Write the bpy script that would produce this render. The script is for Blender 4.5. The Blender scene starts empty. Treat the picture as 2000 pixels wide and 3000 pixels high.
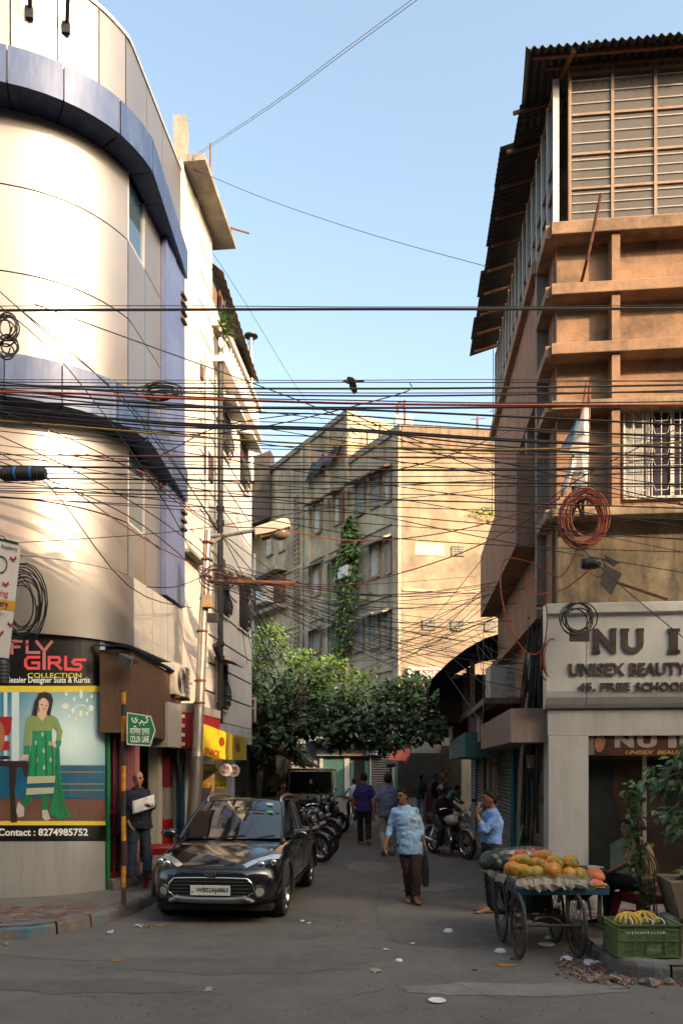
import bpy, bmesh, math, random
from mathutils import Vector, Matrix, noise
from mathutils.bvhtree import BVHTree
sc = bpy.context.scene
COL = sc.collection
R = math.radians
V = Vector
random.seed(7)
# ---------------------------------------------------------------- camera, sky, sun, exposure
F = 2250.0; HZ = 2250.0; H = 1.95          # focal length in photo pixels, horizon row, eye height
cam = bpy.data.cameras.new('camera'); cam_o = bpy.data.objects.new('camera', cam); COL.objects.link(cam_o)
cam.sensor_fit = 'HORIZONTAL'; cam.sensor_width = 24; cam.lens = 27; cam.shift_y = 0.375
cam.clip_end = 3000; cam.clip_start = 0.05
cam_o.location = (0, 0, H); cam_o.rotation_euler = (R(90), 0, 0)
sc.camera = cam_o
SUN_AZ = 136.0; SUN_EL = 27.0              # clockwise from +Y; sun is behind the camera, to the right
world = bpy.data.worlds.new('World'); sc.world = world; world.use_nodes = True
wn = world.node_tree.nodes; wl = world.node_tree.links
sky = wn.new('ShaderNodeTexSky'); sky.sky_type = 'NISHITA'; sky.sun_disc = False
sky.sun_elevation = R(SUN_EL); sky.sun_rotation = R(SUN_AZ); sky.air_density = 1.0; sky.dust_density = 4.5; sky.ozone_density = 1.0
wn['Background'].inputs[1].default_value = 0.15
tint = wn.new('ShaderNodeMix'); tint.data_type = 'RGBA'; tint.blend_type = 'MULTIPLY'; tint.inputs[0].default_value = 1; tint.inputs[7].default_value = (1.16, 1.10, .92, 1)   # warm camera white balance
wl.new(sky.outputs[0], tint.inputs[6]); wl.new(tint.outputs[2], wn['Background'].inputs[0])
sun = bpy.data.lights.new('sun', 'SUN'); sun.energy = 2.0; sun.angle = R(0.9); sun.color = (1, .68, .43)
sun_o = bpy.data.objects.new('sun', sun); COL.objects.link(sun_o)
SD = V((math.sin(R(SUN_AZ))*math.cos(R(SUN_EL)), math.cos(R(SUN_AZ))*math.cos(R(SUN_EL)), math.sin(R(SUN_EL))))
sun_o.rotation_euler = SD.to_track_quat('Z', 'Y').to_euler(); sun_o.location = (0, 0, 30)
vs = sc.view_settings; vs.view_transform = 'Standard'; vs.look = 'None'; vs.gamma = 1; vs.use_curve_mapping = False
vs.exposure = 1.72
sc.cycles.use_denoising = True; sc.cycles.max_bounces = 6; sc.cycles.diffuse_bounces = 3; sc.cycles.glossy_bounces = 3
sc.cycles.transmission_bounces = 5; sc.cycles.transparent_max_bounces = 8; sc.cycles.sample_clamp_indirect = 6
sc.cycles.caustics_reflective = False; sc.cycles.caustics_refractive = False

def W(px, py, Y): return V(((px-1000)/F*Y, Y, H-(py-HZ)/F*Y))         # photo direction at a known depth
def G(px, py, z=0.0):                                                   # photo direction meeting the ground
    Y = (H-z)*F/(py-HZ); return V(((px-1000)/F*Y, Y, z))
def lerp(a, b, t): return a+(b-a)*t
# ---------------------------------------------------------------- mesh builder
class MB:
    def __init__(s): s.v = []; s.f = []; s.m = []; s.sm = []; s.mi = 0; s.T = None
    def add(s, vs, fs, smooth=False):
        o = len(s.v)
        if s.T is not None: vs = [s.T @ V(v) for v in vs]
        s.v += [tuple(v) for v in vs]; s.f += [tuple(i+o for i in f) for f in fs]
        s.m += [s.mi]*len(fs); s.sm += [smooth]*len(fs); return s
    def box(s, x0, x1, y0, y1, z0, z1):
        vs = [(x, y, z) for z in (z0, z1) for y in (y0, y1) for x in (x0, x1)]
        return s.add(vs, [(0,2,3,1),(4,5,7,6),(0,1,5,4),(2,6,7,3),(0,4,6,2),(1,3,7,5)])
    def hexa(s, b, t):                                                  # bottom and top quads
        n = len(b); vs = list(b)+list(t)
        fs = [tuple(range(n-1, -1, -1)), tuple(range(n, 2*n))]+[(i, (i+1) % n, n+(i+1) % n, n+i) for i in range(n)]
        return s.add(vs, fs)
    def beam(s, p0, p1, w, h, up=(0, 0, 1)):
        p0 = V(p0); p1 = V(p1); d = (p1-p0).normalized(); u = V(up)
        if abs(d.dot(u)) > .97: u = V((0, 1, 0))
        a = d.cross(u).normalized()*w/2; b = a.cross(d).normalized()*h/2
        return s.hexa([p0-a-b, p0+a-b, p0+a+b, p0-a+b], [p1-a-b, p1+a-b, p1+a+b, p1-a+b])
    def tube(s, pts, r, n=6, cap=True, smooth=True):
        pts = [V(p) for p in pts]; k = len(pts); rs = r if isinstance(r, (list, tuple)) else [r]*k
        t = (pts[1]-pts[0]).normalized(); u = V((0, 0, 1)) if abs(t.z) < .9 else V((1, 0, 0))
        a = t.cross(u).normalized(); vs = []
        for i in range(k):
            t = (pts[min(i+1, k-1)]-pts[max(i-1, 0)])
            t = t.normalized() if t.length > 1e-9 else V((0, 0, 1))
            a = (a-t*a.dot(t)); a = a.normalized() if a.length > 1e-6 else t.orthogonal().normalized(); b = t.cross(a)
            for j in range(n):
                q = 2*math.pi*j/n; vs.append(pts[i]+(a*math.cos(q)+b*math.sin(q))*rs[i])
        fs = [(i*n+j, i*n+(j+1) % n, (i+1)*n+(j+1) % n, (i+1)*n+j) for i in range(k-1) for j in range(n)]
        s.add(vs, fs, smooth)
        if cap: s.add(vs[:n], [tuple(range(n-1, -1, -1))]); s.add(vs[-n:], [tuple(range(n))])
        return s
    def cyl(s, p0, p1, r0, r1=None, n=12): return s.tube([p0, p1], [r0, r0 if r1 is None else r1], n)
    def ring(s, c, axis, rad, r, n=24, m=6):                            # torus
        axis = V(axis).normalized(); a = axis.orthogonal().normalized(); b = axis.cross(a); c = V(c)
        vs = []
        for i in range(n):
            q = 2*math.pi*i/n; d = a*math.cos(q)+b*math.sin(q)
            for j in range(m):
                w = 2*math.pi*j/m; vs.append(c+d*(rad+r*math.cos(w))+axis*r*math.sin(w))
        return s.add(vs, [(i*m+j, ((i+1) % n)*m+j, ((i+1) % n)*m+(j+1) % m, i*m+(j+1) % m) for i in range(n) for j in range(m)], True)
    def lathe(s, prof, c=(0, 0, 0), n=16, axis=(0, 0, 1)):
        ax = V(axis).normalized(); a = ax.orthogonal().normalized(); b = ax.cross(a); c = V(c); vs = []
        for r, z in prof:
            for j in range(n):
                q = 2*math.pi*j/n; vs.append(c+ax*z+(a*math.cos(q)+b*math.sin(q))*r)
        k = len(prof)
        return s.add(vs, [(i*n+j, i*n+(j+1) % n, (i+1)*n+(j+1) % n, (i+1)*n+j) for i in range(k-1) for j in range(n)], True)
    def ell(s, c, rx, ry, rz, nu=12, nv=8, M=None, fn=None):
        c = V(c); vs = []
        for i in range(nv+1):
            ph = math.pi*i/nv-math.pi/2
            for j in range(nu):
                q = 2*math.pi*j/nu; p = V((math.cos(ph)*math.cos(q), math.cos(ph)*math.sin(q), math.sin(ph)))
                k = fn(p) if fn else 1
                p = V((p.x*rx*k, p.y*ry*k, p.z*rz*k)); p = (M @ p if M else p); vs.append(c+p)
        return s.add(vs, [(i*nu+j, i*nu+(j+1) % nu, (i+1)*nu+(j+1) % nu, (i+1)*nu+j) for i in range(nv) for j in range(nu)], True)
    def prism(s, poly, fn, d0, d1):                                     # fn(u, v, d) -> point
        n = len(poly); return s.hexa([fn(u, v, d0) for u, v in poly], [fn(u, v, d1) for u, v in poly])
    def flat(s, poly, fn, d): return s.add([fn(u, v, d) for u, v in poly], [tuple(range(len(poly)))])
    def loft(s, rings, cap=True, smooth=True):
        n = len(rings[0]); k = len(rings); vs = [p for r in rings for p in r]
        s.add(vs, [(i*n+j, i*n+(j+1) % n, (i+1)*n+(j+1) % n, (i+1)*n+j) for i in range(k-1) for j in range(n)], smooth)
        if cap: s.add(rings[0], [tuple(range(n-1, -1, -1))], smooth); s.add(rings[-1], [tuple(range(n))], smooth)
        return s
    def grid(s, fn, nu, nv, smooth=True):
        vs = [fn(i/nu, j/nv) for j in range(nv+1) for i in range(nu+1)]; w = nu+1
        return s.add(vs, [(j*w+i, j*w+i+1, (j+1)*w+i+1, (j+1)*w+i) for j in range(nv) for i in range(nu)], smooth)
    def mesh(s, name, mats, inv=None):
        me = bpy.data.meshes.new(name); vs = s.v if inv is None else [tuple(inv @ V(v)) for v in s.v]
        me.from_pydata(vs, [], s.f)
        for m in (mats if isinstance(mats, (list, tuple)) else [mats]): me.materials.append(m)
        me.polygons.foreach_set('material_index', s.m); me.polygons.foreach_set('use_smooth', s.sm)
        me.update()
        if any(s.sm): me.set_sharp_from_angle(angle=R(42))
        return me
def rootM(o):
    while o.parent: o = o.parent
    return o.matrix_basis
def build(mb, name, mats, parent=None, loc=None, local=False, bev=0, recalc=True, kind=None):
    inv = None
    if not local:
        if parent is not None: inv = rootM(parent).inverted()
        elif loc is not None: inv = Matrix.Translation(-V(loc))
    me = mb.mesh(name, mats, inv)
    if recalc:
        bm = bmesh.new(); bm.from_mesh(me); bmesh.ops.recalc_face_normals(bm, faces=bm.faces); bm.to_mesh(me); bm.free()
    o = bpy.data.objects.new(name, me); COL.objects.link(o)
    if parent is not None: o.parent = parent
    elif loc is not None: o.location = loc
    if bev: m = o.modifiers.new('bevel', 'BEVEL'); m.width = bev; m.segments = 2; m.limit_method = 'ANGLE'
    if kind: o['kind'] = kind
    return o
def tag(o, label=None, cat=None, group=None, kind=None):
    for k, v in (('label', label), ('category', cat), ('group', group), ('kind', kind)):
        if v: o[k] = v
    return o
def thing(name, label, cat, loc=(0, 0, 0), rotz=0, group=None):
    o = bpy.data.objects.new(name, None); COL.objects.link(o); o.empty_display_size = .2
    o.location = loc; o.rotation_euler = (0, 0, rotz)
    o.matrix_basis = Matrix.Translation(V(loc)) @ Matrix.Rotation(rotz, 4, 'Z')
    return tag(o, label, cat, group)
def single(mb, name, mats, label, cat, loc, group=None, bev=0): return tag(build(mb, name, mats, None, loc, bev=bev), label, cat, group)
def struct(mb, name, mats, loc=(0, 0, 0)): return tag(build(mb, name, mats, None, loc), kind='structure')
def copy_tree(o, parent=None):
    c = o.copy(); COL.objects.link(c); c.parent = parent
    for ch in [x for x in bpy.data.objects if x.parent == o]: copy_tree(ch, c)
    return c
def inst(me, name, parent, M=None):                                     # shared-mesh piece
    o = bpy.data.objects.new(name, me); COL.objects.link(o); o.parent = parent
    if M is not None: o.matrix_basis = M
    return o
def evalmesh(o):
    dg = bpy.context.evaluated_depsgraph_get(); return bpy.data.meshes.new_from_object(o.evaluated_get(dg))
# lettering: fit a string into a w x h box centred on the origin, map every vertex with fn(u, v, d)
def text(mb, s, w, h, fn, d=0.004, bold=0.0, shear=0.0, ext=0.0, keep=False):
    cu = bpy.data.curves.new('txt', 'FONT'); cu.body = s; cu.size = 1; cu.offset = bold; cu.shear = shear; cu.resolution_u = 3
    cu.fill_mode = 'FRONT' if ext == 0 else 'BOTH'; cu.extrude = ext
    o = bpy.data.objects.new('txt', cu); me = bpy.data.meshes.new_from_object(o)
    co = [v.co.copy() for v in me.vertices]
    if not co: return mb
    x0 = min(v.x for v in co); x1 = max(v.x for v in co); y0 = min(v.y for v in co); y1 = max(v.y for v in co)
    kx = w/max(x1-x0, 1e-6); ky = h/max(y1-y0, 1e-6)
    if keep: kx = ky = min(kx, ky)
    mb.add([fn((v.x-(x0+x1)/2)*kx, (v.y-(y0+y1)/2)*ky, d+v.z) for v in co], [tuple(p.vertices) for p in me.polygons])
    bpy.data.objects.remove(o); bpy.data.curves.remove(cu); bpy.data.meshes.remove(me); return mb
def frame_fn(o, ux, uy, un):                                            # planar (u, v, d) frame
    o = V(o); ux = V(ux).normalized(); uy = V(uy).normalized(); un = V(un).normalized()
    return lambda u, v, d=0: o+ux*u+uy*v+un*d
def spline(pts, n=6):
    pts = [V(p) for p in pts]; out = []
    for i in range(len(pts)-1):
        a = pts[max(i-1, 0)]; b = pts[i]; c = pts[i+1]; d = pts[min(i+2, len(pts)-1)]
        for k in range(n):
            t = k/n; out.append(.5*((2*b)+(c-a)*t+(2*a-5*b+4*c-d)*t*t+(3*b-a-3*c+d)*t**3))
    out.append(pts[-1]); return out
# ---------------------------------------------------------------- procedural materials
MATS = {}
def lin(c):
    r = []
    for x in c[:3]: x /= 255.0; r.append(x/12.92 if x <= .04045 else ((x+.055)/1.055)**2.4)
    return tuple(r)+(1,)
def mat(name, col, rough=.6, metal=0.0, var=.12, vs=2.5, bump=0.0, bs=30, spec=.5, coat=0.0, trans=0.0, stain=None, sk=.5, sscale=(1.2, 1.2, .25), dust=None, rnd=0.0, emit=0, blotch=None, bk=.5, bsc=.7, br=(.46, .72)):
    """col = 0..1 linear base colour; var = noise variation; stain = colour of run-down streaks; blotch = colour of big patches"""
    if name in MATS: return MATS[name]
    m = bpy.data.materials.new(name); m.use_nodes = True; nt = m.node_tree; N = nt.nodes; L = nt.links
    P = N['Principled BSDF']; P.inputs['Roughness'].default_value = rough; P.inputs['Metallic'].default_value = metal
    P.inputs['Specular IOR Level'].default_value = spec; P.inputs['Coat Weight'].default_value = coat
    P.inputs['Coat Roughness'].default_value = .06; P.inputs['Transmission Weight'].default_value = trans
    col = tuple(col[:3])
    tc = N.new('ShaderNodeTexCoord'); co = tc.outputs['Object']
    def noise_(scale, detail=5, vec=None, rough_=.6):
        n = N.new('ShaderNodeTexNoise'); n.inputs['Scale'].default_value = scale; n.inputs['Detail'].default_value = detail
        n.inputs['Roughness'].default_value = rough_; L.new(vec or co, n.inputs['Vector']); return n.outputs['Fac']
    def ramp(x, a, b, c0=0.0, c1=1.0):
        r = N.new('ShaderNodeMapRange'); r.inputs[1].default_value = a; r.inputs[2].default_value = b
        r.inputs[3].default_value = c0; r.inputs[4].default_value = c1; L.new(x, r.inputs[0]); return r.outputs[0]
    def mix(a, b, f):
        x = N.new('ShaderNodeMix'); x.data_type = 'RGBA'
        for s, i in ((f, 0), (a, 6), (b, 7)):
            if hasattr(s, 'links') or hasattr(s, 'is_linked'): L.new(s, x.inputs[i])
            else: x.inputs[i].default_value = s if i == 0 else tuple(s[:3])+(1,)
        return x.outputs[2]
    def mul(a, b):
        x = N.new('ShaderNodeMath'); x.operation = 'MULTIPLY'
        for s, i in ((a, 0), (b, 1)):
            if hasattr(s, 'is_linked'): L.new(s, x.inputs[i])
            else: x.inputs[i].default_value = s
        return x.outputs[0]
    lo = tuple(max(0, c*(1-var)) for c in col); hi = tuple(min(1, c*(1+var)) for c in col)
    c = mix(lo, hi, ramp(noise_(vs, 6), .3, .7)) if var else None
    if c is None: c = mix(col, col, 0.0)
    if var >= .08 and metal < .8: c = mix(c, tuple(x*.55 for x in col), mul(ramp(noise_(max(26, vs*11), 4, None, .75), .52, .72), .55))     # fine grain
    if rnd:
        oi = N.new('ShaderNodeObjectInfo'); hs = N.new('ShaderNodeHueSaturation'); L.new(c, hs.inputs['Color'])
        L.new(ramp(oi.outputs['Random'], 0, 1, 1-rnd, 1+rnd), hs.inputs['Value'])
        c = hs.outputs[0]
    if blotch: c = mix(c, blotch, mul(ramp(noise_(bsc, 8, None, .68), *br), bk))
    if stain:
        mp = N.new('ShaderNodeMapping'); mp.inputs['Scale'].default_value = sscale; L.new(co, mp.inputs['Vector'])
        f = mul(ramp(noise_(3.2, 7, mp.outputs[0], .62), .42, .75), sk); c = mix(c, stain, f)
    if dust: c = mix(c, dust, mul(ramp(noise_(6, 8, None, .7), .45, .7), .5))
    L.new(c, P.inputs['Base Color'])
    if bump:
        b = N.new('ShaderNodeBump'); b.inputs['Strength'].default_value = bump; b.inputs['Distance'].default_value = .02
        L.new(noise_(bs, 6), b.inputs['Height']); L.new(b.outputs[0], P.inputs['Normal'])
    if rough > .12 and metal < .9:
        L.new(ramp(noise_(vs*2.3, 4), 0, 1, max(.04, rough-.1), min(1, rough+.1)), P.inputs['Roughness'])
    if emit: P.inputs['Emission Color'].default_value = tuple(col)+(1,); P.inputs['Emission Strength'].default_value = emit
    MATS[name] = m; return m
def ink(name, rgb, rough=.55): return mat('ink_'+name, lin(rgb), rough, var=.05)
def glass(name, tint=(.9, .95, .95), rough=.05, alpha=.35, dark=(.03, .035, .04)):   # window glass: a mirror-like skin over see-through
    if name in MATS: return MATS[name]
    m = bpy.data.materials.new(name); m.use_nodes = True; N = m.node_tree.nodes; L = m.node_tree.links
    P = N['Principled BSDF']; P.inputs['Base Color'].default_value = tuple(dark)+(1,); P.inputs['Roughness'].default_value = rough
    P.inputs['Specular IOR Level'].default_value = .6; T = N.new('ShaderNodeBsdfTransparent'); T.inputs[0].default_value = tuple(tint)+(1,)
    X = N.new('ShaderNodeMixShader'); X.inputs[0].default_value = alpha
    L.new(T.outputs[0], X.inputs[1]); L.new(P.outputs[0], X.inputs[2]); L.new(X.outputs[0], N['Material Output'].inputs[0])
    MATS[name] = m; return m
# ---------------------------------------------------------------- wall lines: straight or curved plans addressed by photo column / row
class Wall:
    """plan polyline; outward side is to the right of travel"""
    def __init__(s, pts):
        s.p = [V((x, y)) for x, y in pts]; s.S = [0]
        for a, b in zip(s.p, s.p[1:]): s.S.append(s.S[-1]+(b-a).length)
    def xy(s, t, off=0):
        i = 0
        while i < len(s.p)-2 and t > s.S[i+1]: i += 1
        d = (s.p[i+1]-s.p[i]).normalized(); q = s.p[i]+d*(t-s.S[i])
        n0 = V((d.y, -d.x)); n = n0
        if len(s.p) > 3:                                                # smooth normals on curves
            e = .12; 
            if i < len(s.p)-2 and s.S[i+1]-t < e: d2 = (s.p[i+2]-s.p[i+1]).normalized(); w = .5*(1-(s.S[i+1]-t)/e); n = (n0*(1-w)+V((d2.y, -d2.x))*w).normalized()
            elif i > 0 and t-s.S[i] < e: d2 = (s.p[i]-s.p[i-1]).normalized(); w = .5*(1-(t-s.S[i])/e); n = (n0*(1-w)+V((d2.y, -d2.x))*w).normalized()
        return q+n*off
    def pt(s, t, z, off=0): q = s.xy(t, off); return V((q.x, q.y, z))
    def t(s, px, off=0):
        k = (px-1000)/F; g = lambda t: (lambda q: q.x-k*q.y)(s.xy(t, off))
        lo, hi = 0, s.S[-1]; glo = g(lo); n = 160; prev = lo
        for i in range(1, n+1):
            t = lo+(hi-lo)*i/n; v = g(t)
            if glo*v <= 0:
                a, b = prev, t
                for _ in range(30):
                    m = (a+b)/2
                    if glo*g(m) <= 0: b = m
                    else: a = m
                return (a+b)/2
            prev = t; glo = v
        return hi if abs(g(hi)) < abs(g(0)) else 0
    def z(s, py, t, off=0): return H-(py-HZ)/F*s.xy(t, off).y
    def strip(s, mb, t0, t1, z0, z1, o0, o1, step=.16):
        n = max(1, int(abs(t1-t0)/step)) if len(s.p) > 2 else 1
        ts = [lerp(t0, t1, i/n) for i in range(n+1)]
        rings = [[s.pt(t, z0, o0), s.pt(t, z0, o1), s.pt(t, z1, o1), s.pt(t, z1, o0)] for t in ts]
        return mb.loft(rings, True, len(s.p) > 3)
    def box(s, mb, px0, px1, py0, py1, off=0, th=.05):                  # rectangle given in the photo, standing th proud of off
        t0 = s.t(px0, off); t1 = s.t(px1, off); tm = (t0+t1)/2
        return s.strip(mb, t0, t1, s.z(py1, tm, off), s.z(py0, tm, off), off, off+th)
    def fn(s, tc, zc):                                                  # (u, v, d) frame centred on arc tc, height zc
        return lambda u, v, d=0: s.pt(tc+u, zc+v, d)
def smooth_plan(pts, n=8): return [(q.x, q.y) for q in spline([V((x, y, 0)) for x, y in pts], n)]
# ---------------------------------------------------------------- materials of the place
M = {}
M['asphalt'] = mat('asphalt', (.130, .118, .105), .85, var=.22, vs=1.1, bump=.45, bs=110, blotch=(.19, .17, .146), bk=.6, bsc=.35, dust=(.185, .167, .145), stain=(.085, .078, .072), sk=.5, sscale=(.10, .55, 1))
M['pave'] = mat('pavement_concrete', (.16, .142, .125), .9, var=.25, vs=3, bump=.5, bs=25, blotch=(.06, .05, .045), bk=.6, bsc=1.2)
M['flag_red'] = mat('paver_red', (.17, .085, .065), .9, var=.25, vs=4, bump=.5, bs=30, blotch=(.11, .10, .09), bk=.7, bsc=3, rnd=.25)
M['flag_grey'] = mat('paver_grey', (.15, .135, .12), .9, var=.25, vs=4, bump=.5, bs=30, rnd=.25)
M['kerb'] = mat('kerb_stone', (.16, .135, .115), .9, var=.3, vs=5, bump=.6, bs=22, stain=(.05, .045, .04), sk=.7)
M['kerb_blue'] = mat('kerb_blue', (.16, .135, .115), .9, var=.3, vs=5, bump=.6, bs=22, blotch=(.05, .15, .22), bk=.95, bsc=2.4)
M['panel'] = mat('cladding_cream', (.31, .282, .266), .43, metal=.85, var=.03, vs=.8, stain=(.42, .36, .28), sk=.07, sscale=(2.5, 2.5, .18))
M['brushed'] = mat('cladding_brushed', (.50, .495, .485), .34, metal=.45, var=.05, vs=1.2, stain=(.2, .17, .14), sk=.3, sscale=(2.5, 2.5, .2))
M['blue'] = mat('cladding_blue', (.030, .056, .140), .45, metal=.15, var=.16, vs=2.2, stain=(.10, .14, .24), sk=.55, sscale=(3, 3, .5))
M['violet'] = mat('cladding_violet', (.085, .115, .24), .45, metal=.2, var=.07, vs=1.2, stain=(.19, .22, .34), sk=.4, sscale=(1, 1, .4))
M['joint'] = mat('joint_dark', (.05, .04, .035), .8)
M['white_wall'] = mat('white_plaster', (.64, .58, .52), .85, var=.05, vs=1.3, bump=.15, bs=12, stain=(.42, .36, .29), sk=.35, sscale=(1.5, 1.5, .16))
M['groove'] = mat('groove_dark', (.16, .10, .06), .9)
M['old'] = mat('old_plaster', (.46, .385, .275), .93, var=.14, vs=1.6, bump=.4, bs=9, stain=(.10, .085, .065), sk=.85, sscale=(.6, .6, .16), blotch=(.19, .155, .115), bk=.75, bsc=.55)
M['old_lit'] = mat('old_plaster_lit', (.34, .258, .175), .93, var=.16, vs=1.8, bump=.4, bs=9, stain=(.12, .095, .07), sk=.6, sscale=(.55, .55, .22), blotch=(.155, .122, .09), bk=.9, bsc=.8, br=(.42, .66))  # separate plaster copy for the sunlit face, its lighting toned into the colour
M['ochre'] = mat('ochre_render', (.37, .225, .137), .92, var=.12, vs=1.5, bump=.35, bs=14, stain=(.12, .085, .055), sk=.55, sscale=(1.4, 1.4, .8), blotch=(.075, .055, .04), bk=.85, bsc=1.5, br=(.46, .68))
M['ochre_dirty'] = mat('ochre_render_dirty', (.40, .30, .18), .93, var=.2, vs=2, bump=.4, bs=14, stain=(.045, .038, .03), sk=.95, sscale=(1.6, 1.6, .35), blotch=(.06, .05, .04), bk=.85, bsc=.9)
M['brown_wall'] = mat('brown_render', (.30, .185, .125), .92, var=.14, vs=1.6, bump=.35, bs=14, stain=(.09, .06, .045), sk=.7, sscale=(1.6, 1.6, .25))
M['concrete'] = mat('concrete_grey', (.27, .245, .21), .92, var=.18, vs=3, bump=.4, bs=20, stain=(.09, .08, .07), sk=.7)
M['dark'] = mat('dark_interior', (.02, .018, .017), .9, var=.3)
M['glass'] = glass('window_glass', alpha=.75)
M['glass_blue'] = mat('mirror_glass', (.10, .16, .22), .06, metal=.6, var=.1, vs=.6)
M['frosted'] = glass('frosted_pane', (.92, .90, .86), .22, .50, (.15, .13, .11))
M['iron'] = mat('wrought_iron', (.035, .033, .032), .6, metal=.4, var=.2)
M['rust'] = mat('rusty_iron', (.15, .062, .032), .85, var=.35, vs=12, bump=.4, bs=60)
M['white_metal'] = mat('white_painted_metal', (.62, .60, .56), .5, var=.08, vs=6, stain=(.3, .22, .15), sk=.4)
M['steel'] = mat('pole_steel', (.46, .42, .39), .42, metal=.75, var=.14, vs=7, stain=(.16, .10, .07), sk=.6, sscale=(4, 4, .7))
M['corr'] = mat('corrugated_sheet', (.036, .035, .035), .8, metal=0, var=.3, vs=3, stain=(.09, .05, .03), sk=.5)
M['wire'] = mat('cable_black', (.016, .015, .015), .55, var=.2)
M['wire_red'] = mat('cable_orange', (.36, .070, .035), .5, var=.12)
M['wire_yellow'] = mat('cable_yellow', (.30, .19, .04), .5, var=.12)
M['ply'] = mat('plywood_brown', (.135, .070, .036), .75, var=.16, vs=5, bump=.2, bs=20, stain=(.06, .03, .017), sk=.6, sscale=(6, 6, .5))
M['wood'] = mat('weathered_wood', (.17, .125, .09), .85, var=.25, vs=4, bump=.5, bs=30, stain=(.05, .035, .025), sk=.8, sscale=(8, 8, .5))
M['wood_dark'] = mat('dark_wood', (.075, .048, .032), .7, var=.3, vs=5, bump=.4, bs=30)
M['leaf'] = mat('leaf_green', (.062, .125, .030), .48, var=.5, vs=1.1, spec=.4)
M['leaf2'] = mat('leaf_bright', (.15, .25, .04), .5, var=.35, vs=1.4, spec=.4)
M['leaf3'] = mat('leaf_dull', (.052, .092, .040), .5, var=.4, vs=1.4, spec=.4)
M['leaf_y'] = mat('leaf_yellow', (.36, .25, .045), .6, var=.3, vs=2)
M['bark'] = mat('bark_brown', (.11, .075, .05), .92, var=.3, vs=8, bump=.8, bs=25)
M['rubber'] = mat('tyre_rubber', (.022, .021, .020), .85, var=.25, vs=9)
M['chrome'] = mat('chrome', (.62, .62, .62), .14, metal=1, var=.04)
M['black_plastic'] = mat('black_plastic', (.022, .022, .023), .5, var=.1)
M['paper'] = mat('newsprint', (.30, .265, .21), .9, var=.18, vs=30, bump=.4, bs=20)
M['white_paper'] = mat('white_paper', (.70, .70, .70), .8, var=.08, vs=8)
# ---------------------------------------------------------------- ground: road, pavements, kerbs
rp0 = random.Random(44)
def blob(cx, cy, rx_, ry_, n=18): return [(cx+rx_*math.cos(6.283*i/n)*rp0.uniform(.7, 1.15), cy+ry_*math.sin(6.283*i/n)*rp0.uniform(.7, 1.15)) for i in range(n)]
rd = MB(); rd.add([(-90, -30, 0), (90, -30, 0), (90, 150, 0), (-90, 150, 0)], [(0, 1, 2, 3)]); struct(rd, 'road', M['asphalt'])
TAR = [mat('tar_patch', (.112, .103, .094), .8, var=.2, vs=3, bump=.4, bs=100), mat('worn_patch', (.195, .175, .152), .9, var=.2, vs=3, bump=.4, bs=100)]
for k, (px, py, a, c) in enumerate(((930, 2690, .55, .42), (1250, 2600, .7, .5), (700, 2830, 1.3, .34), (1500, 2900, 1.1, .22), (250, 2890, 1.2, .25), (1080, 2540, .5, .9), (1290, 2760, .6, .25))):
    c_ = G(px, py); b = MB(); b.flat(blob(c_.x, c_.y, a, c), lambda u, v, d: V((u, v, d)), .003+.001*(k % 2)); struct(b, 'road_patch', TAR[k % 2])
for k, pts in enumerate((((0, 2800), (300, 2815), (700, 2790), (1000, 2775), (1400, 2800)), ((850, 2640), (930, 2665), (990, 2700), (960, 2740), (880, 2750)), ((1050, 2500), (1110, 2580), (1100, 2680), (1160, 2760)), ((1500, 2940), (1300, 2880), (1150, 2890), (900, 2960)))):
    P = [G(*p) for p in pts]; P = [p+V((rp0.gauss(0, .02), rp0.gauss(0, .02), .006)) for p in spline(P, 9)]; b = MB()
    for p, q in zip(P, P[1:]): d = (q-p).normalized(); w = V((-d.y, d.x, 0))*rp0.uniform(.001, .006); b.add([p-w, p+w, q+w, q-w], [(0, 1, 2, 3)])
    struct(b, 'road_crack', mat('crack_dark', (.085, .077, .07), .95))
kl = [(-30, 8.25), (-12, 8.35), (-6.2, 8.45), (-3.9, 8.70), (-3.35, 8.98), (-3.0, 9.62), (-2.78, 10.35), (-2.70, 11.2), (-2.46, 13.6), (-1.95, 19.5), (-1.6, 23.5)]
KL = Wall(smooth_plan(kl, 5))
def pavement(name, edge, back, h=.15):
    mb = MB(); n = len(edge); vs = [(x, y, h) for x, y in edge]+[(x, y, h) for x, y in back]
    mb.add(vs, [tuple(range(len(vs)))]); return struct(mb, name, M['pave'])
pl = pavement('pavement_left', [(p.x-.13*0, p.y) for p in KL.p], [(-4.0, 23.5), (-4.0, 14), (-30, 14)])
kr = [(30, 6.0), (8, 6.62), (4.6, 6.86), (3.3, 6.98), (2.75, 7.06), (2.58, 7.36), (2.64, 8.6), (2.76, 10.2)]
KR = Wall([(p[0], p[1]) for p in reversed(smooth_plan(kr, 4))])
pr = pavement('pavement_right', list(reversed([(p.x, p.y) for p in KR.p])), [(4.0, 11), (30, 11)])
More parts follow.
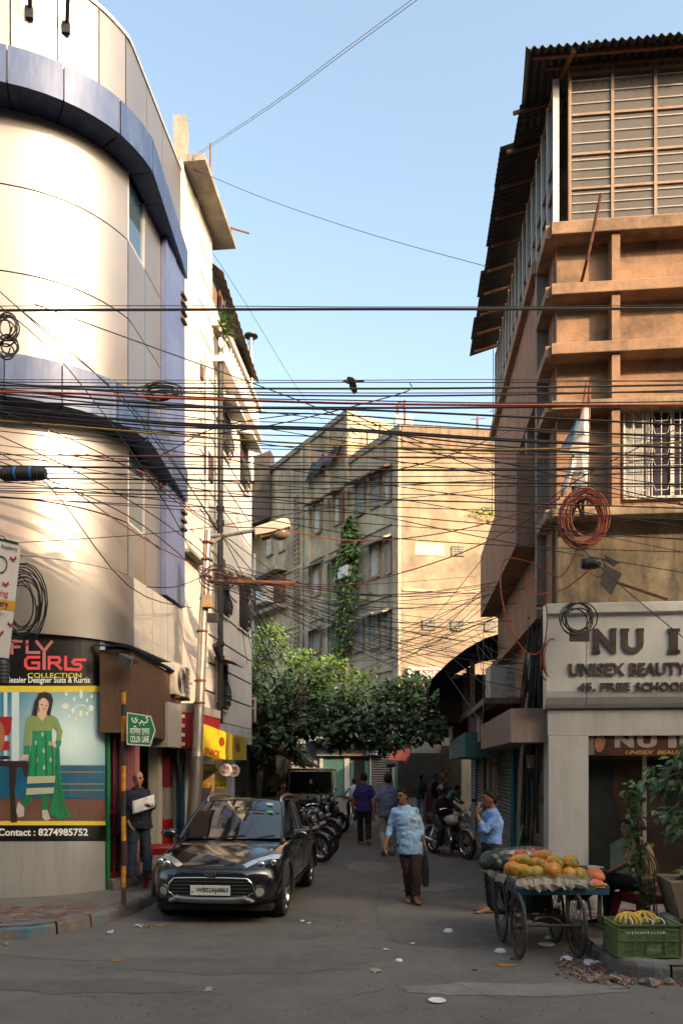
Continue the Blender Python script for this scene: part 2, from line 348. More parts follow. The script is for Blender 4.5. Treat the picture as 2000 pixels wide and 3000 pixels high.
# kerb stones, one by one
rk = random.Random(3)
def kerb(name, wall, t0, t1, par_mats, flip=1, L0=.62):
    k = bpy.data.objects.new(name, None); COL.objects.link(k); k['kind'] = 'structure'
    t = t0; i = 0
    while t < t1:
        l = L0*rk.uniform(.8, 1.2); l = min(l, t1-t); mb = MB(); j = rk.uniform(-.012, .012); hz = .165+rk.uniform(-.012, .008)
        n = 4; rings = []
        for q in range(n+1):
            tt = t+.012+(l-.024)*q/n; e = .012 if q in (0, n) else 0
            rings.append([wall.pt(tt, -.02, -.16*flip), wall.pt(tt, -.02, (.03+j-e)*flip), wall.pt(tt, hz-.045, (.018+j-e)*flip), wall.pt(tt, hz-e, (-.02+j)*flip), wall.pt(tt, hz-e, -.16*flip)])
        mb.loft(rings, True, False); build(mb, 'kerb_stone', par_mats[i % len(par_mats)], k, bev=.012); t += l; i += 1
    return k
kerb('kerb_left', KL, KL.t(-160), KL.S[-1]-4, [M['kerb'], M['kerb_blue']])
b = MB(); KL.strip(b, 0, KL.t(-160), -.02, .16, -.16, .02); struct(b, 'kerb_left_far', M['kerb'])
kerb('kerb_right', KR, 0.2, KR.S[-1]-21, [M['kerb'], M['kerb_blue'], M['kerb']])
# broken paving on the left corner and flags on the right one
def flags(parent, pts_in, n, rr, mats, z0=.151):
    for _ in range(n):
        c = pts_in(); a0 = rr.uniform(0, 6.28); k = rr.choice((4, 5, 5, 6)); rad = rr.uniform(.10, .22); mb = MB()
        poly = [(c[0]+rad*rr.uniform(.7, 1.1)*math.cos(a0+6.283*i/k), c[1]+rad*rr.uniform(.7, 1.1)*math.sin(a0+6.283*i/k)) for i in range(k)]
        h = z0+rr.uniform(.004, .016); mb.hexa([(x, y, .12) for x, y in poly], [(x, y, h) for x, y in poly]); build(mb, 'paving_stone', rr.choice(mats), parent)
rf = random.Random(11)
def in_left():
    while True:
        px = rf.uniform(-140, 420); py = rf.uniform(2655, 2720); p = G(px, py, .15)
        if p.y > 9.0 and p.x < -3.0 - max(0, 9.9-p.y)*.9: return p
flags(pl, in_left, 75, rf, [M['flag_red'], M['flag_red'], M['flag_grey']])
flags(pr, lambda: (rf.uniform(2.95, 4.4), rf.uniform(7.6, 9.9)), 45, rf, [M['flag_grey'], M['flag_grey'], M['flag_red']])
# ---------------------------------------------------------------- left corner building with curved metal cladding
LPLAN = [(-14, 10.2), (-8, 10.24), (-6.0, 10.29), (-5.2, 10.37), (-4.67, 10.50), (-4.23, 10.64), (-3.84, 10.86), (-3.56, 11.12), (-3.37, 11.38), (-3.22, 11.66)]
LW = Wall([(-14, 10.2)]+smooth_plan(LPLAN[1:], 6)+[(-2.97, 14.2)])
T0 = 0.0; T1 = LW.S[-1]
LB = thing('corner_building', 'rounded corner building clad in cream metal panels with blue bands', 'building', (-5, 12, 0.15))
b = MB(); LW.strip(b, 0, T1, 3.86, 13.0, -.35, -.075); build(b, 'wall', M['joint'], LB)
TT = {px: LW.t(px) for px in (-420, 30, 168, 290, 332, 368, 375, 425, 428, 430, 470, 475, 518)}
g = .010
def lpanel(ta, tb, z0, z1, o1, m, nm='cladding_panel', o0=-.07):
    b = MB(); LW.strip(b, ta+g, tb-g, z0+g, z1-g, o0, o1); return build(b, nm, m, LB)
rows = [(9.95, 11.0), (8.76, 9.95), (7.40, 8.76), (5.66, 6.88), (4.87, 5.66)]
cols = [(0, TT[-420]), (TT[-420], TT[375]), (TT[375], TT[425]), (TT[425], TT[470]), (TT[470], T1)]
WINS = []
for i, (z0, z1) in enumerate(rows):
    for j, (a, c) in enumerate(cols):
        if j == 2 and i in (0, 3): WINS.append((a, c, z0, z1)); continue
        lpanel(a, c, z0, z1, 0, M['panel'])
for a, c in ((0, TT[-420]), (TT[-420], LW.t(385)), (LW.t(385), LW.t(440)), (LW.t(440), LW.t(484)), (LW.t(484), T1)):
    lpanel(a, c, 3.80, 4.87, .04, M['panel'] if a < LW.t(300) else M['brushed'], 'fascia_panel')
for a, c, z0, z1 in WINS:                                               # strip windows
    w = MB(); LW.strip(w, a+.03, c-.03, z0+.03, z1-.02, -.05, -.035); wo = build(w, 'window', M['glass_blue'], LB)
    fr = MB(); LW.strip(fr, a, c, z0, z0+.035, -.07, -.005); LW.strip(fr, a, a+.03, z0, z1, -.07, -.005); LW.strip(fr, c-.03, c, z0, z1, -.07, -.005); build(fr, 'window_frame', M['brushed'], wo)
jp = [-140, 30, 168, 290, 368, 430, 475, 519]
ts = [0, TT[-420]]+[LW.t(p) for p in jp[:-1]]+[T1]
for a, c in zip(ts, ts[1:]): lpanel(a, c, 11.50, 13.02, 0, M['panel'], 'parapet_panel')
b = MB(); LW.strip(b, 0, T1, 13.0, 13.06, -.35, .02); build(b, 'coping', M['brushed'], LB)
for z0, z1, jj in ((11.0, 11.5, (-150, 20, 187, 332, 428, 470, 512)), (6.86, 7.44, (-150, 12, 182, 322, 415, 470, 512))):
    OB = lambda t, k=1: (.42 if t < TT[290] else lerp(.42, .13, min(1, (t-TT[290])/(T1-TT[290]))))*k
    def bstrip(mb, a, c, e, f, k=1): n_ = max(2, int((c-a)/.16)); return mb.loft([[LW.pt(q, e, .002), LW.pt(q, e, OB(q, k)), LW.pt(q, f, OB(q, k)), LW.pt(q, f, .002)] for q in [lerp(a, c, i/n_) for i in range(n_+1)]], True, True)
    ts = [0, TT[-420]]+[LW.t(p, .42 if p < 300 else .25) for p in jj]+[T1+.02]
    for a, c in zip(ts, ts[1:]):
        b = MB(); bstrip(b, a+.009, c-.009, z0, z1); build(b, 'blue_band', M['blue'], LB)
    b = MB(); bstrip(b, 0, T1, z0+.05, z1-.05, .95); build(b, 'band_core', M['joint'], LB)
b = MB(); LW.strip(b, TT[470], TT[470]+.55, 4.9, 10.99, .003, .10); build(b, 'pilaster', M['violet'], LB)
b = MB(); LW.strip(b, TT[470]+.56, T1-.02, 4.9, 10.99, .003, .085); build(b, 'pilaster', M['violet'], LB)
for z in (10.55, 10.4, 10.25, 10.1, 6.6, 6.45, 6.3):                    # slatted corner vents
    b = MB(); LW.strip(b, T1-.28, T1-.03, z, z+.045, .08, .14); build(b, 'vent_slat', M['wood_dark'], LB)
for px, py in ((88, 30), (196, 75)):                                    # flagpole stubs on the parapet
    t = LW.t(px); p = LW.pt(t, LW.z(py, t, .02), .0); b = MB(); b.tube([p, p+V((.10, -.25, .10)), p+V((.42, -.75, .75))], .028, 8); b.box(p.x-.05, p.x+.05, p.y-.06, p.y, p.z-.12, p.z+.04); build(b, 'flag_bracket', M['iron'], LB)
# ground floor: curved shop front with a printed poster
SH = -.06
tp = LW.t(308, SH)
b = MB(); LW.strip(b, 0, tp, .15, 3.86, -.30, SH); build(b, 'shop_front', M['brushed'], LB)
PO = thing('shop_poster', 'curved printed poster of a woman in a green dress on the shop front', 'poster', (-4.2, 10.6, .96))
def PM(px, py, d=0): t = LW.t(px, SH+d); return LW.pt(t, LW.z(py, t, SH), SH+d)
def C8(x, y): return (x/2.8, 1820+y/2.8)
def pstrip(mb, x0, x1, y0, y1, d, n=10):                                # rectangle in the poster crop's own pixels, follows the curve
    for i in range(n):
        a = lerp(x0, x1, i/n); c = lerp(x0, x1, (i+1)/n); mb.add([PM(*C8(a, y1), d), PM(*C8(c, y1), d), PM(*C8(c, y0), d), PM(*C8(a, y0), d)], [(0, 1, 2, 3)])
    return mb
def ppoly(mb, pts, d):                                                  # cut into small triangles so that flat print hugs the curve
    from mathutils.geometry import tessellate_polygon
    T = [tuple((pts[i][0], pts[i][1]) for i in t) for t in tessellate_polygon([[V((x, y, 0)) for x, y in pts]])]
    for _ in range(3):
        N_ = []
        for a, c, e in T:
            L = max(math.dist(a, c), math.dist(c, e), math.dist(e, a))
            if L < 55: N_.append((a, c, e)); continue
            m1, m2, m3 = [((p[0]+q[0])/2, (p[1]+q[1])/2) for p, q in ((a, c), (c, e), (e, a))]; N_ += [(a, m1, m3), (m1, c, m2), (m3, m2, e), (m1, m2, m3)]
        T = N_
    for t in T: mb.add([PM(*C8(x, y), d) for x, y in t], [(0, 1, 2)])
    return mb
def pstroke(mb, pts, w, d, closed=False):
    for (xa, ya), (xb, yb) in zip(pts, pts[1:]+(pts[:1] if closed else [])):
        dx, dy = xb-xa, yb-ya; l = math.hypot(dx, dy) or 1; nx, ny = -dy/l*w/2, dx/l*w/2; ex, ey = dx/l*w*.35, dy/l*w*.35
        ppoly(mb, [(xa+nx-ex, ya+ny-ey), (xb+nx+ex, yb+ny+ey), (xb-nx+ex, yb-ny+ey), (xa-nx-ex, ya-ny-ey)], d)
def pell(mb, cx, cy, rx, ry, d, n=12): return ppoly(mb, [(cx+rx*math.cos(6.283*i/n), cy+ry*math.sin(6.283*i/n)) for i in range(n)], d)
def tri(o): return o
PX0 = -420
def pp(nm, m, f, d, recalc=False):
    mb = MB(); f(mb, d); return build(mb, nm, m, PO, recalc=False, kind='stuff' if nm.startswith(('figure', 'picture', 'lettering')) else None)
wide = lambda y0, y1: (lambda mb, d: pstrip(mb, PX0, 862, y0, y1, d, 26))
pp('header_board', ink('black', (16, 15, 18), .35), lambda mb, d: pstrip(mb, PX0, 820, 92, 552, d, 24), .004)
pp('yellow_strip', ink('yellow', (228, 205, 60)), lambda mb, d: pstrip(mb, PX0, 822, 532, 584, d, 24), .008)
pp('yellow_strip', ink('yellow', (228, 205, 60)), lambda mb, d: pstrip(mb, PX0, 866, 1640, 1676, d, 24), .008)
pp('picture_wall', mat('print_teal', lin((88, 178, 202)), .45, var=.42, vs=1.5, blotch=lin((176, 226, 238)), bk=.9, bsc=1.0), wide(584, 1190), .004)
tm = MATS['print_teal'].node_tree; gc = PM(*C8(560, 960))-V(PO.location); vd = tm.nodes.new('ShaderNodeVectorMath'); vd.operation = 'DISTANCE'; vd.inputs[1].default_value = gc
tm.links.new(tm.nodes['Texture Coordinate'].outputs['Object'], vd.inputs[0]); mr_ = tm.nodes.new('ShaderNodeMapRange'); mr_.inputs[1].default_value = .12; mr_.inputs[2].default_value = .95; tm.links.new(vd.outputs['Value'], mr_.inputs[0])
mx_ = tm.nodes.new('ShaderNodeMix'); mx_.data_type = 'RGBA'; mx_.inputs[6].default_value = lin((214, 238, 240)); mx_.inputs[7].default_value = lin((42, 132, 166)); tm.links.new(mr_.outputs[0], mx_.inputs[0]); tm.links.new(mx_.outputs[2], tm.nodes['Principled BSDF'].inputs['Base Color'])
pp('picture_wainscot', mat('print_blue', lin((22, 92, 128)), .45, var=.3, vs=3), wide(1185, 1462), .008)
pp('picture_floor', mat('print_brown', lin((112, 76, 62)), .45, var=.2, vs=3), wide(1455, 1642), .008)
pp('contact_band', ink('black', (16, 15, 18), .35), lambda mb, d: pstrip(mb, PX0, 866, 1674, 1806, d, 24), .006)
pp('picture_moulding', ink('gold', (150, 140, 100)), lambda mb, d: [pstrip(mb, 500, 858, y, y+7, d, 6) for y in (1180, 1236, 1334, 1385)], .012)
pp('picture_curtain', ink('curtain', (206, 228, 232)), lambda mb, d: [pstrip(mb, x, x+w, 584, 1150, d, 1) for x, w in ((-60, 60), (30, 30), (95, 62))], .008)
pp('picture_chandelier', ink('pale', (228, 238, 226)), lambda mb, d: ([pell(mb, x, y, w, h, d) for x, y, w, h in ((543, 600, 9, 16), (608, 640, 9, 16), (715, 650, 9, 16), (752, 620, 9, 16), (665, 600, 14, 40), (663, 760, 14, 30), (535, 700, 30, 26), (748, 715, 22, 26), (598, 735, 14, 20), (565, 780, 10, 14), (622, 800, 10, 14), (715, 760, 12, 18))], pstroke(mb, [(545, 720), (590, 740), (640, 690), (690, 690), (730, 740)], 7, d)), .012)
pp('picture_lamp', ink('red', (168, 24, 30)), lambda mb, d: (ppoly(mb, [(-10, 785), (100, 785), (92, 900), (70, 940), (-10, 940)], d), ppoly(mb, [(0, 985), (80, 985), (76, 1060), (0, 1060)], d)), .012)
pp('picture_table', ink('table', (46, 26, 26)), lambda mb, d: (ppoly(mb, [(-80, 1145), (236, 1150), (236, 1190), (150, 1200), (-80, 1180)], d), ppoly(mb, [(75, 1190), (140, 1190), (120, 1400), (140, 1650), (90, 1655), (80, 1400)], d), ppoly(mb, [(180, 1190), (234, 1190), (222, 1290), (200, 1260)], d), pell(mb, 35, 1120, 50, 16, d)), .014)
pp('picture_vase', ink('vase', (168, 112, 78)), lambda mb, d: pell(mb, -12, 950, 52, 130, d, 16), .018)
pp('figure_legs', ink('dress2', (14, 112, 72)), lambda mb, d: (ppoly(mb, [(205, 1430), (270, 1430), (238, 1500), (200, 1535), (172, 1505)], d), ppoly(mb, [(342, 1420), (405, 1420), (388, 1560), (345, 1560)], d)), .010)
pp('figure_shoes', ink('shoe', (188, 180, 172)), lambda mb, d: (ppoly(mb, [(150, 1480), (200, 1530), (196, 1600), (150, 1612), (132, 1560)], d), ppoly(mb, [(345, 1550), (390, 1550), (412, 1625), (370, 1640), (346, 1610)], d)), .013)
pp('figure_dress', ink('dress', (12, 142, 92)), lambda mb, d: (ppoly(mb, [(270, 900), (425, 895), (428, 980), (455, 1120), (455, 1300), (225, 1310), (240, 1120), (262, 1000)], d), ppoly(mb, [(195, 1020), (246, 1020), (240, 1100), (195, 1105)], d), ppoly(mb, [(462, 975), (505, 980), (500, 1020), (470, 1045), (445, 1010)], d)), .014)
pp('figure_scarf', ink('dress3', (10, 124, 78)), lambda mb, d: ppoly(mb, [(450, 1040), (488, 1030), (500, 1300), (530, 1500), (590, 1600), (500, 1630), (400, 1585), (440, 1400), (462, 1200)], d), .018)
pp('figure_folds', ink('dress4', (8, 104, 66)), lambda mb, d: [ppoly(mb, q, d) for q in ([(300, 1000), (308, 1000), (300, 1270), (285, 1270)], [(372, 930), (380, 930), (392, 1270), (376, 1270)], [(425, 1000), (432, 1010), (442, 1270), (428, 1270)], [(470, 1060), (476, 1060), (482, 1300), (500, 1560), (486, 1580), (470, 1300)], [(486, 1300), (520, 1520), (555, 1600), (540, 1606), (505, 1520)], [(250, 1100), (256, 1100), (245, 1270), (236, 1270)])], .0205)
pp('figure_bodice', ink('bodice', (132, 156, 100)), lambda mb, d: (ppoly(mb, [(240, 775), (300, 765), (345, 820), (390, 768), (450, 780), (440, 870), (425, 900), (270, 905), (252, 860)], d), ppoly(mb, [(222, 790), (262, 800), (250, 1025), (196, 1025), (205, 880)], d), ppoly(mb, [(440, 780), (470, 800), (514, 905), (500, 980), (462, 978), (470, 905), (436, 860)], d)), .018)
pp('figure_hem', ink('hem', (176, 184, 156)), lambda mb, d: (ppoly(mb, [(226, 1275), (455, 1270), (455, 1325), (222, 1335)], d), ppoly(mb, [(218, 1372), (456, 1365), (453, 1412), (212, 1428)], d), [pell(mb, x, y, 10, 20, d) for x, y in ((348, 930), (295, 1000), (408, 1003), (360, 1065), (302, 1138), (415, 1140), (362, 1202))]), .018)
pp('figure_skin', ink('skin', (222, 182, 158)), lambda mb, d: (pell(mb, 358, 690, 42, 58, d, 16), ppoly(mb, [(330, 730), (382, 735), (388, 770), (345, 825), (306, 768)], d), ppoly(mb, [(420, 990), (455, 995), (462, 1040), (425, 1025)], d), ppoly(mb, [(190, 1098), (230, 1095), (215, 1140), (150, 1142)], d)), .022)
pp('figure_hair', ink('hair', (38, 26, 26)), lambda mb, d: (ppoly(mb, [(320, 650), (300, 780), (262, 770), (285, 660), (320, 590), (370, 582), (420, 600), (436, 650), (412, 780), (380, 765), (402, 690), (396, 640), (360, 622)], d), ppoly(mb, [(334, 684), (352, 682), (352, 689), (334, 690)], d), ppoly(mb, [(370, 690), (390, 692), (390, 698), (370, 696)], d)), .026)
pp('figure_lips', ink('lips', (178, 66, 70)), lambda mb, d: pell(mb, 360, 722, 10, 4, d), .030)
def fly(mb, d):
    pstroke(mb, [(178, 165), (98, 165), (98, 265)], 24, d); pstroke(mb, [(98, 212), (160, 212)], 22, d); pstroke(mb, [(222, 160), (222, 258), (322, 258)], 24, d)
    pstroke(mb, [(300, 168), (362, 245), (425, 168)], 24, d); pstroke(mb, [(362, 245), (362, 391)], 26, d)
def girls(mb, d):
    pstroke(mb, [(322, 297), (232, 297), (210, 322), (210, 364), (232, 388), (318, 388), (318, 343), (265, 343)], 24, d)
    pstroke(mb, [(402, 393), (402, 297), (482, 297), (492, 322), (480, 342), (410, 344)], 22, d); pstroke(mb, [(450, 344), (500, 393)], 22, d)
    pstroke(mb, [(538, 294), (538, 394), (585, 394)], 24, d); pstroke(mb, [(700, 318), (610, 318), (595, 337), (608, 353), (655, 355), (668, 374), (655, 397), (590, 397)], 22, d)
pp('lettering_fly', ink('pink', (206, 120, 122)), fly, .008)
pp('lettering_girls', ink('coral', (238, 78, 88)), girls, .009)
def ptxt(s, x0, x1, y0, y1, rgb, nm, bold=.012, shear=0, d=.010):
    cx, cy = (x0+x1)/2, (y0+y1)/2; mb = MB()
    text(mb, s, x1-x0, y1-y0, lambda u, v, dd: PM(*C8(cx+u, cy-v), d), bold=bold, shear=shear); return build(mb, 'lettering', ink(nm, rgb), PO, recalc=False)
ptxt('COLLECTION', 226, 668, 426, 466, (232, 222, 70), 'lemon')
ptxt('Wholesaler Designer Suits & Kurtis', -40, 738, 458, 522, (236, 236, 236), 'white', .022)
ptxt('Contact : 8274985752', -16, 722, 1702, 1764, (236, 236, 236), 'white', .03)
b = MB(); LW.strip(b, LW.t(308, SH), LW.t(316, SH), .15, 2.5, SH-.1, SH+.05); build(b, 'green_trim', ink('trim_green', (10, 110, 60)), LB)
# shop entrance under the plywood box
tdoor0 = LW.t(317); tend = T1
b = MB(); LW.strip(b, tdoor0, T1, .15, 3.84, -1.8, -1.7); LW.strip(b, tdoor0, T1, 2.75, 3.84, -1.7, -.34); LW.strip(b, T1-.06, T1, .15, 2.75, -1.7, -.1); build(b, 'shop_interior', mat('interior_grey', (.16, .15, .14), .8), LB)
b = MB(); LW.strip(b, tdoor0, T1, .15, .30, -1.7, .10); build(b, 'door_step', M['flag_grey'], LB)
DR = thing('shop_door', 'dark red framed glass door beside the curved poster', 'door', LW.pt(LW.t(335), .3, 0))
ta, tb = LW.t(320), LW.t(366)
b = MB()
for x in (ta, (ta+tb)/2-.03, tb-.05): LW.strip(b, x, x+.05, .30, 2.7, -.12, -.06)
for z in (.30, .95, 1.25, 2.64): LW.strip(b, ta, tb, z, z+.09, -.125, -.055)
build(b, 'door_frame', mat('maroon_paint', lin((104, 26, 40)), .45), DR)
b = MB(); LW.strip(b, ta, tb, .36, 2.66, -.10, -.09); build(b, 'door_pane', M['glass'], DR)
b = MB(); b.tube([LW.pt(tb-.12, 1.0, -.02), LW.pt(tb-.12, 1.4, -.02)], .012, 6); build(b, 'door_handle', M['chrome'], DR)
def lpost(px0, px1, z0, z1, off, th, col, nm, lab, cat='post'):
    b = MB(); LW.strip(b, LW.t(px0, off), LW.t(px1, off), z0, z1, off, off+th); return build(b, nm, col, LB)
lpost(367, 380, .3, 2.72, -.14, .16, mat('pink_paint', lin((176, 112, 118)), .5), 'door_post', '')
lpost(386, 391, .3, 2.72, -.14, .10, ink('trim_green', (10, 110, 60)), 'green_post', '')
lpost(404, 432, .3, 2.74, -1.2, .1, mat('red_gloss', lin((158, 14, 22)), .3), 'red_panel', '')
lpost(434, 464, .3, 2.74, -.25, .18, mat('cream_paint', (.50, .47, .42), .6, stain=(.2, .15, .12), sk=.4), 'cream_pillar', '')
lpost(470, 484, .3, 1.05, -.1, .14, mat('red_gloss', lin((158, 14, 22)), .3), 'striped_pillar', '')
lpost(470, 484, 1.052, 1.6, -.1, .14, M['concrete'], 'striped_pillar', '')
lpost(470, 484, 1.602, 2.74, -.1, .14, mat('maroon_paint', lin((104, 26, 40)), .45), 'striped_pillar', '')
lpost(520, 527, .3, 2.5, -.08, .16, ink('sea_blue', (18, 110, 150)), 'blue_trim', '')
def cloth(p0, w, h, col, nm, label, lean=0):
    rr = random.Random(5); b = MB()
    def fn(u, v): return V(p0)+V((.02*math.sin(u*9+v*3)+.03*v*math.sin(5*u), w*(u-.5)*(1-.35*math.sin(v*2.2)), -h*v))+V((lean*v, 0, 0))
    b.grid(fn, 10, 14); o = single(b, nm, col, label, 'cloth', p0); m = o.modifiers.new('solid', 'SOLIDIFY'); m.thickness = .012; return o
cloth(LW.pt(LW.t(500), 2.35, .16), .55, 1.75, mat('black_cloth', (.018, .017, .017), .95), 'hanging_cloth', 'black cloth hanging at the shop wall beside the steel pole')
# plywood hoarding box, lamp on it, blue tarpaulin edge
PB = thing('plywood_box', 'brown plywood sign box over the shop entrance', 'sign box', (-3.3, 11.2, 2.45))
A = V((-3.50, 11.12)); B = V((-3.06, 11.16)); D_ = LW.xy(LW.t(495), .22)
b = MB(); b.hexa([(A.x, A.y, 2.46), (B.x, B.y, 2.46), (B.x+.0, B.y+.03, 2.46), (A.x, A.y+.03, 2.46)], [(A.x, A.y, 3.66), (B.x, B.y, 3.66), (B.x, B.y+.03, 3.66), (A.x, A.y+.03, 3.66)]); build(b, 'front_board', M['ply'], PB, bev=.004)
b = MB(); b.hexa([(B.x+.003, B.y+.0, 2.42), (D_.x, D_.y, 2.42), (D_.x-.03, D_.y, 2.42), (B.x-.03, B.y+.035, 2.42)], [(B.x+.003, B.y, 3.66), (D_.x, D_.y, 3.52), (D_.x-.03, D_.y, 3.52), (B.x-.03, B.y+.035, 3.66)]); build(b, 'side_board', mat('plywood_brown_2', (.105, .056, .032), .75, var=.16, vs=5, stain=(.05, .026, .016), sk=.6, sscale=(6, 6, .5)), PB, bev=.004)
b = MB(); b.hexa([(A.x, A.y+.04, 2.47), (B.x-.04, B.y+.04, 2.47), (D_.x-.05, D_.y-.02, 2.47), (D_.x-.25, D_.y, 2.47)], [(A.x, A.y+.04, 2.49), (B.x-.04, B.y+.04, 2.49), (D_.x-.05, D_.y-.02, 2.49), (D_.x-.25, D_.y, 2.49)]); build(b, 'bottom_board', M['ply'], PB)
rr = random.Random(8); tq = [V((A.x, A.y-.02, 3.72)), V((A.x+.25, A.y-.06, 3.72)), V((B.x+.02, B.y-.05, 3.69)), V(((B.x+D_.x)/2+.05, (B.y+D_.y)/2, 3.62)), V((D_.x+.06, D_.y, 3.55)), V((D_.x+.10, D_.y+.35, 3.46))]
tq = spline(tq, 5); b = MB()
b.loft([[p+V((-.10, .05, .015)), p+V((.03, -.05, rr.uniform(-.012, .008))), p+V((.02, -.04, -.022+rr.uniform(-.012, .008))), p+V((-.10, .05, .0))] for p in tq], True, True)
single(b, 'tarpaulin_edge', mat('blue_tarp', lin((34, 74, 128)), .5, var=.3, vs=8, blotch=lin((14, 16, 22)), bk=.95, bsc=2.5), 'rolled blue tarpaulin along the top of the plywood box', 'tarpaulin', tq[0])
p = W(371, 1934, 10.95); fl = thing('floodlight', 'grey floodlight tilted in front of the plywood box', 'lamp', p)
fl.rotation_euler = (R(20), R(25), R(-12)); fl.matrix_basis = Matrix.Translation(p) @ fl.rotation_euler.to_matrix().to_4x4()
b = MB(); b.hexa([(-.10, -.07, -.09), (.10, -.07, -.09), (.10, -.07, .08), (-.10, -.07, .08)], [(-.06, .08, -.05), (.06, .08, -.05), (.06, .08, .05), (-.06, .08, .05)]); build(b, 'housing', mat('lamp_grey', (.16, .16, .16), .45, metal=.5), fl, local=True, bev=.008)
b = MB(); b.box(-.085, .085, -.082, -.072, -.075, .065); build(b, 'lens', mat('lens_grey', (.22, .23, .23), .15, metal=.5), fl, local=True)
b = MB(); b.tube([(-.12, 0, 0), (-.12, .12, -.02), (.12, .12, -.02), (.12, 0, 0)], .010, 6); build(b, 'bracket', M['iron'], fl, local=True)
# cream box sign, air conditioner, red box sign along the lane
def box_sign(nm, label, px0, px1, py0, py1, off, th, m, cat='sign', wall=None, frame=None):
    w = wall or LX; b = MB(); t0 = w.t(px0, off); t1 = w.t(px1, off); z0, z1 = w.z(py1, (t0+t1)/2, off), w.z(py0, (t0+t1)/2, off)
    o = thing(nm, label, cat, w.pt((t0+t1)/2, z0, off)); w.strip(b, t0, t1, z0, z1, off-th, off); build(b, 'panel', m, o, bev=.006)
    if frame:
        b = MB()
        for (a, c, e, f) in ((t0, t1, z0-.012, z0+.012), (t0, t1, z1-.012, z1+.012)): w.strip(b, a, c, e, f, off-th, off+.006)
        build(b, 'frame', frame, o)
    return o, t0, t1, z0, z1
LX = Wall([(-3.80, 5.64), (.12, 45.6)])                                 # straight lane wall on the left
box_sign('cream_box_sign', 'plain cream box sign hung beside the plywood box', 493, 563, 2066, 2192, .26, .3, mat('cream_sign', (.40, .38, .35), .5, var=.08, stain=(.2, .16, .13), sk=.3))
def ac_unit(label, p, rz, sx=.8, sy=.3, sz=.55, brand=None, fan=True):
    o = thing('air_conditioner', label, 'air conditioner', p, rz)
    b = MB(); b.box(-sx/2, sx/2, -sy/2, sy/2, .02, sz); build(b, 'casing', mat('ac_casing', (.47, .44, .39), .5, var=.08, stain=(.25, .2, .15), sk=.4), o, local=True, bev=.015)
    if fan: b = MB(); [b.ring((-sx*.14, -sy/2-.008, sz*.5), (0, 1, 0), rr_, .006, 20, 4) for rr_ in (.21, .17, .13, .09, .05)]; build(b, 'fan_grille', M['iron'], o, local=True)
    if fan: b = MB(); b.lathe([(.0, -.004), (.20, -.003), (.21, .0)], (-sx*.14, -sy/2-.001, sz*.5), 20, (0, -1, 0)); build(b, 'fan_recess', M['dark'], o, local=True)
    b = MB(); [b.box(sx*.16, sx*.47, -sy/2-.004, -sy/2+.01, sz*k, sz*k+.008) for k in (.2, .35, .5, .65, .8)]; build(b, 'panel_ribs', M['iron'], o, local=True)
    b = MB(); [b.box(x-.02, x+.02, -sy/2-.02, sy/2+.12, -.03, .02) for x in (-sx*.35, sx*.35)]; build(b, 'bracket', M['rust'], o, local=True)
    if brand:
        b = MB(); text(b, brand, .22, .035, lambda u, v, d: V((sx*.25+u, -sy/2-.006, sz*.90+v)), bold=.01); build(b, 'lettering', ink('ac_blue', (20, 92, 110)), o, local=True)
    return o
wa = math.atan2(-1, .098)
t = LX.t(536, .3); ac_unit('cream air conditioner with round fan grille on a bracket above the cream sign', LX.pt(t, LX.z(2045, t, .3), .16), math.pi/2-.098, .85, .3, .56, 'Panasonic')
rs, t0, t1, z0, z1 = box_sign('red_box_sign', 'maroon red box sign with white raised letters behind the steel pole', 563, 643, 2098, 2196, .45, .5, mat('red_sign', lin((138, 24, 34)), .45, var=.12, vs=5))
b = MB(); zc = (z0+z1)/2+.02
rb_ = random.Random(3); u = t0+.35
for k in range(16): hh = .17 if k < 4 else rb_.uniform(.05, .09); w_ = rb_.uniform(.03, .055); LX.strip(b, u, u+w_, zc-hh-(.03 if k > 3 else 0), zc+hh*(.9 if k < 4 else .6), .452, .47); u += w_+.022
build(b, 'lettering', M['white_metal'], rs, kind='stuff')
b = MB(); LX.strip(b, t0, t1, z1+.003, z1+.16, .0, .47); build(b, 'top_flashing', M['concrete'], rs)
b = MB(); [b.box(LX.pt(t0, 0, .2).x-.04, LX.pt(t0, 0, .2).x+.12, LX.pt(t0, 0, .2).y-.03, LX.pt(t0, 0, .2).y-.002, z1-.10-k*.16, z1-.04-k*.16) for k in range(4)]; build(b, 'end_letters', M['white_metal'], rs)
# yellow snack stall signs
YS = thing('snack_sign', 'yellow snack stall box sign with red lettering', 'sign', LX.pt(LX.t(640, .5), 2.2, .5))
ya = LX.xy(LX.t(588, .5), .5); yb = LX.xy(LX.t(661, .62), .62); yc = V(((722-1000)/F*18.2, 18.2))
def yz(py, Y): return H-(py-HZ)/F*Y
def face(mb, a, c, za0, za1, zc0, zc1, d=.03):
    n = V((c.y-a.y, -(c.x-a.x))).normalized()*d
    mb.hexa([(a.x, a.y, za0), (c.x, c.y, zc0), (c.x-n.x, c.y-n.y, zc0), (a.x-n.x, a.y-n.y, za0)], [(a.x, a.y, za1), (c.x, c.y, zc1), (c.x-n.x, c.y-n.y, zc1), (a.x-n.x, a.y-n.y, za1)])
b = MB(); face(b, ya, yb, yz(2212, ya.y), yz(2118, ya.y), yz(2226, yb.y), yz(2146, yb.y)); build(b, 'side_face', ink('sign_yellow', (222, 196, 38)), YS)
b = MB(); face(b, yb, yc, yz(2226, yb.y), yz(2147, yb.y), yz(2228, yc.y), yz(2162, yc.y)); build(b, 'front_face', ink('sign_olive', (168, 150, 40)), YS)
def facefn(a, c, zc):
    d = (c-a).normalized(); n = V((d.y, -d.x)); m = (a+c)/2
    return lambda u, v, dd=0: V((m.x+d.x*u+n.x*dd, m.y+d.y*u+n.y*dd, zc+v))
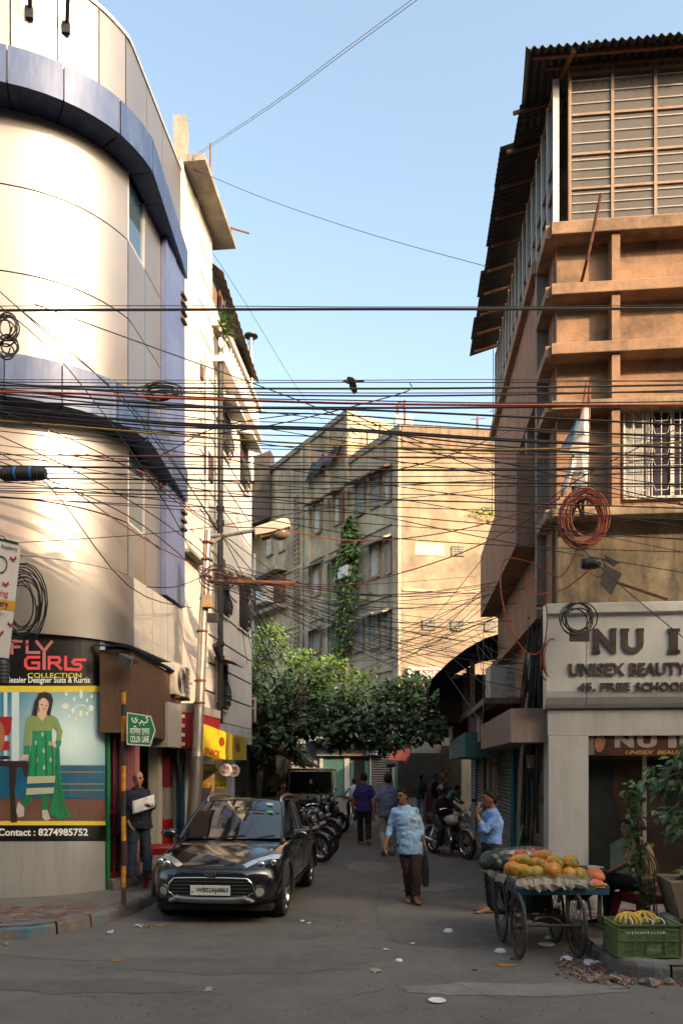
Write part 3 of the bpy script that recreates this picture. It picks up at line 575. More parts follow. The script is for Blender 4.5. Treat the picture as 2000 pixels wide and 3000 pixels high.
b = MB(); f1 = facefn(ya, yb, 0); zs = yz(2206, (ya.y+yb.y)/2); text(b, 'SNACK', .85, .14, lambda u, v, d: f1(u-.08, zs+v-u*.07, .008), bold=.03, shear=.3)
text(b, 'T', .10, .13, lambda u, v, d: f1(u+.25, zs+v+.42, .008), bold=.02, shear=.2)
f2 = facefn(yb, yc, yz(2177, 17.6)); text(b, 'TRUST FAST SNACK', .80, .16, lambda u, v, d: f2(u, v, .01), bold=.01); build(b, 'lettering', ink('sign_red', (170, 26, 32)), YS)
b = MB(); b.flat([(.42+.16*math.cos(q*.6283), .42+.42*0+.09*math.sin(q*.6283)) for q in range(10)], lambda u, v, d: f1(u, zs+.22+v-.42, d), .009); build(b, 'food_picture', ink('food', (150, 62, 34)), YS)
b = MB(); [b.flat([(-.32+k*.16, -.22), (-.21+k*.16, -.22), (-.21+k*.16, -.05), (-.32+k*.16, -.05)], f2, .009) for k in range(5)]; build(b, 'food_pictures', ink('food2', (122, 84, 52)), YS, kind='stuff')
MS = thing('menu_board', 'tall yellow menu board with food pictures under the snack sign', 'sign', W(650, 2330, 16.4))
mq = facefn(V(((622-1000)/F*16.4, 16.4)), V(((664-1000)/F*16.5, 16.5)), 0)
b = MB(); b.prism([(-.16, yz(2312, 16.4)), (.15, yz(2314, 16.4)), (.15, yz(2215, 16.4)), (-.16, yz(2215, 16.4))], mq, -.02, 0); build(b, 'board', ink('sign_yellow', (222, 196, 38)), MS)
b = MB(); [b.flat([(x-.04, z-.10), (x+.04, z-.10), (x+.04, z+.06), (x-.04, z+.06)], mq, .006) for x in (-.1, 0, .1) for z in (1.78, 2.06)]; build(b, 'food_pictures', ink('food3', (176, 150, 138)), MS, kind='stuff')
b = MB(); [b.flat([(-.13+k*.03, z_), (-.11+k*.03, z_), (-.11+k*.03, z_+.045), (-.13+k*.03, z_+.045)], mq, .006) for k in range(9) if k % 4 != 3 for z_ in (1.55, 1.885)]; build(b, 'lettering', ink('black', (16, 15, 18), .35), MS, kind='stuff')
for k, (px, py, Y, s1, s2, lab) in enumerate(((662, 2256, 15.3, 'TEA', 'Rs.7/-', 'white round hanging sign reading TEA in red'), (684, 2258, 16.2, 'COFFEE', 'Rs.8/-', 'white round hanging sign reading COFFEE in red'))):
    p = W(px, py, Y); r = 18.5/F*Y; o = thing('price_disc', lab, 'sign', p); b = MB(); b.lathe([(0, -.006), (r, -.006), (r, .006), (0, .006)], p, 22, (.05, -1, 0)); build(b, 'disc', mat('disc_white', (.66, .65, .62), .5), o)
    b = MB(); text(b, s1, r*1.2, r*.5, lambda u, v, d: p+V((u, -.012, v+r*.32)), bold=.02); text(b, s2, r*1.6, r*.5, lambda u, v, d: p+V((u, -.012, v-r*.36)), bold=.02); build(b, 'lettering', ink('sign_red', (170, 26, 32)), o)
    b = MB(); b.tube([p+V((0, 0, r)), p+V((0, 0, r+.35))], .005, 4); build(b, 'string', M['wire'], o)
# ---------------------------------------------------------------- white building along the lane
WB = thing('white_building', 'tall white plastered building with dark grooves, drainpipe and grilled windows', 'building', (-3.2, 17, .15))
def LY(Y): return (Y-5.64)/math.cos(math.atan(.0981))                 # arc on LX for a depth
ya0, ya1, yb1 = 14.22, 16.35, 20.26
b = MB(); LX.strip(b, LY(ya0), LY(yb1), 2.95, 12.4, -2.5, -.03); LX.strip(b, LY(ya0), LY(ya1), 12.4, 13.25, -2.5, -.031); build(b, 'wall_core', M['groove'], WB)
b = MB(); LX.strip(b, LY(yb1)-.02, LY(yb1), 2.95, 12.4, -2.4, .0); build(b, 'end_wall', M['white_wall'], WB)
z = 2.95; k = 0
while z < 13.2:
    z2 = min(z+.60, 13.24); y0 = 15.35; y1 = yb1 if z2 < 12.3 else ya1
    b = MB(); LX.strip(b, LY(y0), LY(y1), z+.022, z2-.022, -.4, 0); build(b, 'wall_course', M['white_wall'], WB); z = z2
b = MB(); LX.strip(b, LY(ya0), LY(14.36), 2.95, 13.24, -.4, 0); LX.strip(b, LY(15.2), LY(15.36), 2.95, 13.24, -.4, .004); LX.strip(b, LY(14.36), LY(15.2), 2.95, 4.9, -.4, 0); LX.strip(b, LY(14.36), LY(15.2), 6.0, 6.75, -.4, .002); build(b, 'pier', M['white_wall'], WB)
def jali(parent, wall, t0, t1, z0, z1, off, cw, ch, m, bar=.5):
    b = MB(); nx = max(2, int((t1-t0)/cw)); nz = max(2, int((z1-z0)/ch)); dx = (t1-t0)/nx; dz = (z1-z0)/nz
    for i in range(nx+1): wall.strip(b, t0+i*dx-dx*bar/2, t0+i*dx+dx*bar/2, z0, z1, off-.04, off, 9)
    for j in range(nz+1): wall.strip(b, t0, t1, z0+j*dz-dz*bar/2, z0+j*dz+dz*bar/2, off-.04, off-.006, 9)
    return build(b, 'jali_screen', m, parent, kind='stuff')
for z0, z1 in ((4.9, 6.0), (6.75, 13.2)): jali(WB, LX, LY(14.36), LY(15.2), z0, z1, -.01, .105, .125, M['white_wall'], .58)
b = MB(); p = LX.pt(LY(14.8), 6.38, .0); b.ring(p, (1, -.1, 0), .20, .03, 20, 6); b.ell(p, .03, .13, .13, 10, 6); build(b, 'medallion', M['white_wall'], WB)
b = MB(); LX.strip(b, LY(14.3), LY(15.3), 5.98, 6.04, 0, .16); build(b, 'ledge', M['concrete'], WB)
b = MB(); LX.strip(b, LY(14.3), LY(16.75), 13.25, 13.38, -.4, .42); build(b, 'roof_slab', M['concrete'], WB, bev=.01)
b = MB(); p = LX.pt(LY(14.5), 13.3, -.1); b.box(p.x-.12, p.x+.12, p.y-.12, p.y+.12, 13.3, 14.2); build(b, 'roof_post', M['concrete'], WB)
b = MB(); p = LX.pt(LY(16.2), 13.35, .35); b.tube([p, p+V((.45, .2, .0))], .02, 6); p = LX.pt(LY(15.0), 13.38, .33); b.tube([p, p+V((0, 0, .75))], .018, 6); build(b, 'roof_rod', M['rust'], WB)
# upper storey: balustrade, rusty windows, corrugated eaves
b = MB(); LX.strip(b, LY(ya1), LY(yb1)+.1, 11.38, 11.5, -.02, .26); LX.strip(b, LY(ya1), LY(yb1)+.1, 10.62, 10.74, -.02, .26); build(b, 'balcony_rail', M['white_wall'], WB)
bp = MB(); bp.lathe([(.03, 0), (.05, .05), (.03, .12), (.062, .3), (.035, .46), (.05, .58), (.03, .64)], (0, 0, 0), 8); bme = bp.mesh('baluster', M['white_wall'])
yy = ya1+.08
while yy < yb1: p = LX.pt(LY(yy), 10.74, .16); inst(bme, 'baluster', WB, Matrix.Translation(p-V(WB.location))); yy += .2
for i in range(5):
    b = MB(); t0 = LY(16.5)+i*.76
    def fn(u, v): t = t0+u*.78; return LX.pt(t, 12.95-.38*v+.03*math.cos(u*2*math.pi*3)-(t-LY(16.5))*.13, -.25+.45*v)
    b.grid(fn, 24, 3); o = build(b, 'roof_sheet', mat('brown_sheet', (.11, .085, .07), .75, var=.25, vs=5, stain=(.04, .03, .025), sk=.6), WB, recalc=False); o.modifiers.new('s', 'SOLIDIFY').thickness = .012
for px0, px1, py0, py1 in ((640, 650, 860, 930), (650, 660, 890, 960), (702, 716, 1065, 1150)):
    b = MB(); LX.box(b, px0, px1, py0, py1, .003, .03); w = build(b, 'window', M['rust'], WB)
    b = MB(); LX.box(b, px0+2, px1-2, py0+6, py1-6, .034, .01); build(b, 'pane', M['glass'], w)
# grilled windows with sun shades
def grille_window(wall, parent, px0, px1, py0, py1, shade=.40, bulge=.10, off=0.0):
    t0 = wall.t(px0, off); t1 = wall.t(px1, off); tm = (t0+t1)/2; z0 = wall.z(py1, tm, off); z1 = wall.z(py0, tm, off)
    b = MB(); wall.strip(b, t0, t1, z0, z1, off+.002, off+.012); w = build(b, 'window', M['dark'], parent)
    b = MB(); [wall.strip(b, a, c, e, f, off+.003, off+.05) for a, c, e, f in ((t0-.05, t0, z0-.05, z1+.05), (t1, t1+.05, z0-.05, z1+.05), (t0, t1, z0-.05, z0), (t0, t1, z1, z1+.05))]; build(b, 'window_frame', M['white_wall'], w)
    b = MB(); n = max(3, int((t1-t0)/.14))
    for i in range(n+1):
        t = lerp(t0+.02, t1-.02, i/n); b.tube([wall.pt(t, lerp(z1, z0, k/6), off+.05+bulge*math.sin(max(0, k/6-.35)*3.14/.65)*(k > 2)) for k in range(7)], .012, 4)
    for j in range(1, 7):
        z = lerp(z1, z0, j/7)
        for i in range(n):
            b.ring(wall.pt(lerp(t0, t1, (i+.5)/n), z, off+.06+bulge*.7*(j > 3)), (1, -.1, 0), min(.055, (t1-t0)/n*.42), .009, 8, 4)
    build(b, 'window_grille', M['iron'], w, kind='stuff')
    if shade: b = MB(); b.hexa([wall.pt(t0-.15, z1+.10, 0), wall.pt(t1+.2, z1+.10, 0), wall.pt(t1+.2, z1-.02, shade), wall.pt(t0-.15, z1-.02, shade)], [wall.pt(t0-.15, z1+.20, 0), wall.pt(t1+.2, z1+.20, 0), wall.pt(t1+.2, z1+.05, shade), wall.pt(t0-.15, z1+.05, shade)]); build(b, 'sun_shade', M['white_wall'], w)
    return w
for r in ((640, 668, 1205, 1330), (697, 720, 1300, 1432), (634, 664, 1702, 1800), (695, 721, 1712, 1845), (632, 660, 1946, 2078)): grille_window(LX, WB, *r)
for px0, px1, py0, py1 in ((585, 592, 1075, 1110), (637, 650, 1140, 1165), (597, 620, 1325, 1400), (636, 655, 1632, 1680)):
    b = MB(); LX.box(b, px0, px1, py0, py1, .002, .04); w = build(b, 'vent_window', M['wood_dark'], WB)
# black drainpipe and grey pipe
DP = thing('drainpipe', 'thick black cast iron drainpipe on the white building', 'pipe', LX.pt(LY(16.55), .15, .16))
b = MB(); P0 = LX.pt(LY(16.45), 0, .15); b.tube([P0+V((0, 0, 2.9)), P0+V((0, 0, 11.3))], .062, 10); build(b, 'pipe', M['iron'], DP)
for zz in (11.2, 9.4, 7.5, 7.2, 6.0, 4.6, 4.3, 3.3): b = MB(); b.lathe([(.064, -.06), (.085, -.05), (.085, .05), (.064, .06)], P0+V((0, 0, zz)), 10); build(b, 'collar', M['iron'], DP)
b = MB(); b.tube([P0+V((0, 0, 4.2)), P0+V((-.02, -.22, 4.35)), P0+V((-.05, -.45, 4.5))], .055, 8); build(b, 'elbow', M['iron'], DP)
b = MB(); q = LX.pt(LY(15.75), 0, .05); b.tube([q+V((0, 0, 4)), q+V((0, 0, 10.5))], .03, 6); single(b, 'thin_pipe', M['white_metal'], 'thin white pipe running up the white building', 'pipe', q+V((0, 0, 4)))
def leafblade(b, p, d, L, w, up=V((0, 0, 1))):
    d = V(d).normalized(); s = d.cross(up); s = s.normalized() if s.length > .05 else V((1, 0, 0)); n = s.cross(d); m = V(p)+d*L*.5+n*L*.06
    b.add([V(p), m+s*w, V(p)+d*L-n*L*.1, m-s*w, m+n*-.02*L], [(0, 1, 4), (1, 2, 4), (2, 3, 4), (3, 0, 4)])
rp = random.Random(21)
pp_ = thing('wall_plant', 'leafy sapling sprouting from the top of the drainpipe', 'plant', P0+V((0, 0, 11.3)))
b = MB(); [leafblade(b, P0+V((.05, 0, 11.2+rp.uniform(0, .5))), (rp.uniform(-.3, 1), rp.uniform(-1, 1), rp.uniform(-.4, .9)), rp.uniform(.25, .45), .04) for _ in range(60)]; build(b, 'foliage', M['leaf'], pp_, recalc=False, kind='stuff')
b = MB(); b.tube([P0+V((0, 0, 11.2)), P0+V((.08, 0, 11.6)), P0+V((.1, .05, 12))], [.02, .015, .006], 5); build(b, 'stem', M['bark'], pp_)
CV = thing('vent_chimney', 'silver vent chimney with round cap behind the white building', 'chimney', W(735, 1180, 21.2))
c0 = W(735, 1180, 21.2); b = MB(); b.lathe([(.09, -2.2), (.09, 1.0), (.05, 1.35), (.05, 1.8)], c0, 14); build(b, 'flue', M['steel'], CV)
b = MB(); b.lathe([(.0, 1.92), (.19, 1.86), (.19, 1.83), (.0, 1.86)], c0, 18); build(b, 'cap', mat('cap_green', (.05, .07, .07), .5, metal=.4), CV)
b = MB(); b.tube([c0+V((.05, 0, 1.6)), c0+V((.12, 0, 1.84))], .008, 4); b.tube([c0+V((-.05, 0, 1.6)), c0+V((-.12, 0, 1.84))], .008, 4); build(b, 'stay', M['iron'], CV)
# ground-floor shops under the white building
b = MB(); LX.strip(b, LY(14.22), LY(14.95), .15, 2.95, -.5, 0); LX.strip(b, LY(17.35), LY(18.3), .15, 2.95, -.5, .02); LX.strip(b, LY(14.95), LY(yb1), 2.55, 2.95, -.5, .01); build(b, 'shop_pier', mat('shop_white', (.55, .52, .48), .8, stain=(.15, .12, .1), sk=.6, var=.1), WB)
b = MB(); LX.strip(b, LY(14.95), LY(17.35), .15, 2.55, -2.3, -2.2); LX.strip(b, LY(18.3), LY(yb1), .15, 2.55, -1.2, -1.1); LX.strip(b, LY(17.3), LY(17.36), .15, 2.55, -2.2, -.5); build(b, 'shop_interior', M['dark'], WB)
def shutter(wall, parent, t0, t1, z0, z1, off, m, name='shutter', pitch=.075):
    b = MB(); n = int((z1-z0)/pitch); prof = []
    for i in range(n*4+1): z = z0+i*pitch/4; prof.append((z, off+.018*math.cos(i*math.pi/2)))
    b.add([wall.pt(t, z, o) for z, o in prof for t in (t0, t1)], [(2*i, 2*i+1, 2*i+3, 2*i+2) for i in range(len(prof)-1)]); return build(b, name, m, parent, recalc=False)
shutter(LX, WB, LY(18.32), LY(19.3), .15, 2.55, -.06, mat('black_shutter', (.03, .029, .028), .5, metal=.4))
SC_ = thing('snack_counter', 'red snack stall counter with dispenser under the yellow sign', 'counter', LX.pt(LY(15.6), .15, .2))
b = MB(); LX.strip(b, LY(15.0), LY(16.5), .15, 1.15, -.35, .25); build(b, 'counter', mat('red_gloss', lin((158, 14, 22)), .3), SC_, bev=.01)
b = MB(); LX.strip(b, LY(14.97), LY(16.52), 1.152, 1.19, -.38, .29); build(b, 'counter_top', M['wood_dark'], SC_)
b = MB(); LX.strip(b, LY(15.05), LY(15.35), 1.19, 1.55, .0, .22); build(b, 'dispenser', ink('dispenser_lilac', (96, 84, 110)), SC_)
b = MB(); LX.strip(b, LY(15.04), LY(15.36), 1.552, 1.66, -.01, .23); build(b, 'dispenser_lid', ink('dispenser_yellow', (208, 150, 40)), SC_)
PS = thing('cafe_poster', 'framed poster of a coffee cup inside the snack stall', 'poster', LX.pt(LY(16.0), 1.7, -.1))
pq = facefn(V(((594-1000)/F*15.9, 15.9)), V(((626-1000)/F*15.95, 15.95)), 0)
b = MB(); b.prism([(-.14, 1.38), (.14, 1.38), (.14, 2.02), (-.14, 2.02)], pq, -.02, 0); build(b, 'frame', M['wood_dark'], PS)
b = MB(); b.flat([(-.12, 1.4), (.12, 1.4), (.12, 2.0), (-.12, 2.0)], pq, .004); build(b, 'print', ink('poster_tan', (150, 128, 74)), PS)
b = MB(); b.flat([(-.07, 1.45), (.05, 1.45), (.08, 1.58), (-.10, 1.58)], pq, .008); build(b, 'cup', ink('table', (46, 26, 26)), PS)
b = MB(); [b.flat([(-.08+k*.025, 1.84), (-.065+k*.025, 1.84), (-.065+k*.025, 1.88), (-.08+k*.025, 1.88)], pq, .008) for k in range(7)]; build(b, 'lettering', ink('table', (46, 26, 26)), PS, kind='stuff')
# dark lean-to hut beyond, with tin roof, tarp and wall unit
HU = thing('tin_hut', 'dark lean-to tin hut against the lane wall behind the parked motorcycles', 'hut', (-2.6, 23, .15))
hw = Wall([(-2.42, 20.3), (-1.75, 27.2)])
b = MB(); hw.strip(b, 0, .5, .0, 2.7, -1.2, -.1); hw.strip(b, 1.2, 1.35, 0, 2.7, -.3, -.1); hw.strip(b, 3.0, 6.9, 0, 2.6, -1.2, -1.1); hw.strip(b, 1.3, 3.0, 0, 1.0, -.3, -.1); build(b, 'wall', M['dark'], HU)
b = MB(); hw.strip(b, 0, 7.0, 2.7, 3.5, -1.4, -.05); build(b, 'upper_wall', M['wood_dark'], HU)
b = MB(); b.grid(lambda u, v: hw.pt(1.0+u*4.5, 2.75-.75*v-.05*abs(math.sin(u*9))*v, -.1+1.25*v), 18, 5); o = build(b, 'tarpaulin', mat('brown_tarp', (.05, .032, .024), .8, var=.4, vs=4), HU, recalc=False); o.modifiers.new('s', 'SOLIDIFY').thickness = .02
LWIN = thing('lit_office', 'pale wall of a small office seen past the dark hut', 'wall', (-2.9, 24.2, 0))
b = MB(); b.box(-2.62, -2.18, 25.6, 25.7, .0, 2.3); build(b, 'wall', mat('shop_white', (.55, .52, .48), .8), LWIN)
q = W(716, 2072, 20.6); WU = thing('window_unit', 'white window frame with an air conditioner above the tin hut', 'window', q+V((0, 0, -.35)))
b = MB(); b.box(q.x-.42, q.x+.30, q.y, q.y+.5, q.z-.45, q.z+.3); build(b, 'casing', mat('brick_red', (.22, .09, .06), .9, var=.3, vs=9), WU)
b = MB(); [b.box(q.x+a, q.x+c, q.y-.06, q.y+.01, q.z+e, q.z+f) for a, c, e, f in ((-.25, -.19, -.4, .25), (.26, .32, -.4, .25), (-.19, .26, .19, .25), (-.19, .26, -.05, .0), (.02, .06, 0, .19))]; build(b, 'window_frame', M['white_metal'], WU)
b = MB(); b.box(q.x-.28, q.x+.12, q.y-.3, q.y-.07, q.z-.42, q.z-.12); [b.box(q.x-.25, q.x+.09, q.y-.315, q.y-.295, q.z-.40+k*.05, q.z-.385+k*.05) for k in range(5)]; build(b, 'air_conditioner', M['white_metal'], WU)
for k, (px, py) in enumerate(((686, 2098), (706, 2102))):
    q = W(px, py, 19.6); o = thing('lane_floodlight', 'white floodlight on a rusty arm over the snack stall', 'lamp', q, 0, 'floodlights over the snack stall'); b = MB(); b.beam(q+V((-.08, 0, .10)), q+V((.06, -.08, -.10)), .16, .10); build(b, 'housing', M['white_metal'], o, bev=.01)
    b = MB(); b.tube([q, q+V((0, .05, .18))], .012, 5); build(b, 'bracket', M['rust'], o)
b = MB(); b.tube([W(590, 2062, 16.5), W(640, 2078, 18), W(715, 2092, 19.7)], .03, 6); single(b, 'iron_pipe', M['rust'], 'rusty iron arm reaching along the white building over the signs', 'pipe', W(590, 2062, 16.5))
# ---------------------------------------------------------------- old apartment block closing the lane
BB = thing('old_apartment_block', 'weathered ochre apartment block closing the end of the lane', 'building', (2.57, 33, 0))
FL = Wall([(-6.6, 48.18), (2.57, 33.0)]); FR = Wall([(2.57, 33.0), (12.0, 34.2)])
def c7(x, y): return (700+x/1.96, 1150+y/1.96)
tS = FL.t(1022)
b = MB(); FL.strip(b, 0, tS, 0, 19.0, -3, 0); build(b, 'wall', M['old'], BB)
b = MB(); FL.strip(b, tS, FL.S[-1]-.01, 0, 16.62, -3, 0); build(b, 'wall', M['old'], BB)
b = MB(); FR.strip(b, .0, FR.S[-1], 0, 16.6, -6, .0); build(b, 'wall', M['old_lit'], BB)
b = MB(); FR.strip(b, .02, FR.S[-1], 15.75, 16.72, -.2, .05); build(b, 'parapet', mat('parapet_stained', (.22, .15, .10), .95, var=.3, vs=3, bump=.5, bs=12, stain=(.06, .045, .035), sk=.9, sscale=(1.5, 1.5, .2)), BB)
b = MB(); FR.strip(b, 0.02, FR.S[-1], 9.55, 9.66, 0, .05); build(b, 'string_course', M['old'], BB)
b = MB(); FR.strip(b, 0.02, FR.S[-1], 5.35, 5.5, 0, .06); build(b, 'string_course', M['old'], BB)
t = FR.t(700+1095/1.96); b = MB(); FR.strip(b, t-.65, t+.65, FR.z(1150+935/1.96, t), FR.z(1150+865/1.96, t), 0, .02); build(b, 'plaster_patch', mat('plaster_patch', (.58, .47, .33), .9), BB)
def shut_window(wall, px0, px1, py0, py1, m, hood=True):
    t0 = wall.t(px0); t1 = wall.t(px1); tm = (t0+t1)/2; z0 = wall.z(py1, tm); z1 = wall.z(py0, tm)
    if t0 > t1: t0, t1 = t1, t0
    b = MB(); wall.strip(b, t0, t1, z0, z1, .002, .02); w = build(b, 'window', M['dark'], BB)
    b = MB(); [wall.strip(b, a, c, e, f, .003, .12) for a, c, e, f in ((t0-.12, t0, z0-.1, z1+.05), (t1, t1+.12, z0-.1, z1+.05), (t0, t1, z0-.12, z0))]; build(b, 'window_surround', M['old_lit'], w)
    n = 2
    for i in range(n):
        a = lerp(t0, t1, i/n)+.02; c = lerp(t0, t1, (i+1)/n)-.02; b = MB()
        for zz0, zz1 in ((z0+.03, z0+.05*1+(z1-z0)*.30), (z0+(z1-z0)*.36, z0+(z1-z0)*.64), (z0+(z1-z0)*.69, z1-.04)): wall.strip(b, a+.05, c-.05, zz0, zz1, .02, .045)
        wall.strip(b, a, a+.05, z0, z1, .021, .07); wall.strip(b, c-.05, c, z0, z1, .021, .07)
        for q in (.0, .33, .66, .97): wall.strip(b, a+.05, c-.05, lerp(z0, z1, q), lerp(z0, z1, q)+.05, .021, .068)
        build(b, 'shutter_leaf', m, w)
    if hood: b = MB(); b.hexa([wall.pt(t0-.3, z1+.15, 0), wall.pt(t1+.3, z1+.15, 0), wall.pt(t1+.3, z1-.08, .6), wall.pt(t0-.3, z1-.08, .6)], [wall.pt(t0-.3, z1+.28, 0), wall.pt(t1+.3, z1+.28, 0), wall.pt(t1+.3, z1, .6), wall.pt(t0-.3, z1, .6)]); build(b, 'window_hood', hood if hood is not True else M['concrete'], w)
    return w
SB = mat('shutter_blue', (.20, .26, .28), .7, var=.2, vs=4, stain=(.3, .27, .2), sk=.5); SW = mat('shutter_pale', (.48, .49, .47), .7, var=.12, vs=4)
HB = mat('hood_rust', (.10, .05, .035), .85, var=.3, vs=4); HG = mat('hood_tin', (.09, .11, .10), .7, var=.3, vs=4)
for r, m, hd in (((845, 872, 452, 620), SW, HB), ((765, 805, 485, 650), SB, HB), ((680, 716, 525, 695), SB, HB), ((557, 583, 588, 750), SW, HB), ((440, 472, 645, 800), SW, HB),
              ((855, 871, 850, 1030), SW, M['concrete']), ((765, 805, 885, 1055), SW, HG), ((550, 580, 972, 1130), SW, HG), ((435, 466, 1005, 1160), SW, HG),
              ((845, 866, 1270, 1460), SB, M['concrete']), ((757, 800, 1285, 1465), SB, M['concrete']), ((670, 711, 1302, 1480), SB, None), ((540, 575, 1348, 1495), SB, M['concrete']), ((430, 466, 1372, 1490), SB, M['concrete']),
              ((165, 196, 835, 930), SW, None), ((236, 264, 852, 905), SW, None), ((640, 662, 912, 1015), SW, HG)):
    x0, y0 = c7(r[0], r[2]); x1, y1 = c7(r[1], r[3]); shut_window(FL, x0, x1, y0, y1, m, hd)
# bay with rusty grille and a window cooler
x0, y0 = c7(122, 1085); x1, y1 = c7(266, 1240); t0, t1 = FL.t(x0), FL.t(x1); tm = (t0+t1)/2; z0, z1 = FL.z(y1, tm), FL.z(y0, tm)
b = MB(); FL.strip(b, t0, t1, z0, z1, .0, .35); by = build(b, 'bay_window', M['rust'], BB)
b = MB(); n = 16; [FL.strip(b, lerp(t0, t1, i/n)-.03, lerp(t0, t1, i/n)+.03, z0, z1, .352, .40) for i in range(n+1)]; [FL.strip(b, t0, t1, lerp(z0, z1, j/4)-.04, lerp(z0, z1, j/4)+.04, .353, .41) for j in range(5)]; build(b, 'bay_grille', mat('red_oxide', (.16, .06, .04), .8, var=.2), by, kind='stuff')
b = MB(); FL.strip(b, t0-.3, t1+.3, z1+.2, z1+.4, 0, .8); FL.strip(b, t0-.3, t1+.3, z0-.3, z0-.1, 0, .6); build(b, 'bay_slab', M['concrete'], by)
b = MB(); FL.strip(b, lerp(t0, t1, .45), lerp(t0, t1, .78), z0+.15, z0+1.0, .35, .95); build(b, 'window_cooler', M['white_metal'], by)
x0, y0 = c7(612, 1020); t0 = FL.t(x0+8); b = MB(); FL.strip(b, t0, t0+.85, FL.z(y0+32, t0), FL.z(y0, t0), .02, .6); wc = build(b, 'window_cooler', M['white_metal'], BB)
for (a, c, e, f) in ((320, 366, 595, 770), (318, 366, 805, 1050), (318, 366, 1075, 1450)):
    x0, y0 = c7(a, e); x1, y1 = c7(c, f); t0, t1 = FL.t(x0), FL.t(x1); tm = (t0+t1)/2
    b = MB(); FL.strip(b, t0, t1, FL.z(y1, tm), FL.z(y0, tm), .002, .01); jb = build(b, 'jali_back', M['dark'], BB)
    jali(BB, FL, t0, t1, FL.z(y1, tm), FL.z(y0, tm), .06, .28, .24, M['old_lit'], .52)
for x in (372, 396, 408, 516, 630, 905, 922):                            # ribs
    px, _ = c7(x, 0); t = FL.t(px); b = MB(); FL.strip(b, t-.11, t+.11, 2, 16.4 if x > 640 else 18.8, 0, .16); build(b, 'rib', M['old'], BB)
for zz in (12.6, 9.5, 6.2): b = MB(); FL.strip(b, 0, FL.S[-1], zz, zz+.1, 0, .09); build(b, 'string_course', M['old'], BB)
b = MB(); FL.strip(b, 0, tS-.01, 18.85, 19.1, -.2, .12); build(b, 'parapet', M['concrete'], BB)
b = MB(); FL.strip(b, tS, FL.S[-1], 16.45, 16.74, -.2, .10); build(b, 'parapet', M['concrete'], BB)
px, _ = c7(614, 0); t = FL.t(px); b = MB(); b.tube([FL.pt(t, 3, .2), FL.pt(t, 15.2, .2)], .09, 8); build(b, 'rust_pipe', M['rust'], BB)
px, _ = c7(108, 0); t = FL.t(px); b = MB(); b.tube([FL.pt(t, 3, .2), FL.pt(t, 14.6, .2)], .09, 8); build(b, 'grey_pipe', M['steel'], BB)
for r in ((1222, 1292, 882, 935), (1055, 1126, 1305, 1360), (1218, 1286, 1310, 1365), (1412, 1472, 1318, 1370)):
    x0, y0 = c7(r[0], r[2]); x1, y1 = c7(r[1], r[3]); t0, t1 = FR.t(x0), FR.t(x1); z0, z1 = FR.z(y1, t0), FR.z(y0, t0)
    b = MB(); FR.strip(b, t0, t1, z0, z1, .002, .02); w = build(b, 'vent', M['dark'], BB)
    b = MB(); [FR.strip(b, lerp(t0, t1, i/7)-.02, lerp(t0, t1, i/7)+.02, z0, z1, .02, .07) for i in range(8)]; [FR.strip(b, t0, t1, lerp(z0, z1, j/4)-.02, lerp(z0, z1, j/4)+.02, .021, .075) for j in range(5)]; build(b, 'vent_grille', M['concrete'], w, kind='stuff')
# roof clutter: black tin shed, thatch shade with a person, water tank box, aerials
def tinbox(pts, z0, z1, nm, m, lab, cat='shed'):
    b = MB(); b.hexa([(x, y, z0) for x, y in pts], [(x, y, z1) for x, y in pts]); return single(b, nm, m, lab, cat, (pts[0][0], pts[0][1], z0))
a = W(741, 1360, 44); c = W(792, 1360, 43.6)
b = MB(); b.hexa([(a.x-2, a.y, 15.2), (c.x, c.y, 16.2), (c.x, c.y+2.5, 16.2), (a.x-2, a.y+2.5, 15.2)], [(a.x-2, a.y, 19.0), (c.x, c.y, 20.0), (c.x, c.y+2.5, 20.6), (a.x-2, a.y+2.5, 20.4)]); sh = single(b, 'tin_shed', M['corr'], 'black tin shed hung on the far wall beside the white building', 'shed', (a.x, a.y, 15.2))
RT = thing('rooftop_canopy', 'torn bamboo and tarpaulin shade on the apartment block roof', 'canopy', W(960, 1345, 37.5))
b = MB(); b.grid(lambda u, v: FL.pt(FL.t(915)+u*3.0, 18.9-2.1*v+.15*math.sin(u*17+v*4), -.6+1.0*v), 14, 6); o = build(b, 'tarpaulin', mat('slate_tarp', (.05, .055, .06), .8, var=.5, vs=2), RT, recalc=False); o.modifiers.new('s', 'SOLIDIFY').thickness = .03
b = MB(); c0 = FL.pt(FL.t(965), 19.3, -.4); [b.tube([c0, FL.pt(FL.t(965)+.4+k*.28, 17.4+.1*(k % 3), .25)], .03, 4) for k in range(11)]; build(b, 'bamboo', mat('bamboo', (.40, .30, .17), .8), RT, kind='stuff')
b = MB(); q = FR.pt(FR.t(1190), 16.7, -1.2); b.box(q.x-.25, q.x+.55, q.y, q.y+.8, 16.6, 17.7); single(b, 'roof_tank_box', M['white_wall'], 'small white masonry box on the apartment block roof corner', 'roof box', q)
for px, py, kk in ((1164, 1186, 0), (1185, 1172, 0), (1452, 1198, 0), (1398, 1222, 1), (1075, 1258, 1), (1112, 1242, 1)):
    wl_ = FR if px > 1174 else FL; t = wl_.t(px, -.8); q = wl_.pt(t, 16.6 if wl_ is FR or px > 1030 else 19, -.8); top = H-(py-HZ)/F*q.y
    o = thing('roof_aerial', 'thin rusty aerial pole on the apartment block roof', 'aerial', q, 0, 'aerials on the apartment roof'); b = MB(); b.tube([q, V((q.x, q.y, top))], .05, 5); build(b, 'pole', M['rust'], o)
    b = MB(); b.tube([V((q.x-.3, q.y, top-.1)), V((q.x+.35, q.y, top-.05))], .02, 4); build(b, 'crossbar', M['rust'], o)
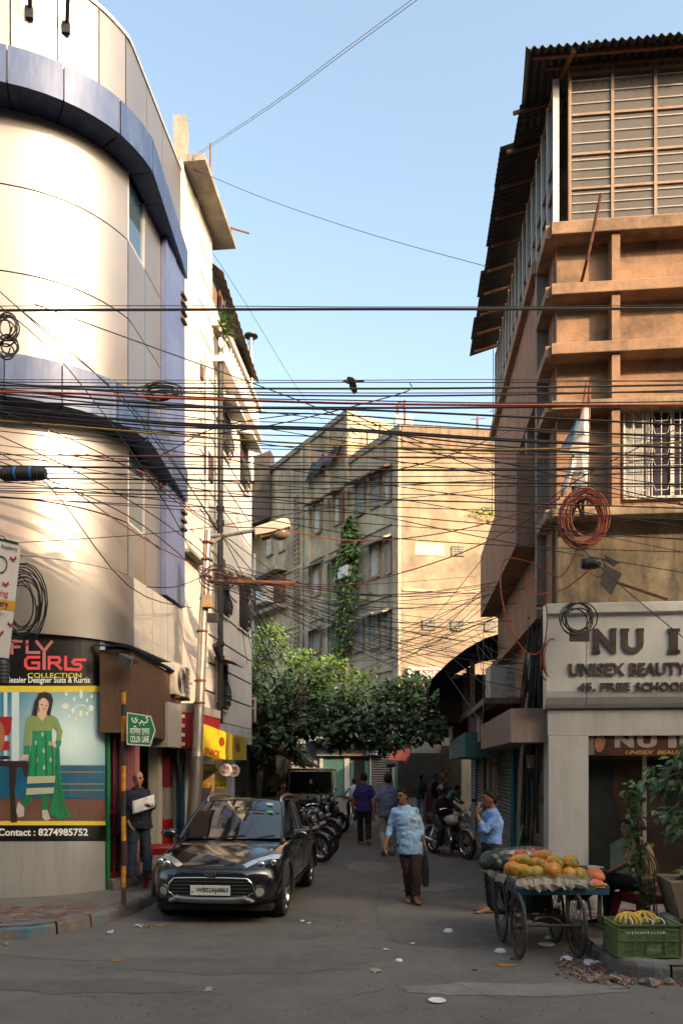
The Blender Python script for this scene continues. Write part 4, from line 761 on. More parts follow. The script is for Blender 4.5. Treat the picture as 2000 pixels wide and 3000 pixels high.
# shops at the foot of the block
BS = Wall([(-4.5, 31.0), (8, 31.9)])
def c9(x, y): return (900+x/2.8, 1900+y/2.8)
SR = thing('shop_row', 'low row of shuttered shops at the end of the lane', 'shop', (0, 31.6, 0))
b = MB(); BS.strip(b, 0, BS.S[-1], 0, 3.3, -1.5, -.6); build(b, 'wall', mat('shop_grey', (.22, .21, .19), .85, var=.15, stain=(.08, .07, .06), sk=.6), SR)
def bsb(x0, x1, y0, y1, off, th, m, nm, par=None):
    a = c9(x0, y0); c = c9(x1, y1); b = MB(); BS.box(b, a[0], c[0], a[1], c[1], off, th); return build(b, nm, m, par or SR)
def sign_board(x0, x1, y0, y1, m, lab, inkm=None, rowsn=2):
    a = c9(x0, y0); c = c9(x1, y1); t0, t1 = BS.t(a[0]), BS.t(c[0]); z0, z1 = BS.z(c[1], t0), BS.z(a[1], t0); o = thing('shop_sign', lab, 'sign', BS.pt((t0+t1)/2, z0, -.2))
    b = MB(); BS.strip(b, t0, t1, z0, z1, -.59, -.3); build(b, 'board', m, o)
    if inkm:
        b = MB(); rr = random.Random(int(x0)); 
        for j in range(rowsn):
            t = t0+.12; zc = lerp(z0, z1, (.25, .66)[j]); hh = (z1-z0)*(.13, .2)[j]
            while t < t1-.25: w = rr.uniform(.03, .08); BS.strip(b, t, t+w, zc-hh*rr.uniform(.6, 1), zc+hh, -.3, -.295); t += w+.04
        build(b, 'lettering', inkm, o, kind='stuff')
    return o
sign_board(80, 268, 818, 880, mat('sign_greyblue', (.20, .23, .26), .5), 'plain grey blue sign board over the teal shop window')
sign_board(282, 470, 818, 880, mat('sign_brown', (.20, .15, .10), .6), 'brown sign board with worn yellow letters at the lane end', ink('worn_yellow', (170, 150, 96)))
sign_board(472, 630, 818, 880, mat('sign_navy', (.04, .07, .13), .5), 'navy sign board with white letters over the grey shutter', ink('white', (236, 236, 236)))
b = MB(); BS.strip(b, BS.t(905), BS.t(1130), 3.02, 3.06, -.6, .5); build(b, 'awning', mat('awning_blue', lin((30, 92, 120)), .6), SR)
bsb(130, 300, 890, 1210, -.6, .06, mat('teal_glass', (.07, .15, .14), .15, var=.25, vs=.9), 'shop_window'); 
bsb(100, 128, 885, 1215, -.6, .12, mat('pale_post', (.35, .38, .36), .7), 'post'); bsb(302, 345, 885, 1215, -.6, .12, mat('pale_post', (.35, .38, .36), .7), 'post'); bsb(508, 522, 885, 1215, -.6, .14, mat('pale_post', (.35, .38, .36), .7), 'post')
bsb(352, 506, 905, 1215, -.6, .03, M['dark'], 'dark_doorway_panel'); bsb(352, 380, 925, 1215, -.57, .05, mat('teal_door', (.06, .17, .19), .5), 'door_leaf'); bsb(470, 506, 925, 1215, -.57, .05, mat('teal_door', (.06, .17, .19), .5), 'door_leaf')
a = c9(524, 890); c = c9(690, 1190); shutter(BS, SR, BS.t(a[0]), BS.t(c[0]), .1, 2.75, -.56, mat('grey_shutter', (.14, .135, .13), .55, metal=.3, var=.12), pitch=.1)
bsb(690, 712, 880, 1215, -.6, .16, mat('pale_post', (.35, .38, .36), .7), 'post'); bsb(712, 740, 890, 1215, -.58, .05, mat('teal_trim', (.05, .14, .12), .6), 'trim'); bsb(740, 1100, 860, 1215, -.59, .04, M['dark'], 'dark_doorway_panel')
b = MB(); hw.strip(b, 6.9, 7.0, 0, 3.7, -3, -.02); b.box(-3.4, -1.95, 27.0, 27.1, 0, 3.9); build(b, 'end_wall', M['dark'], HU)  # dark wall added behind the hut to black out a sunlit patch
bsb(1101, 1262, 800, 1215, -.59, .045, M['dark'], 'dark_doorway_panel'); b = MB(); BS.strip(b, BS.t(1225), BS.t(1350), 3.31, 5.4, -1.5, -.55); build(b, 'shade_block', M['wood_dark'], SR)  # dark panel and block added as shade over the sunlit end wall
# white board with red Bengali letters on the block's lower wall
o, t0, t1, z0, z1 = box_sign('bengali_signboard', 'white signboard with red Bengali letters above the tree', 1195, 1305, 1955, 1992, .25, .2, mat('sign_white', (.66, .63, .58), .6), wall=FR)
b = MB(); text(b, '\u0995\u09be\u09ac\u09be\u09ac', (t1-t0)*.7, (z1-z0)*.62, lambda u, v, d: FR.pt((t0+t1)/2+u, (z0+z1)/2+v, .262), bold=.004); build(b, 'lettering', ink('sign_red', (170, 26, 32)), o)
b = MB(); FR.strip(b, FR.t(1200), FR.t(1320), 2.0, z0-.4, .02, .05); build(b, 'white_shopwall', M['white_wall'], BB)
# ---------------------------------------------------------------- right corner building: ochre render, ledges, glazed gallery, tin roof
RB = thing('ochre_building', 'weathered ochre corner building with concrete ledges and glazed top gallery', 'building', (5, 11, .15))
RS_ = .095                                                              # the front is turned a little: its right end stands nearer the street
RF = Wall([(2.78, 10.30), (15.0, 10.30-RS_*12.22)])
RL = Wall([(4.527, 31.0), (2.78, 10.30)])
def RY(Y): return RL.S[-1]-(Y-10.30)/math.cos(math.atan(.0844))
def rz(py, Y=10.3): return H-(py-HZ)/F*Y
def rx(px, Y=10.3): return RF.t(px, 10.3-Y)
b = MB(); RF.strip(b, .14, 12.2, 5.40, 9.12, -.9, -.20); build(b, 'wall', M['ochre'], RB)
b = MB(); RF.strip(b, .14, 12.2, 4.0, 5.34, -.9, -.14); build(b, 'wall_lower', M['ochre_dirty'], RB)
Z1, Z2, Z3, Z4, Z5 = rz(658), rz(838), rz(1012), rz(1180), rz(1492)
for z, h, m in ((Z1, .17, M['ochre']), (Z2, .15, M['ochre']), (Z3, .15, M['ochre']), (Z4, .12, M['ochre_dirty']), (Z5, .13, M['ochre_dirty'])):
    b = MB(); RF.strip(b, .03, 12.2, z-h, z, -.6, .06); build(b, 'ledge', m, RB, bev=.012)
    b = MB(); RL.strip(b, RY(11.1), RY(10.31), z-h-.002, z-.002, -.5, .04); build(b, 'ledge_return', m, RB, bev=.012)
b = MB(); RF.strip(b, .03, 12.2, 5.28, 5.39, -.6, .12); build(b, 'ledge', M['ochre_dirty'], RB, bev=.012)
for x0, x1, z0, z1 in ((rx(1791), rx(1815), Z5, Z1-.17), (rx(2100), rx(2124), Z5, Z1-.17), (rx(2400), rx(2424), Z5, Z1-.17)):
    zz = [Z1-.17, Z2-.15, Z3-.15, Z4-.12, Z5-.13]; tops = [Z1, Z2, Z3, Z4, Z5]
    for a, c in ((Z2, Z1-.17), (Z3, Z2-.15), (Z4, Z3-.15), (Z5, Z4-.12)): b = MB(); RF.strip(b, x0, x1, a, c, -.22, .015); build(b, 'fin', M['ochre'], RB, bev=.01)
# lane side
b = MB(); RL.strip(b, RY(16.7), RY(10.66), 5.4, 9.1, -.9, -.13); build(b, 'side_wall', M['brown_wall'], RB)
b = MB(); RL.strip(b, RY(16.7), RY(11.22), 7.38, 9.10, -.13, 0); build(b, 'side_panel', M['brown_wall'], RB)
b = MB(); RL.strip(b, RY(11.22), RY(11.08), 4.3, 9.1, -.13, .03); build(b, 'side_fin', M['concrete'], RB)
b = MB(); RL.strip(b, RY(16.75), RY(11.1), 9.10, 9.27, -.3, .10); build(b, 'side_ledge', M['brown_wall'], RB)
for yy in (12.3, 13.1, 13.9, 14.7, 15.5, 16.3): b = MB(); RL.strip(b, RY(yy+.22), RY(yy), 6.6, 7.38, -.125, -.02); build(b, 'side_column', M['concrete'], RB)
b = MB(); RL.strip(b, RY(17.05), RY(11.5), 5.30, 6.66, -.13, .26); build(b, 'balcony_parapet', M['brown_wall'], RB)
b = MB(); RL.strip(b, RY(16.9), RY(10.62), 0, 5.28, -.6, -.10); build(b, 'side_wall_lower', M['brown_wall'], RB)
b = MB(); RL.strip(b, RY(16.9), RY(10.8), 4.05, 4.18, -.1, .08); build(b, 'side_string', M['brown_wall'], RB)
b = MB(); RL.strip(b, RY(10.75), RY(10.32), .15, 4.1, -.4, -.02); build(b, 'corner_post', M['wood'], RB)
# glazed gallery
GY = -.15
zr = [rz(655, 10.45), rz(560, 10.45), rz(460, 10.45), rz(345, 10.45), rz(225, 10.45)]
xc = [rx(1668, 10.45)+i*.56 for i in range(9)]
bars = MB(); 
for i in range(len(xc)-1):
    for j in range(4):
        b = MB(); RF.strip(b, xc[i]+.02, xc[i+1]-.02, zr[j]+.015, zr[j+1]-.015, GY-.01, GY); build(b, 'pane', M['frosted'], RB)
        n = 3
        for k in range(1, n+1):
            z = lerp(zr[j], zr[j+1], k/(n+.6)); b = MB(); RF.strip(b, xc[i]+.02, xc[i+1]-.02, z-.007, z+.007, GY+.003, GY+.012); build(b, 'louvre_bar', mat('bar_cream', (.34, .30, .26), .6), RB)
for x in xc: b = MB(); RF.strip(b, x-.02, x+.02, zr[0]-.02, zr[4]+.05, GY-.03, GY+.03); build(b, 'mullion', mat('frame_paint', (.22, .14, .09), .6, stain=(.4, .3, .2), sk=.5), RB)
for z in zr: b = MB(); RF.strip(b, xc[0], xc[-1], z-.016, z+.016, GY-.028, GY+.022); build(b, 'transom', mat('frame_paint', (.46, .36, .26), .6), RB)
b = MB(); RF.strip(b, xc[0]-.05, xc[-1], zr[0]-.3, zr[4]+.2, GY-2.5, GY-2.4); build(b, 'gallery_back_wall', mat('gallery_room', (.44, .35, .27), .9, blotch=(.20, .15, .12), bk=.8, bsc=.9), RB)
b = MB(); RF.strip(b, xc[0]-.05, xc[-1], zr[0]-.15, zr[0]-.02, GY-2.4, GY-.03); build(b, 'gallery_floor', M['concrete'], RB)
b = MB(); x = rx(1685, 10.6); RF.strip(b, x, x+.10, zr[0], zr[4], GY-.4, GY-.3); build(b, 'gallery_post', M['white_metal'], RB)
rq = random.Random(4)
for k in range(9): b = MB(); x = xc[0]+.2+k*.35+rq.uniform(0, .1); h = rq.uniform(.08, .28); RF.strip(b, x, x+rq.uniform(.12, .3), zr[0], zr[0]+h, GY-.32, GY-.14); build(b, 'stored_box', rq.choice([M['white_paper'], M['ply'], ink('stored_teal', (80, 140, 150)), ink('stored_pink', (150, 96, 96))]), RB)
ys = [10.5+i*.46 for i in range(16)]
for i in range(len(ys)-1):
    for j in range(2):
        b = MB(); RL.strip(b, RY(ys[i+1])+.02, RY(ys[i])-.02, lerp(9.28, 11.3, j/2)+.02, lerp(9.28, 11.3, (j+1)/2)-.02, -.145, -.13); build(b, 'pane', M['glass_blue'], RB)
for y in ys: b = MB(); RL.strip(b, RY(y)-.02, RY(y)+.02, 9.27, 11.35, -.17, -.09); build(b, 'mullion', M['white_metal'], RB)
for z in (9.29, 9.95, 10.30, 11.3): b = MB(); RL.strip(b, RY(ys[-1]), RY(ys[0]), z-.015, z+.015, -.165, -.10); build(b, 'transom', mat('frame_paint', (.46, .36, .26), .6), RB)
# tin roof: sheets one by one
def sheet(name, fn, nu, parent, m, nv=3):
    b = MB(); b.grid(fn, nu, nv); o = build(b, name, m, parent, recalc=False); o.modifiers.new('s', 'SOLIDIFY').thickness = .006; return o
rq = random.Random(14)
for i in range(12):
    x0 = 2.42+i*.80; dz = rq.uniform(-.010, .010); e = 10.08+rq.uniform(-.025, .015)
    sheet('roof_sheet', lambda u, v: V((x0+u*.83+.22*v*max(0, 1-i/3), e-RS_*(x0+u*.83-2.42)+v*1.3, 11.42+min(v*1.3, max(0, x0+u*.83-2.42))*.32+.022*math.cos(u*.83/.105*6.283)+dz+.01*(i % 2))), 64, RB, M['corr'], 6)
for i in range(9):
    y0 = 10.95+i*.74; dz = rq.uniform(-.02, .02); ex = -.36+rq.uniform(-.04, .04)-(.10 if i else -.08)
    sheet('roof_sheet', lambda u, v: V((RL.xy(RY(y0+u*.77)).x+ex+v*1.5, y0+u*.77, 11.40+dz+v*1.5*.34+.022*math.cos(u*.77/.105*6.283))), 60, RB, M['corr'])
for q in (.15, .42): b = MB(); b.beam((2.55, 10.08+q, 11.37+q*.32), (12, 10.08+q-RS_*9.5, 11.37+q*.32), .04, .045); build(b, 'purlin', M['rust'], RB)
for i in range(10): y = 11.0+i*.7; X = RL.xy(RY(y)).x; b = MB(); b.beam((X-.38, y, 11.33), (X+.4, y, 11.56), .035, .045); build(b, 'rafter', M['rust'], RB)
for x in (3.05, 5.4, 7.8): b = MB(); b.beam((x, 10.14-RS_*(x-2.4), 11.39), (x, 10.75-RS_*(x-2.4), 11.58), .06, .07); build(b, 'rafter', M['rust'], RB)
b = MB(); RF.strip(b, .2, 9, 11.80, 11.88, -3, -.9); build(b, 'gallery_ceiling', M['corr'], RB)
# barred window with ornamental white grille
x0, x1 = rx(1822, 10.5), rx(2040, 10.5); z0, z1 = rz(1474, 10.5), rz(1206, 10.5)
b = MB(); RF.strip(b, x0, x1, z0, z1, -.199, -.19); bw = build(b, 'barred_window', M['dark'], RB)
for a, c, m in ((x0+.03, x0+.30, mat('blind_white', (.34, .35, .34), .7)), (x0+.34, x0+.62, mat('dusk_pane', (.045, .04, .055), .2)), (x0+.68, x1-.03, mat('dusk_pane', (.045, .04, .055), .2))): b = MB(); RF.strip(b, a, c, z0+.03, z1-.03, -.19, -.183); build(b, 'window_pane', m, bw)
b = MB(); [RF.strip(b, a, c, e, f, -.189, -.15) for a, c, e, f in ((x0, x0+.035, z0, z1), (x0+.30, x0+.345, z0, z1), (x0+.62, x0+.665, z0, z1), (x1-.03, x1, z0, z1), (x0, x1, z0, z0+.035), (x0, x1, z1-.035, z1))]; build(b, 'window_frame', M['white_metal'], bw)
b = MB(); n = 8; dx = (x1-x0)/n
for i in range(n+1): b.tube([RF.pt(x0+i*dx, z0, -.11), RF.pt(x0+i*dx, z1, -.11)], .008, 5)
for zz in (.86, .72, .50, .38, .12):
    zc = lerp(z0, z1, zz)
    for i in range(0, n, 2): b.tube([RF.pt(x0+i*dx, zc-.05, -.115), RF.pt(x0+(i+.65)*dx, zc-.05, -.115), RF.pt(x0+(i+1)*dx, zc+.10, -.115), RF.pt(x0+(i+1.35)*dx, zc-.05, -.115), RF.pt(x0+(i+2)*dx, zc-.05, -.115)], .008, 5)
build(b, 'window_grille', M['white_metal'], bw)
# iron flag rods on the facade
b = MB(); q = RF.pt(rx(1712), rz(805), -.20); b.tube([q, q+V((-.02, -.30, .10)), q+V((.06, -.62, .75))], .022, 6); build(b, 'flag_rod', M['rust'], RB)
# crack lines as thin recesses are left to the render's bump; beauty parlour fascia
SG = thing('parlour_sign', 'large grey metal fascia sign with raised NU and UNISEX BEAUTY letters', 'sign', (4, 10.05, 2.71))
prof = [(-.02, 4.12), (.30, 4.09), (.30, 3.965), (.25, 3.945), (.25, 2.95), (.235, 2.87), (.19, 2.79), (.10, 2.735), (-.02, 2.72)]
for t0, t1 in ((-.075, rx(1718, 10.05)-.004), (rx(1718, 10.05)+.004, 3.4), (3.41, 7.5)): b = MB(); b.loft([[RF.pt(t, z, d) for d, z in prof] for t in (t0, t1)], True, False); build(b, 'fascia_panel', mat('sign_alu', (.70, .695, .68), .42, metal=.45, var=.05, vs=2, stain=(.2, .18, .15), sk=.25), SG, bev=.004)
def c6(x, y): return (1300+x/2.24, 1750+y/2.24)
LM = mat('letter_bronze', (.10, .08, .07), .35, metal=.3, var=.45, vs=5)
def sign_text(s, xa, xb, ya, yb, bold=.03):
    p = c6((xa+xb)/2, (ya+yb)/2); t = RF.t(p[0], .254); Y = RF.xy(t, .254).y; cz = rz(p[1], Y); k = Y/F/2.24; b = MB()
    text(b, s, (xb-xa)*k*.965, (yb-ya)*k, lambda u, v, d: RF.pt(t+u, cz+v, .254+d), d=.0, bold=bold, ext=.022); return build(b, 'letter' if len(s) == 1 else 'lettering', LM, SG)
for s, a, c in (('N', 978, 1128), ('U', 1165, 1308), ('I', 1480, 1532)): sign_text(s, a, c, 206, 370, .045)
for a, c in ((1468, 1546),): 
    for yy in (206, 346): sign_text('\u2014', a, c, yy, yy+24, .05)
for a, c, yy in ((974, 1024, 350), (1096, 1130, 206), (1160, 1212, 206), (1262, 1310, 206)): sign_text('\u2014', a, c, yy, yy+20, .05)
sign_text('UNISEX', 820, 1184, 434, 516, .022); sign_text('BEAUTY', 1216, 1588, 430, 512, .022); sign_text('45, FREE', 876, 1222, 562, 622, .018); sign_text('SCHOOL', 1254, 1590, 558, 614, .018)
PA = mat('pillar_alu', (.54, .535, .52), .5, metal=.25, var=.06, vs=2.5, stain=(.12, .1, .09), sk=.35)
b = MB(); RF.strip(b, -.03, 7.5, 2.375, 2.715, -.4, .10); build(b, 'beam_panel', PA, SG)
PSH = thing('beauty_parlour', 'grey panelled parlour shop front with dark glass', 'shop front', (3.2, 10.3, .15))
b = MB(); RF.strip(b, -.02, rx(1723, 10.2), .15, 2.37, -.3, .10); build(b, 'pillar', PA, PSH, bev=.006)
gx0 = rx(1724, 10.2)
b = MB(); RF.strip(b, gx0, 7.5, .15, .32, -.3, .08); build(b, 'plinth', M['concrete'], PSH)
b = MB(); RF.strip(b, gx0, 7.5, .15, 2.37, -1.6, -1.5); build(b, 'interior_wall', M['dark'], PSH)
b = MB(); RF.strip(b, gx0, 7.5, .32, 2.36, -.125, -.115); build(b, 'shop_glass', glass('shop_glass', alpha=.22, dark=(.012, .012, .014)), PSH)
for px in (1880, 2040, 2300): b = MB(); x = rx(px, 10.4); RF.strip(b, x, x+.05, .32, 2.36, -.13, -.07); build(b, 'glass_mullion', M['steel'], PSH)
# window posters behind the glass (plain shapes)
def wpost(pts, m, nm, d=-.2): b = MB(); b.flat([(rx(x, 10.3-d), rz(y, 10.3-d)) for x, y in pts], lambda u, v, dd: RF.pt(u, v, dd), d); return build(b, nm, m, PSH, recalc=False)
wpost([(1726, 2225), (1800, 2225), (1815, 2380), (1800, 2450), (1790, 2600), (1726, 2600)], mat('print_charcoal', (.055, .048, .048), .6, var=.4, vs=4), 'window_print', -.24)
wpost([(1800, 2225), (1880, 2225), (1880, 2500), (1830, 2440), (1815, 2380), (1796, 2320)], mat('print_umber', (.20, .068, .036), .6, var=.4, vs=3), 'window_print', -.23)
wpost([(1786, 2472), (1850, 2440), (1880, 2500), (1880, 2552), (1786, 2556)], mat('print_seagrey', (.24, .29, .29), .6, var=.3, vs=6), 'window_print', -.22)
wpost([(1886, 2225), (2060, 2225), (2060, 2700), (1886, 2700)], mat('print_brown_dark', (.13, .058, .03), .6, var=.6, vs=2.2), 'window_print', -.26)
LS = thing('parlour_name_board', 'dark red inner sign board with NU letters and a smiling face', 'sign', (4, 10.3, 2.1))
def lsm(px, py, d=0): t = RF.t(px, .055); return RF.pt(t, rz(py, RF.xy(t, .055).y), .055+d)
def cz(x, y): return (1700+x/5.227, 2130+y/5.227)
def lpoly(pts, m, nm, d): b = MB(); b.flat([cz(x, y) for x, y in pts], lsm, d); return build(b, nm, m, LS, recalc=False)
b = MB(); b.hexa([lsm(*cz(122, 438)), lsm(*cz(2600, 452)), lsm(*cz(2600, 452), -.03), lsm(*cz(122, 438), -.03)], [lsm(*cz(122, 88)), lsm(*cz(2600, 88)), lsm(*cz(2600, 88), -.03), lsm(*cz(122, 88), -.03)]); build(b, 'board', ink('board_maroon', (74, 22, 20)), LS)
lpoly([(122, 100), (208, 100), (208, 432), (122, 432)], ink('board_stone', (112, 98, 84)), 'side_print', .003)
lpoly([(215, 100), (420, 100), (470, 260), (410, 360), (440, 425), (215, 425)], ink('hair', (38, 26, 26)), 'print_hair', .004)
lpoly([(222, 200), (250, 120), (350, 110), (382, 220), (350, 340), (300, 392), (240, 370), (215, 300)], ink('print_face', (150, 100, 84)), 'print_face', .007)
lpoly([(250, 318), (330, 318), (300, 345), (275, 345)], ink('lips', (178, 66, 70)), 'print_mouth', .010)
for a in (252, 345): lpoly([(a-22, 222), (a, 210), (a+20, 222), (a, 232)], ink('table', (46, 26, 26)), 'print_eye', .010)
def ltext(s, x0, x1, y0, y1, m, bold=.03, shear=0):
    b = MB(); cx, cy = (x0+x1)/2, (y0+y1)/2; text(b, s, x1-x0, y1-y0, lambda u, v, d: lsm(*cz(cx+u, cy-v), .005), bold=bold, shear=shear); build(b, 'lettering', m, LS, recalc=False)
GL_ = ink('board_letters', (150, 138, 128)); ltext('N', 520, 815, 96, 318, GL_, .06); ltext('U', 862, 1168, 96, 320, GL_, .06); ltext('I', 1340, 1465, 96, 322, GL_, .06); ltext('M', 1512, 1800, 96, 322, GL_, .06)
ltext('UNISEX  BEAUTY', 688, 1640, 360, 420, ink('board_gold', (186, 150, 60)), .02, .3)
# ---------------------------------------------------------------- things on the lane side of the ochre building
q = RL.pt(RY(13.3), 0, .0); o = ac_unit('grey air conditioner on the brown side wall above the shuttered shop', V((RL.xy(RY(13.05), .32).x, 13.05, rz(2068, 13.05))), 0, .42, .45, .66, None, False)
b = MB(); RL.strip(b, RY(16.2), RY(12.75), 3.02, 3.12, -.1, .62); single(b, 'plank_shelf', M['wood'], 'rough plank shelf projecting from the brown side wall', 'shelf', RL.pt(RY(14), 3.0, .2))
PK = mat('dusty_pink', (.26, .19, .165), .8, var=.15, stain=(.12, .08, .06), sk=.5)
o, t0, t1, z0, z1 = box_sign('blank_box_sign', 'blank dusty pink box sign over the green shutter', 1500, 1408, 2105, 2188, .5, .5, PK, wall=RL)
AW = thing('cloth_sign', 'dark red and white striped sign hung beside the blank box', 'sign', RL.pt(RY(17.3), 2.4, .45))
t0, t1 = RL.t(1407, .5), RL.t(1362, .52)
for i, m in enumerate([ink('stripe_wine', (60, 26, 34)), ink('stripe_white', (150, 140, 138)), ink('stripe_wine', (60, 26, 34)), ink('stripe_plum', (84, 52, 62)), ink('stripe_wine', (60, 26, 34))]):
    b = MB(); RL.strip(b, lerp(t0, t1, i/5), lerp(t0, t1, (i+1)/5), rz(2180, 17), rz(2095, 17), .40, .45); build(b, 'stripe', m, AW)
o, t0, t1, z0, z1 = box_sign('saloon_sign', 'teal saloon box sign over the far right shops', 1362, 1316, 2162, 2222, .7, .7, mat('sign_teal', (.05, .15, .16), .5, var=.2), wall=RL)
b = MB(); q = RL.pt(min(t0, t1), 0, .7); 
for k, ch in enumerate('SALOON'): text(b, ch, .10, .10, lambda u, v, d: V((q.x+.12+u, RL.pt(max(t0, t1), 0, .7).y-.012, z1-.08-k*.115+v)), bold=.02)
build(b, 'lettering', ink('saloon_red', (150, 60, 56)), o)
SG2 = mat('green_shutter', (.085, .115, .11), .5, metal=.3, var=.12, vs=3, stain=(.12, .09, .06), sk=.4)
RS = thing('lane_shop_shutters', 'row of roller shutter shops along the right side of the lane', 'shop', RL.pt(RY(16), 0, 0))
shutter(RL, RS, RY(16.6), RY(14.0), .1, 2.55, -.06, SG2, 'roller_shutter'); shutter(RL, RS, RY(20.9), RY(19.2), .1, 2.5, -.02, mat('brown_shutter', (.13, .105, .09), .55, metal=.3, var=.12), 'roller_shutter'); shutter(RL, RS, RY(23.0), RY(21.1), .1, 2.5, -.02, mat('brown_shutter', (.13, .105, .09), .55, metal=.3, var=.12), 'roller_shutter')
for y, w, m in ((13.85, .12, ink('post_teal', (16, 96, 104))), (16.7, .16, M['white_metal']), (17.3, .55, PK), (17.95, .1, M['white_metal']), (18.1, .9, M['dark']), (19.05, .12, M['white_metal']), (21.0, .1, ink('post_teal', (16, 96, 104)))):
    b = MB(); RL.strip(b, RY(y+w), RY(y), .05, 2.6, -.3, .02); build(b, 'post', m, RS)
b = MB(); RL.strip(b, RY(31), RY(16.85), 2.55, 3.15, -1.5, .02); RL.strip(b, RY(31), RY(23.2), 0, 2.55, -1.6, -1.5); build(b, 'lintel_wall', M['wood_dark'], RS)
b = MB(); RL.strip(b, RY(24), RY(13), .0, .18, -.05, .28); build(b, 'step', M['concrete'], RS)
# black tin shed upstairs with roof
TS = thing('black_balcony_shed', 'black tin roofed balcony shed jutting over the right side of the lane', 'shed', RL.pt(RY(19), 3.1, .3))
b = MB(); RL.strip(b, RY(23.5), RY(16.95), 3.14, 4.3, -1.2, -.9); RL.strip(b, RY(20.2), RY(16.95), 3.14, 3.3, -.9, .5); build(b, 'shed_wall', M['wood_dark'], TS)
for y in (17.1, 18.3, 19.4, 20.1): b = MB(); RL.strip(b, RY(y+.1), RY(y), 3.3, 4.35, .38, .48); build(b, 'post', M['wood'], TS)
for y, m in ((17.3, M['rust']), (17.75, mat('moss_board', (.16, .13, .06), .9, var=.4, vs=8))): b = MB(); RL.strip(b, RY(y+.4), RY(y), 3.3, 4.3, -.2, -.15); build(b, 'board', m, TS)
for i in range(5):
    y0 = 16.9+i*.72; sheet('roof_sheet', lambda u, v: V((RL.xy(RY(y0+u*.75)).x+.6-1.95*v, y0+u*.75, 4.95-.02*i-1.05*v*v+.02*math.cos(u*40))), 30, TS, mat('black_tarp', (.017, .016, .016), .7, var=.4), 5)
b = MB(); RL.strip(b, RY(31), RY(20.6), 3.16, 4.45, -1.5, .80); RL.strip(b, RY(19.9), RY(19.8), 3.31, 4.25, -.3, 1.05); build(b, 'shade_screen', M['dark'], RS)  # dark block added in place of shade, hides the bright end wall
q = RL.pt(RY(21.5), 2.7, .5); b = MB(); RL.strip(b, RY(23.2), RY(21.2), 2.75, 3.5, .1, .62); single(b, 'red_sign_box', mat('red_sign', lin((138, 24, 34)), .45, var=.12, vs=5), 'dull red box sign under the black shed', 'sign', q)
# service cables, pipes and boxes between the parlour and the lane
def wall_tube(pts, r, m, nm, label, cat='pipe', n=6, group=None):
    P = [RL.pt(RY(y), rz(py, y), off) for y, py, off in pts]; b = MB(); b.tube(spline(P, 5) if len(P) > 2 else P, r, n); return single(b, nm, m, label, cat, P[-1], group)
wall_tube([(13.3, 2160, .06), (13.3, 2320, .06), (13.2, 2600, .06)], .02, ink('pipe_teal', (20, 104, 124)), 'teal_pipe', 'thin teal water pipe running down the cable cluttered wall')
wall_tube([(12.9, 2380, .05), (12.85, 2600, .06)], .035, ink('pipe_green', (14, 92, 66)), 'green_pipe', 'thick dark green pipe standing at the cluttered wall')
wall_tube([(11.9, 2420, .10), (11.6, 2560, .30)], .035, ink('pipe_green2', (18, 120, 82)), 'leaning_green_pipe', 'bright green pipe leaning against the wood boards')
for k in range(4): wall_tube([(11.55-.1*k, 2030, .10), (11.75-.05*k, 2150, .12), (12.3-.1*k, 2300, .1), (12.6-.05*k, 2500, .08)], .024, M['steel'], 'conduit', 'grey metal conduit slanting down the cable cluttered wall', 'pipe', 6, 'conduits on the cluttered wall')
rc = random.Random(31)
for k in range(40):
    y0 = rc.uniform(10.4, 11.9); pts = [(y0, rc.uniform(1800, 1960), .06), (y0+rc.uniform(0, .3), rc.uniform(2000, 2080), rc.uniform(.04, .14)), (y0+rc.uniform(.1, .9), rc.uniform(2160, 2260), rc.uniform(.03, .12)), (y0+rc.uniform(.3, 1.3), rc.uniform(2330, 2480), .06)]
    wall_tube(pts, rc.choice((.009, .013, .02)), M['wire'], 'service_cable', 'black service cable hanging down the cluttered corner wall', 'cable', 5, 'service cables on the corner wall')
for nm, y, py0, py1, w, off, m, lab, cat in (('meter_box', 11.15, 2212, 2252, .25, .12, mat('box_tan', (.28, .22, .15), .6), 'tan meter box on the wooden corner post', 'box'), ('notice_board', 11.9, 2155, 2235, .35, .03, mat('notice_pale', (.24, .23, .21), .8, var=.3, vs=8), 'faded paper notice on the cluttered wall', 'notice'), ('green_notice', 11.85, 2268, 2330, .22, .05, mat('notice_green', lin((34, 110, 78)), .6, var=.3, vs=9, blotch=(.5, .5, .45), bk=.6, bsc=6), 'green and white notice on the cluttered wall', 'notice'), ('wall_cabinet', 11.3, 1912, 1990, .35, .10, mat('cabinet_grey', (.27, .27, .26), .6, var=.2), 'pale grey junction cabinet behind the orange cable loops', 'box')):
    b = MB(); RL.strip(b, RY(y+w), RY(y), rz(py1, y), rz(py0, y), -.1, off); single(b, nm, m, lab, cat, RL.pt(RY(y), rz(py1, y), 0), bev=.006)
WD = thing('plank_door', 'weathered wooden plank door between the parlour and the lane shops', 'door', RL.pt(RY(11.8), .15, 0))
for i in range(9): b = MB(); y = 10.85+i*.23; RL.strip(b, RY(y+.22), RY(y), .15, 2.25-rc.uniform(0, .04), -.12, -.05+rc.uniform(0, .015)); build(b, 'plank', M['wood'], WD)
for z in (.75, 1.45): b = MB(); RL.strip(b, RY(12.9), RY(10.85), z, z+.09, -.05, -.01); build(b, 'batten', M['wood_dark'], WD)
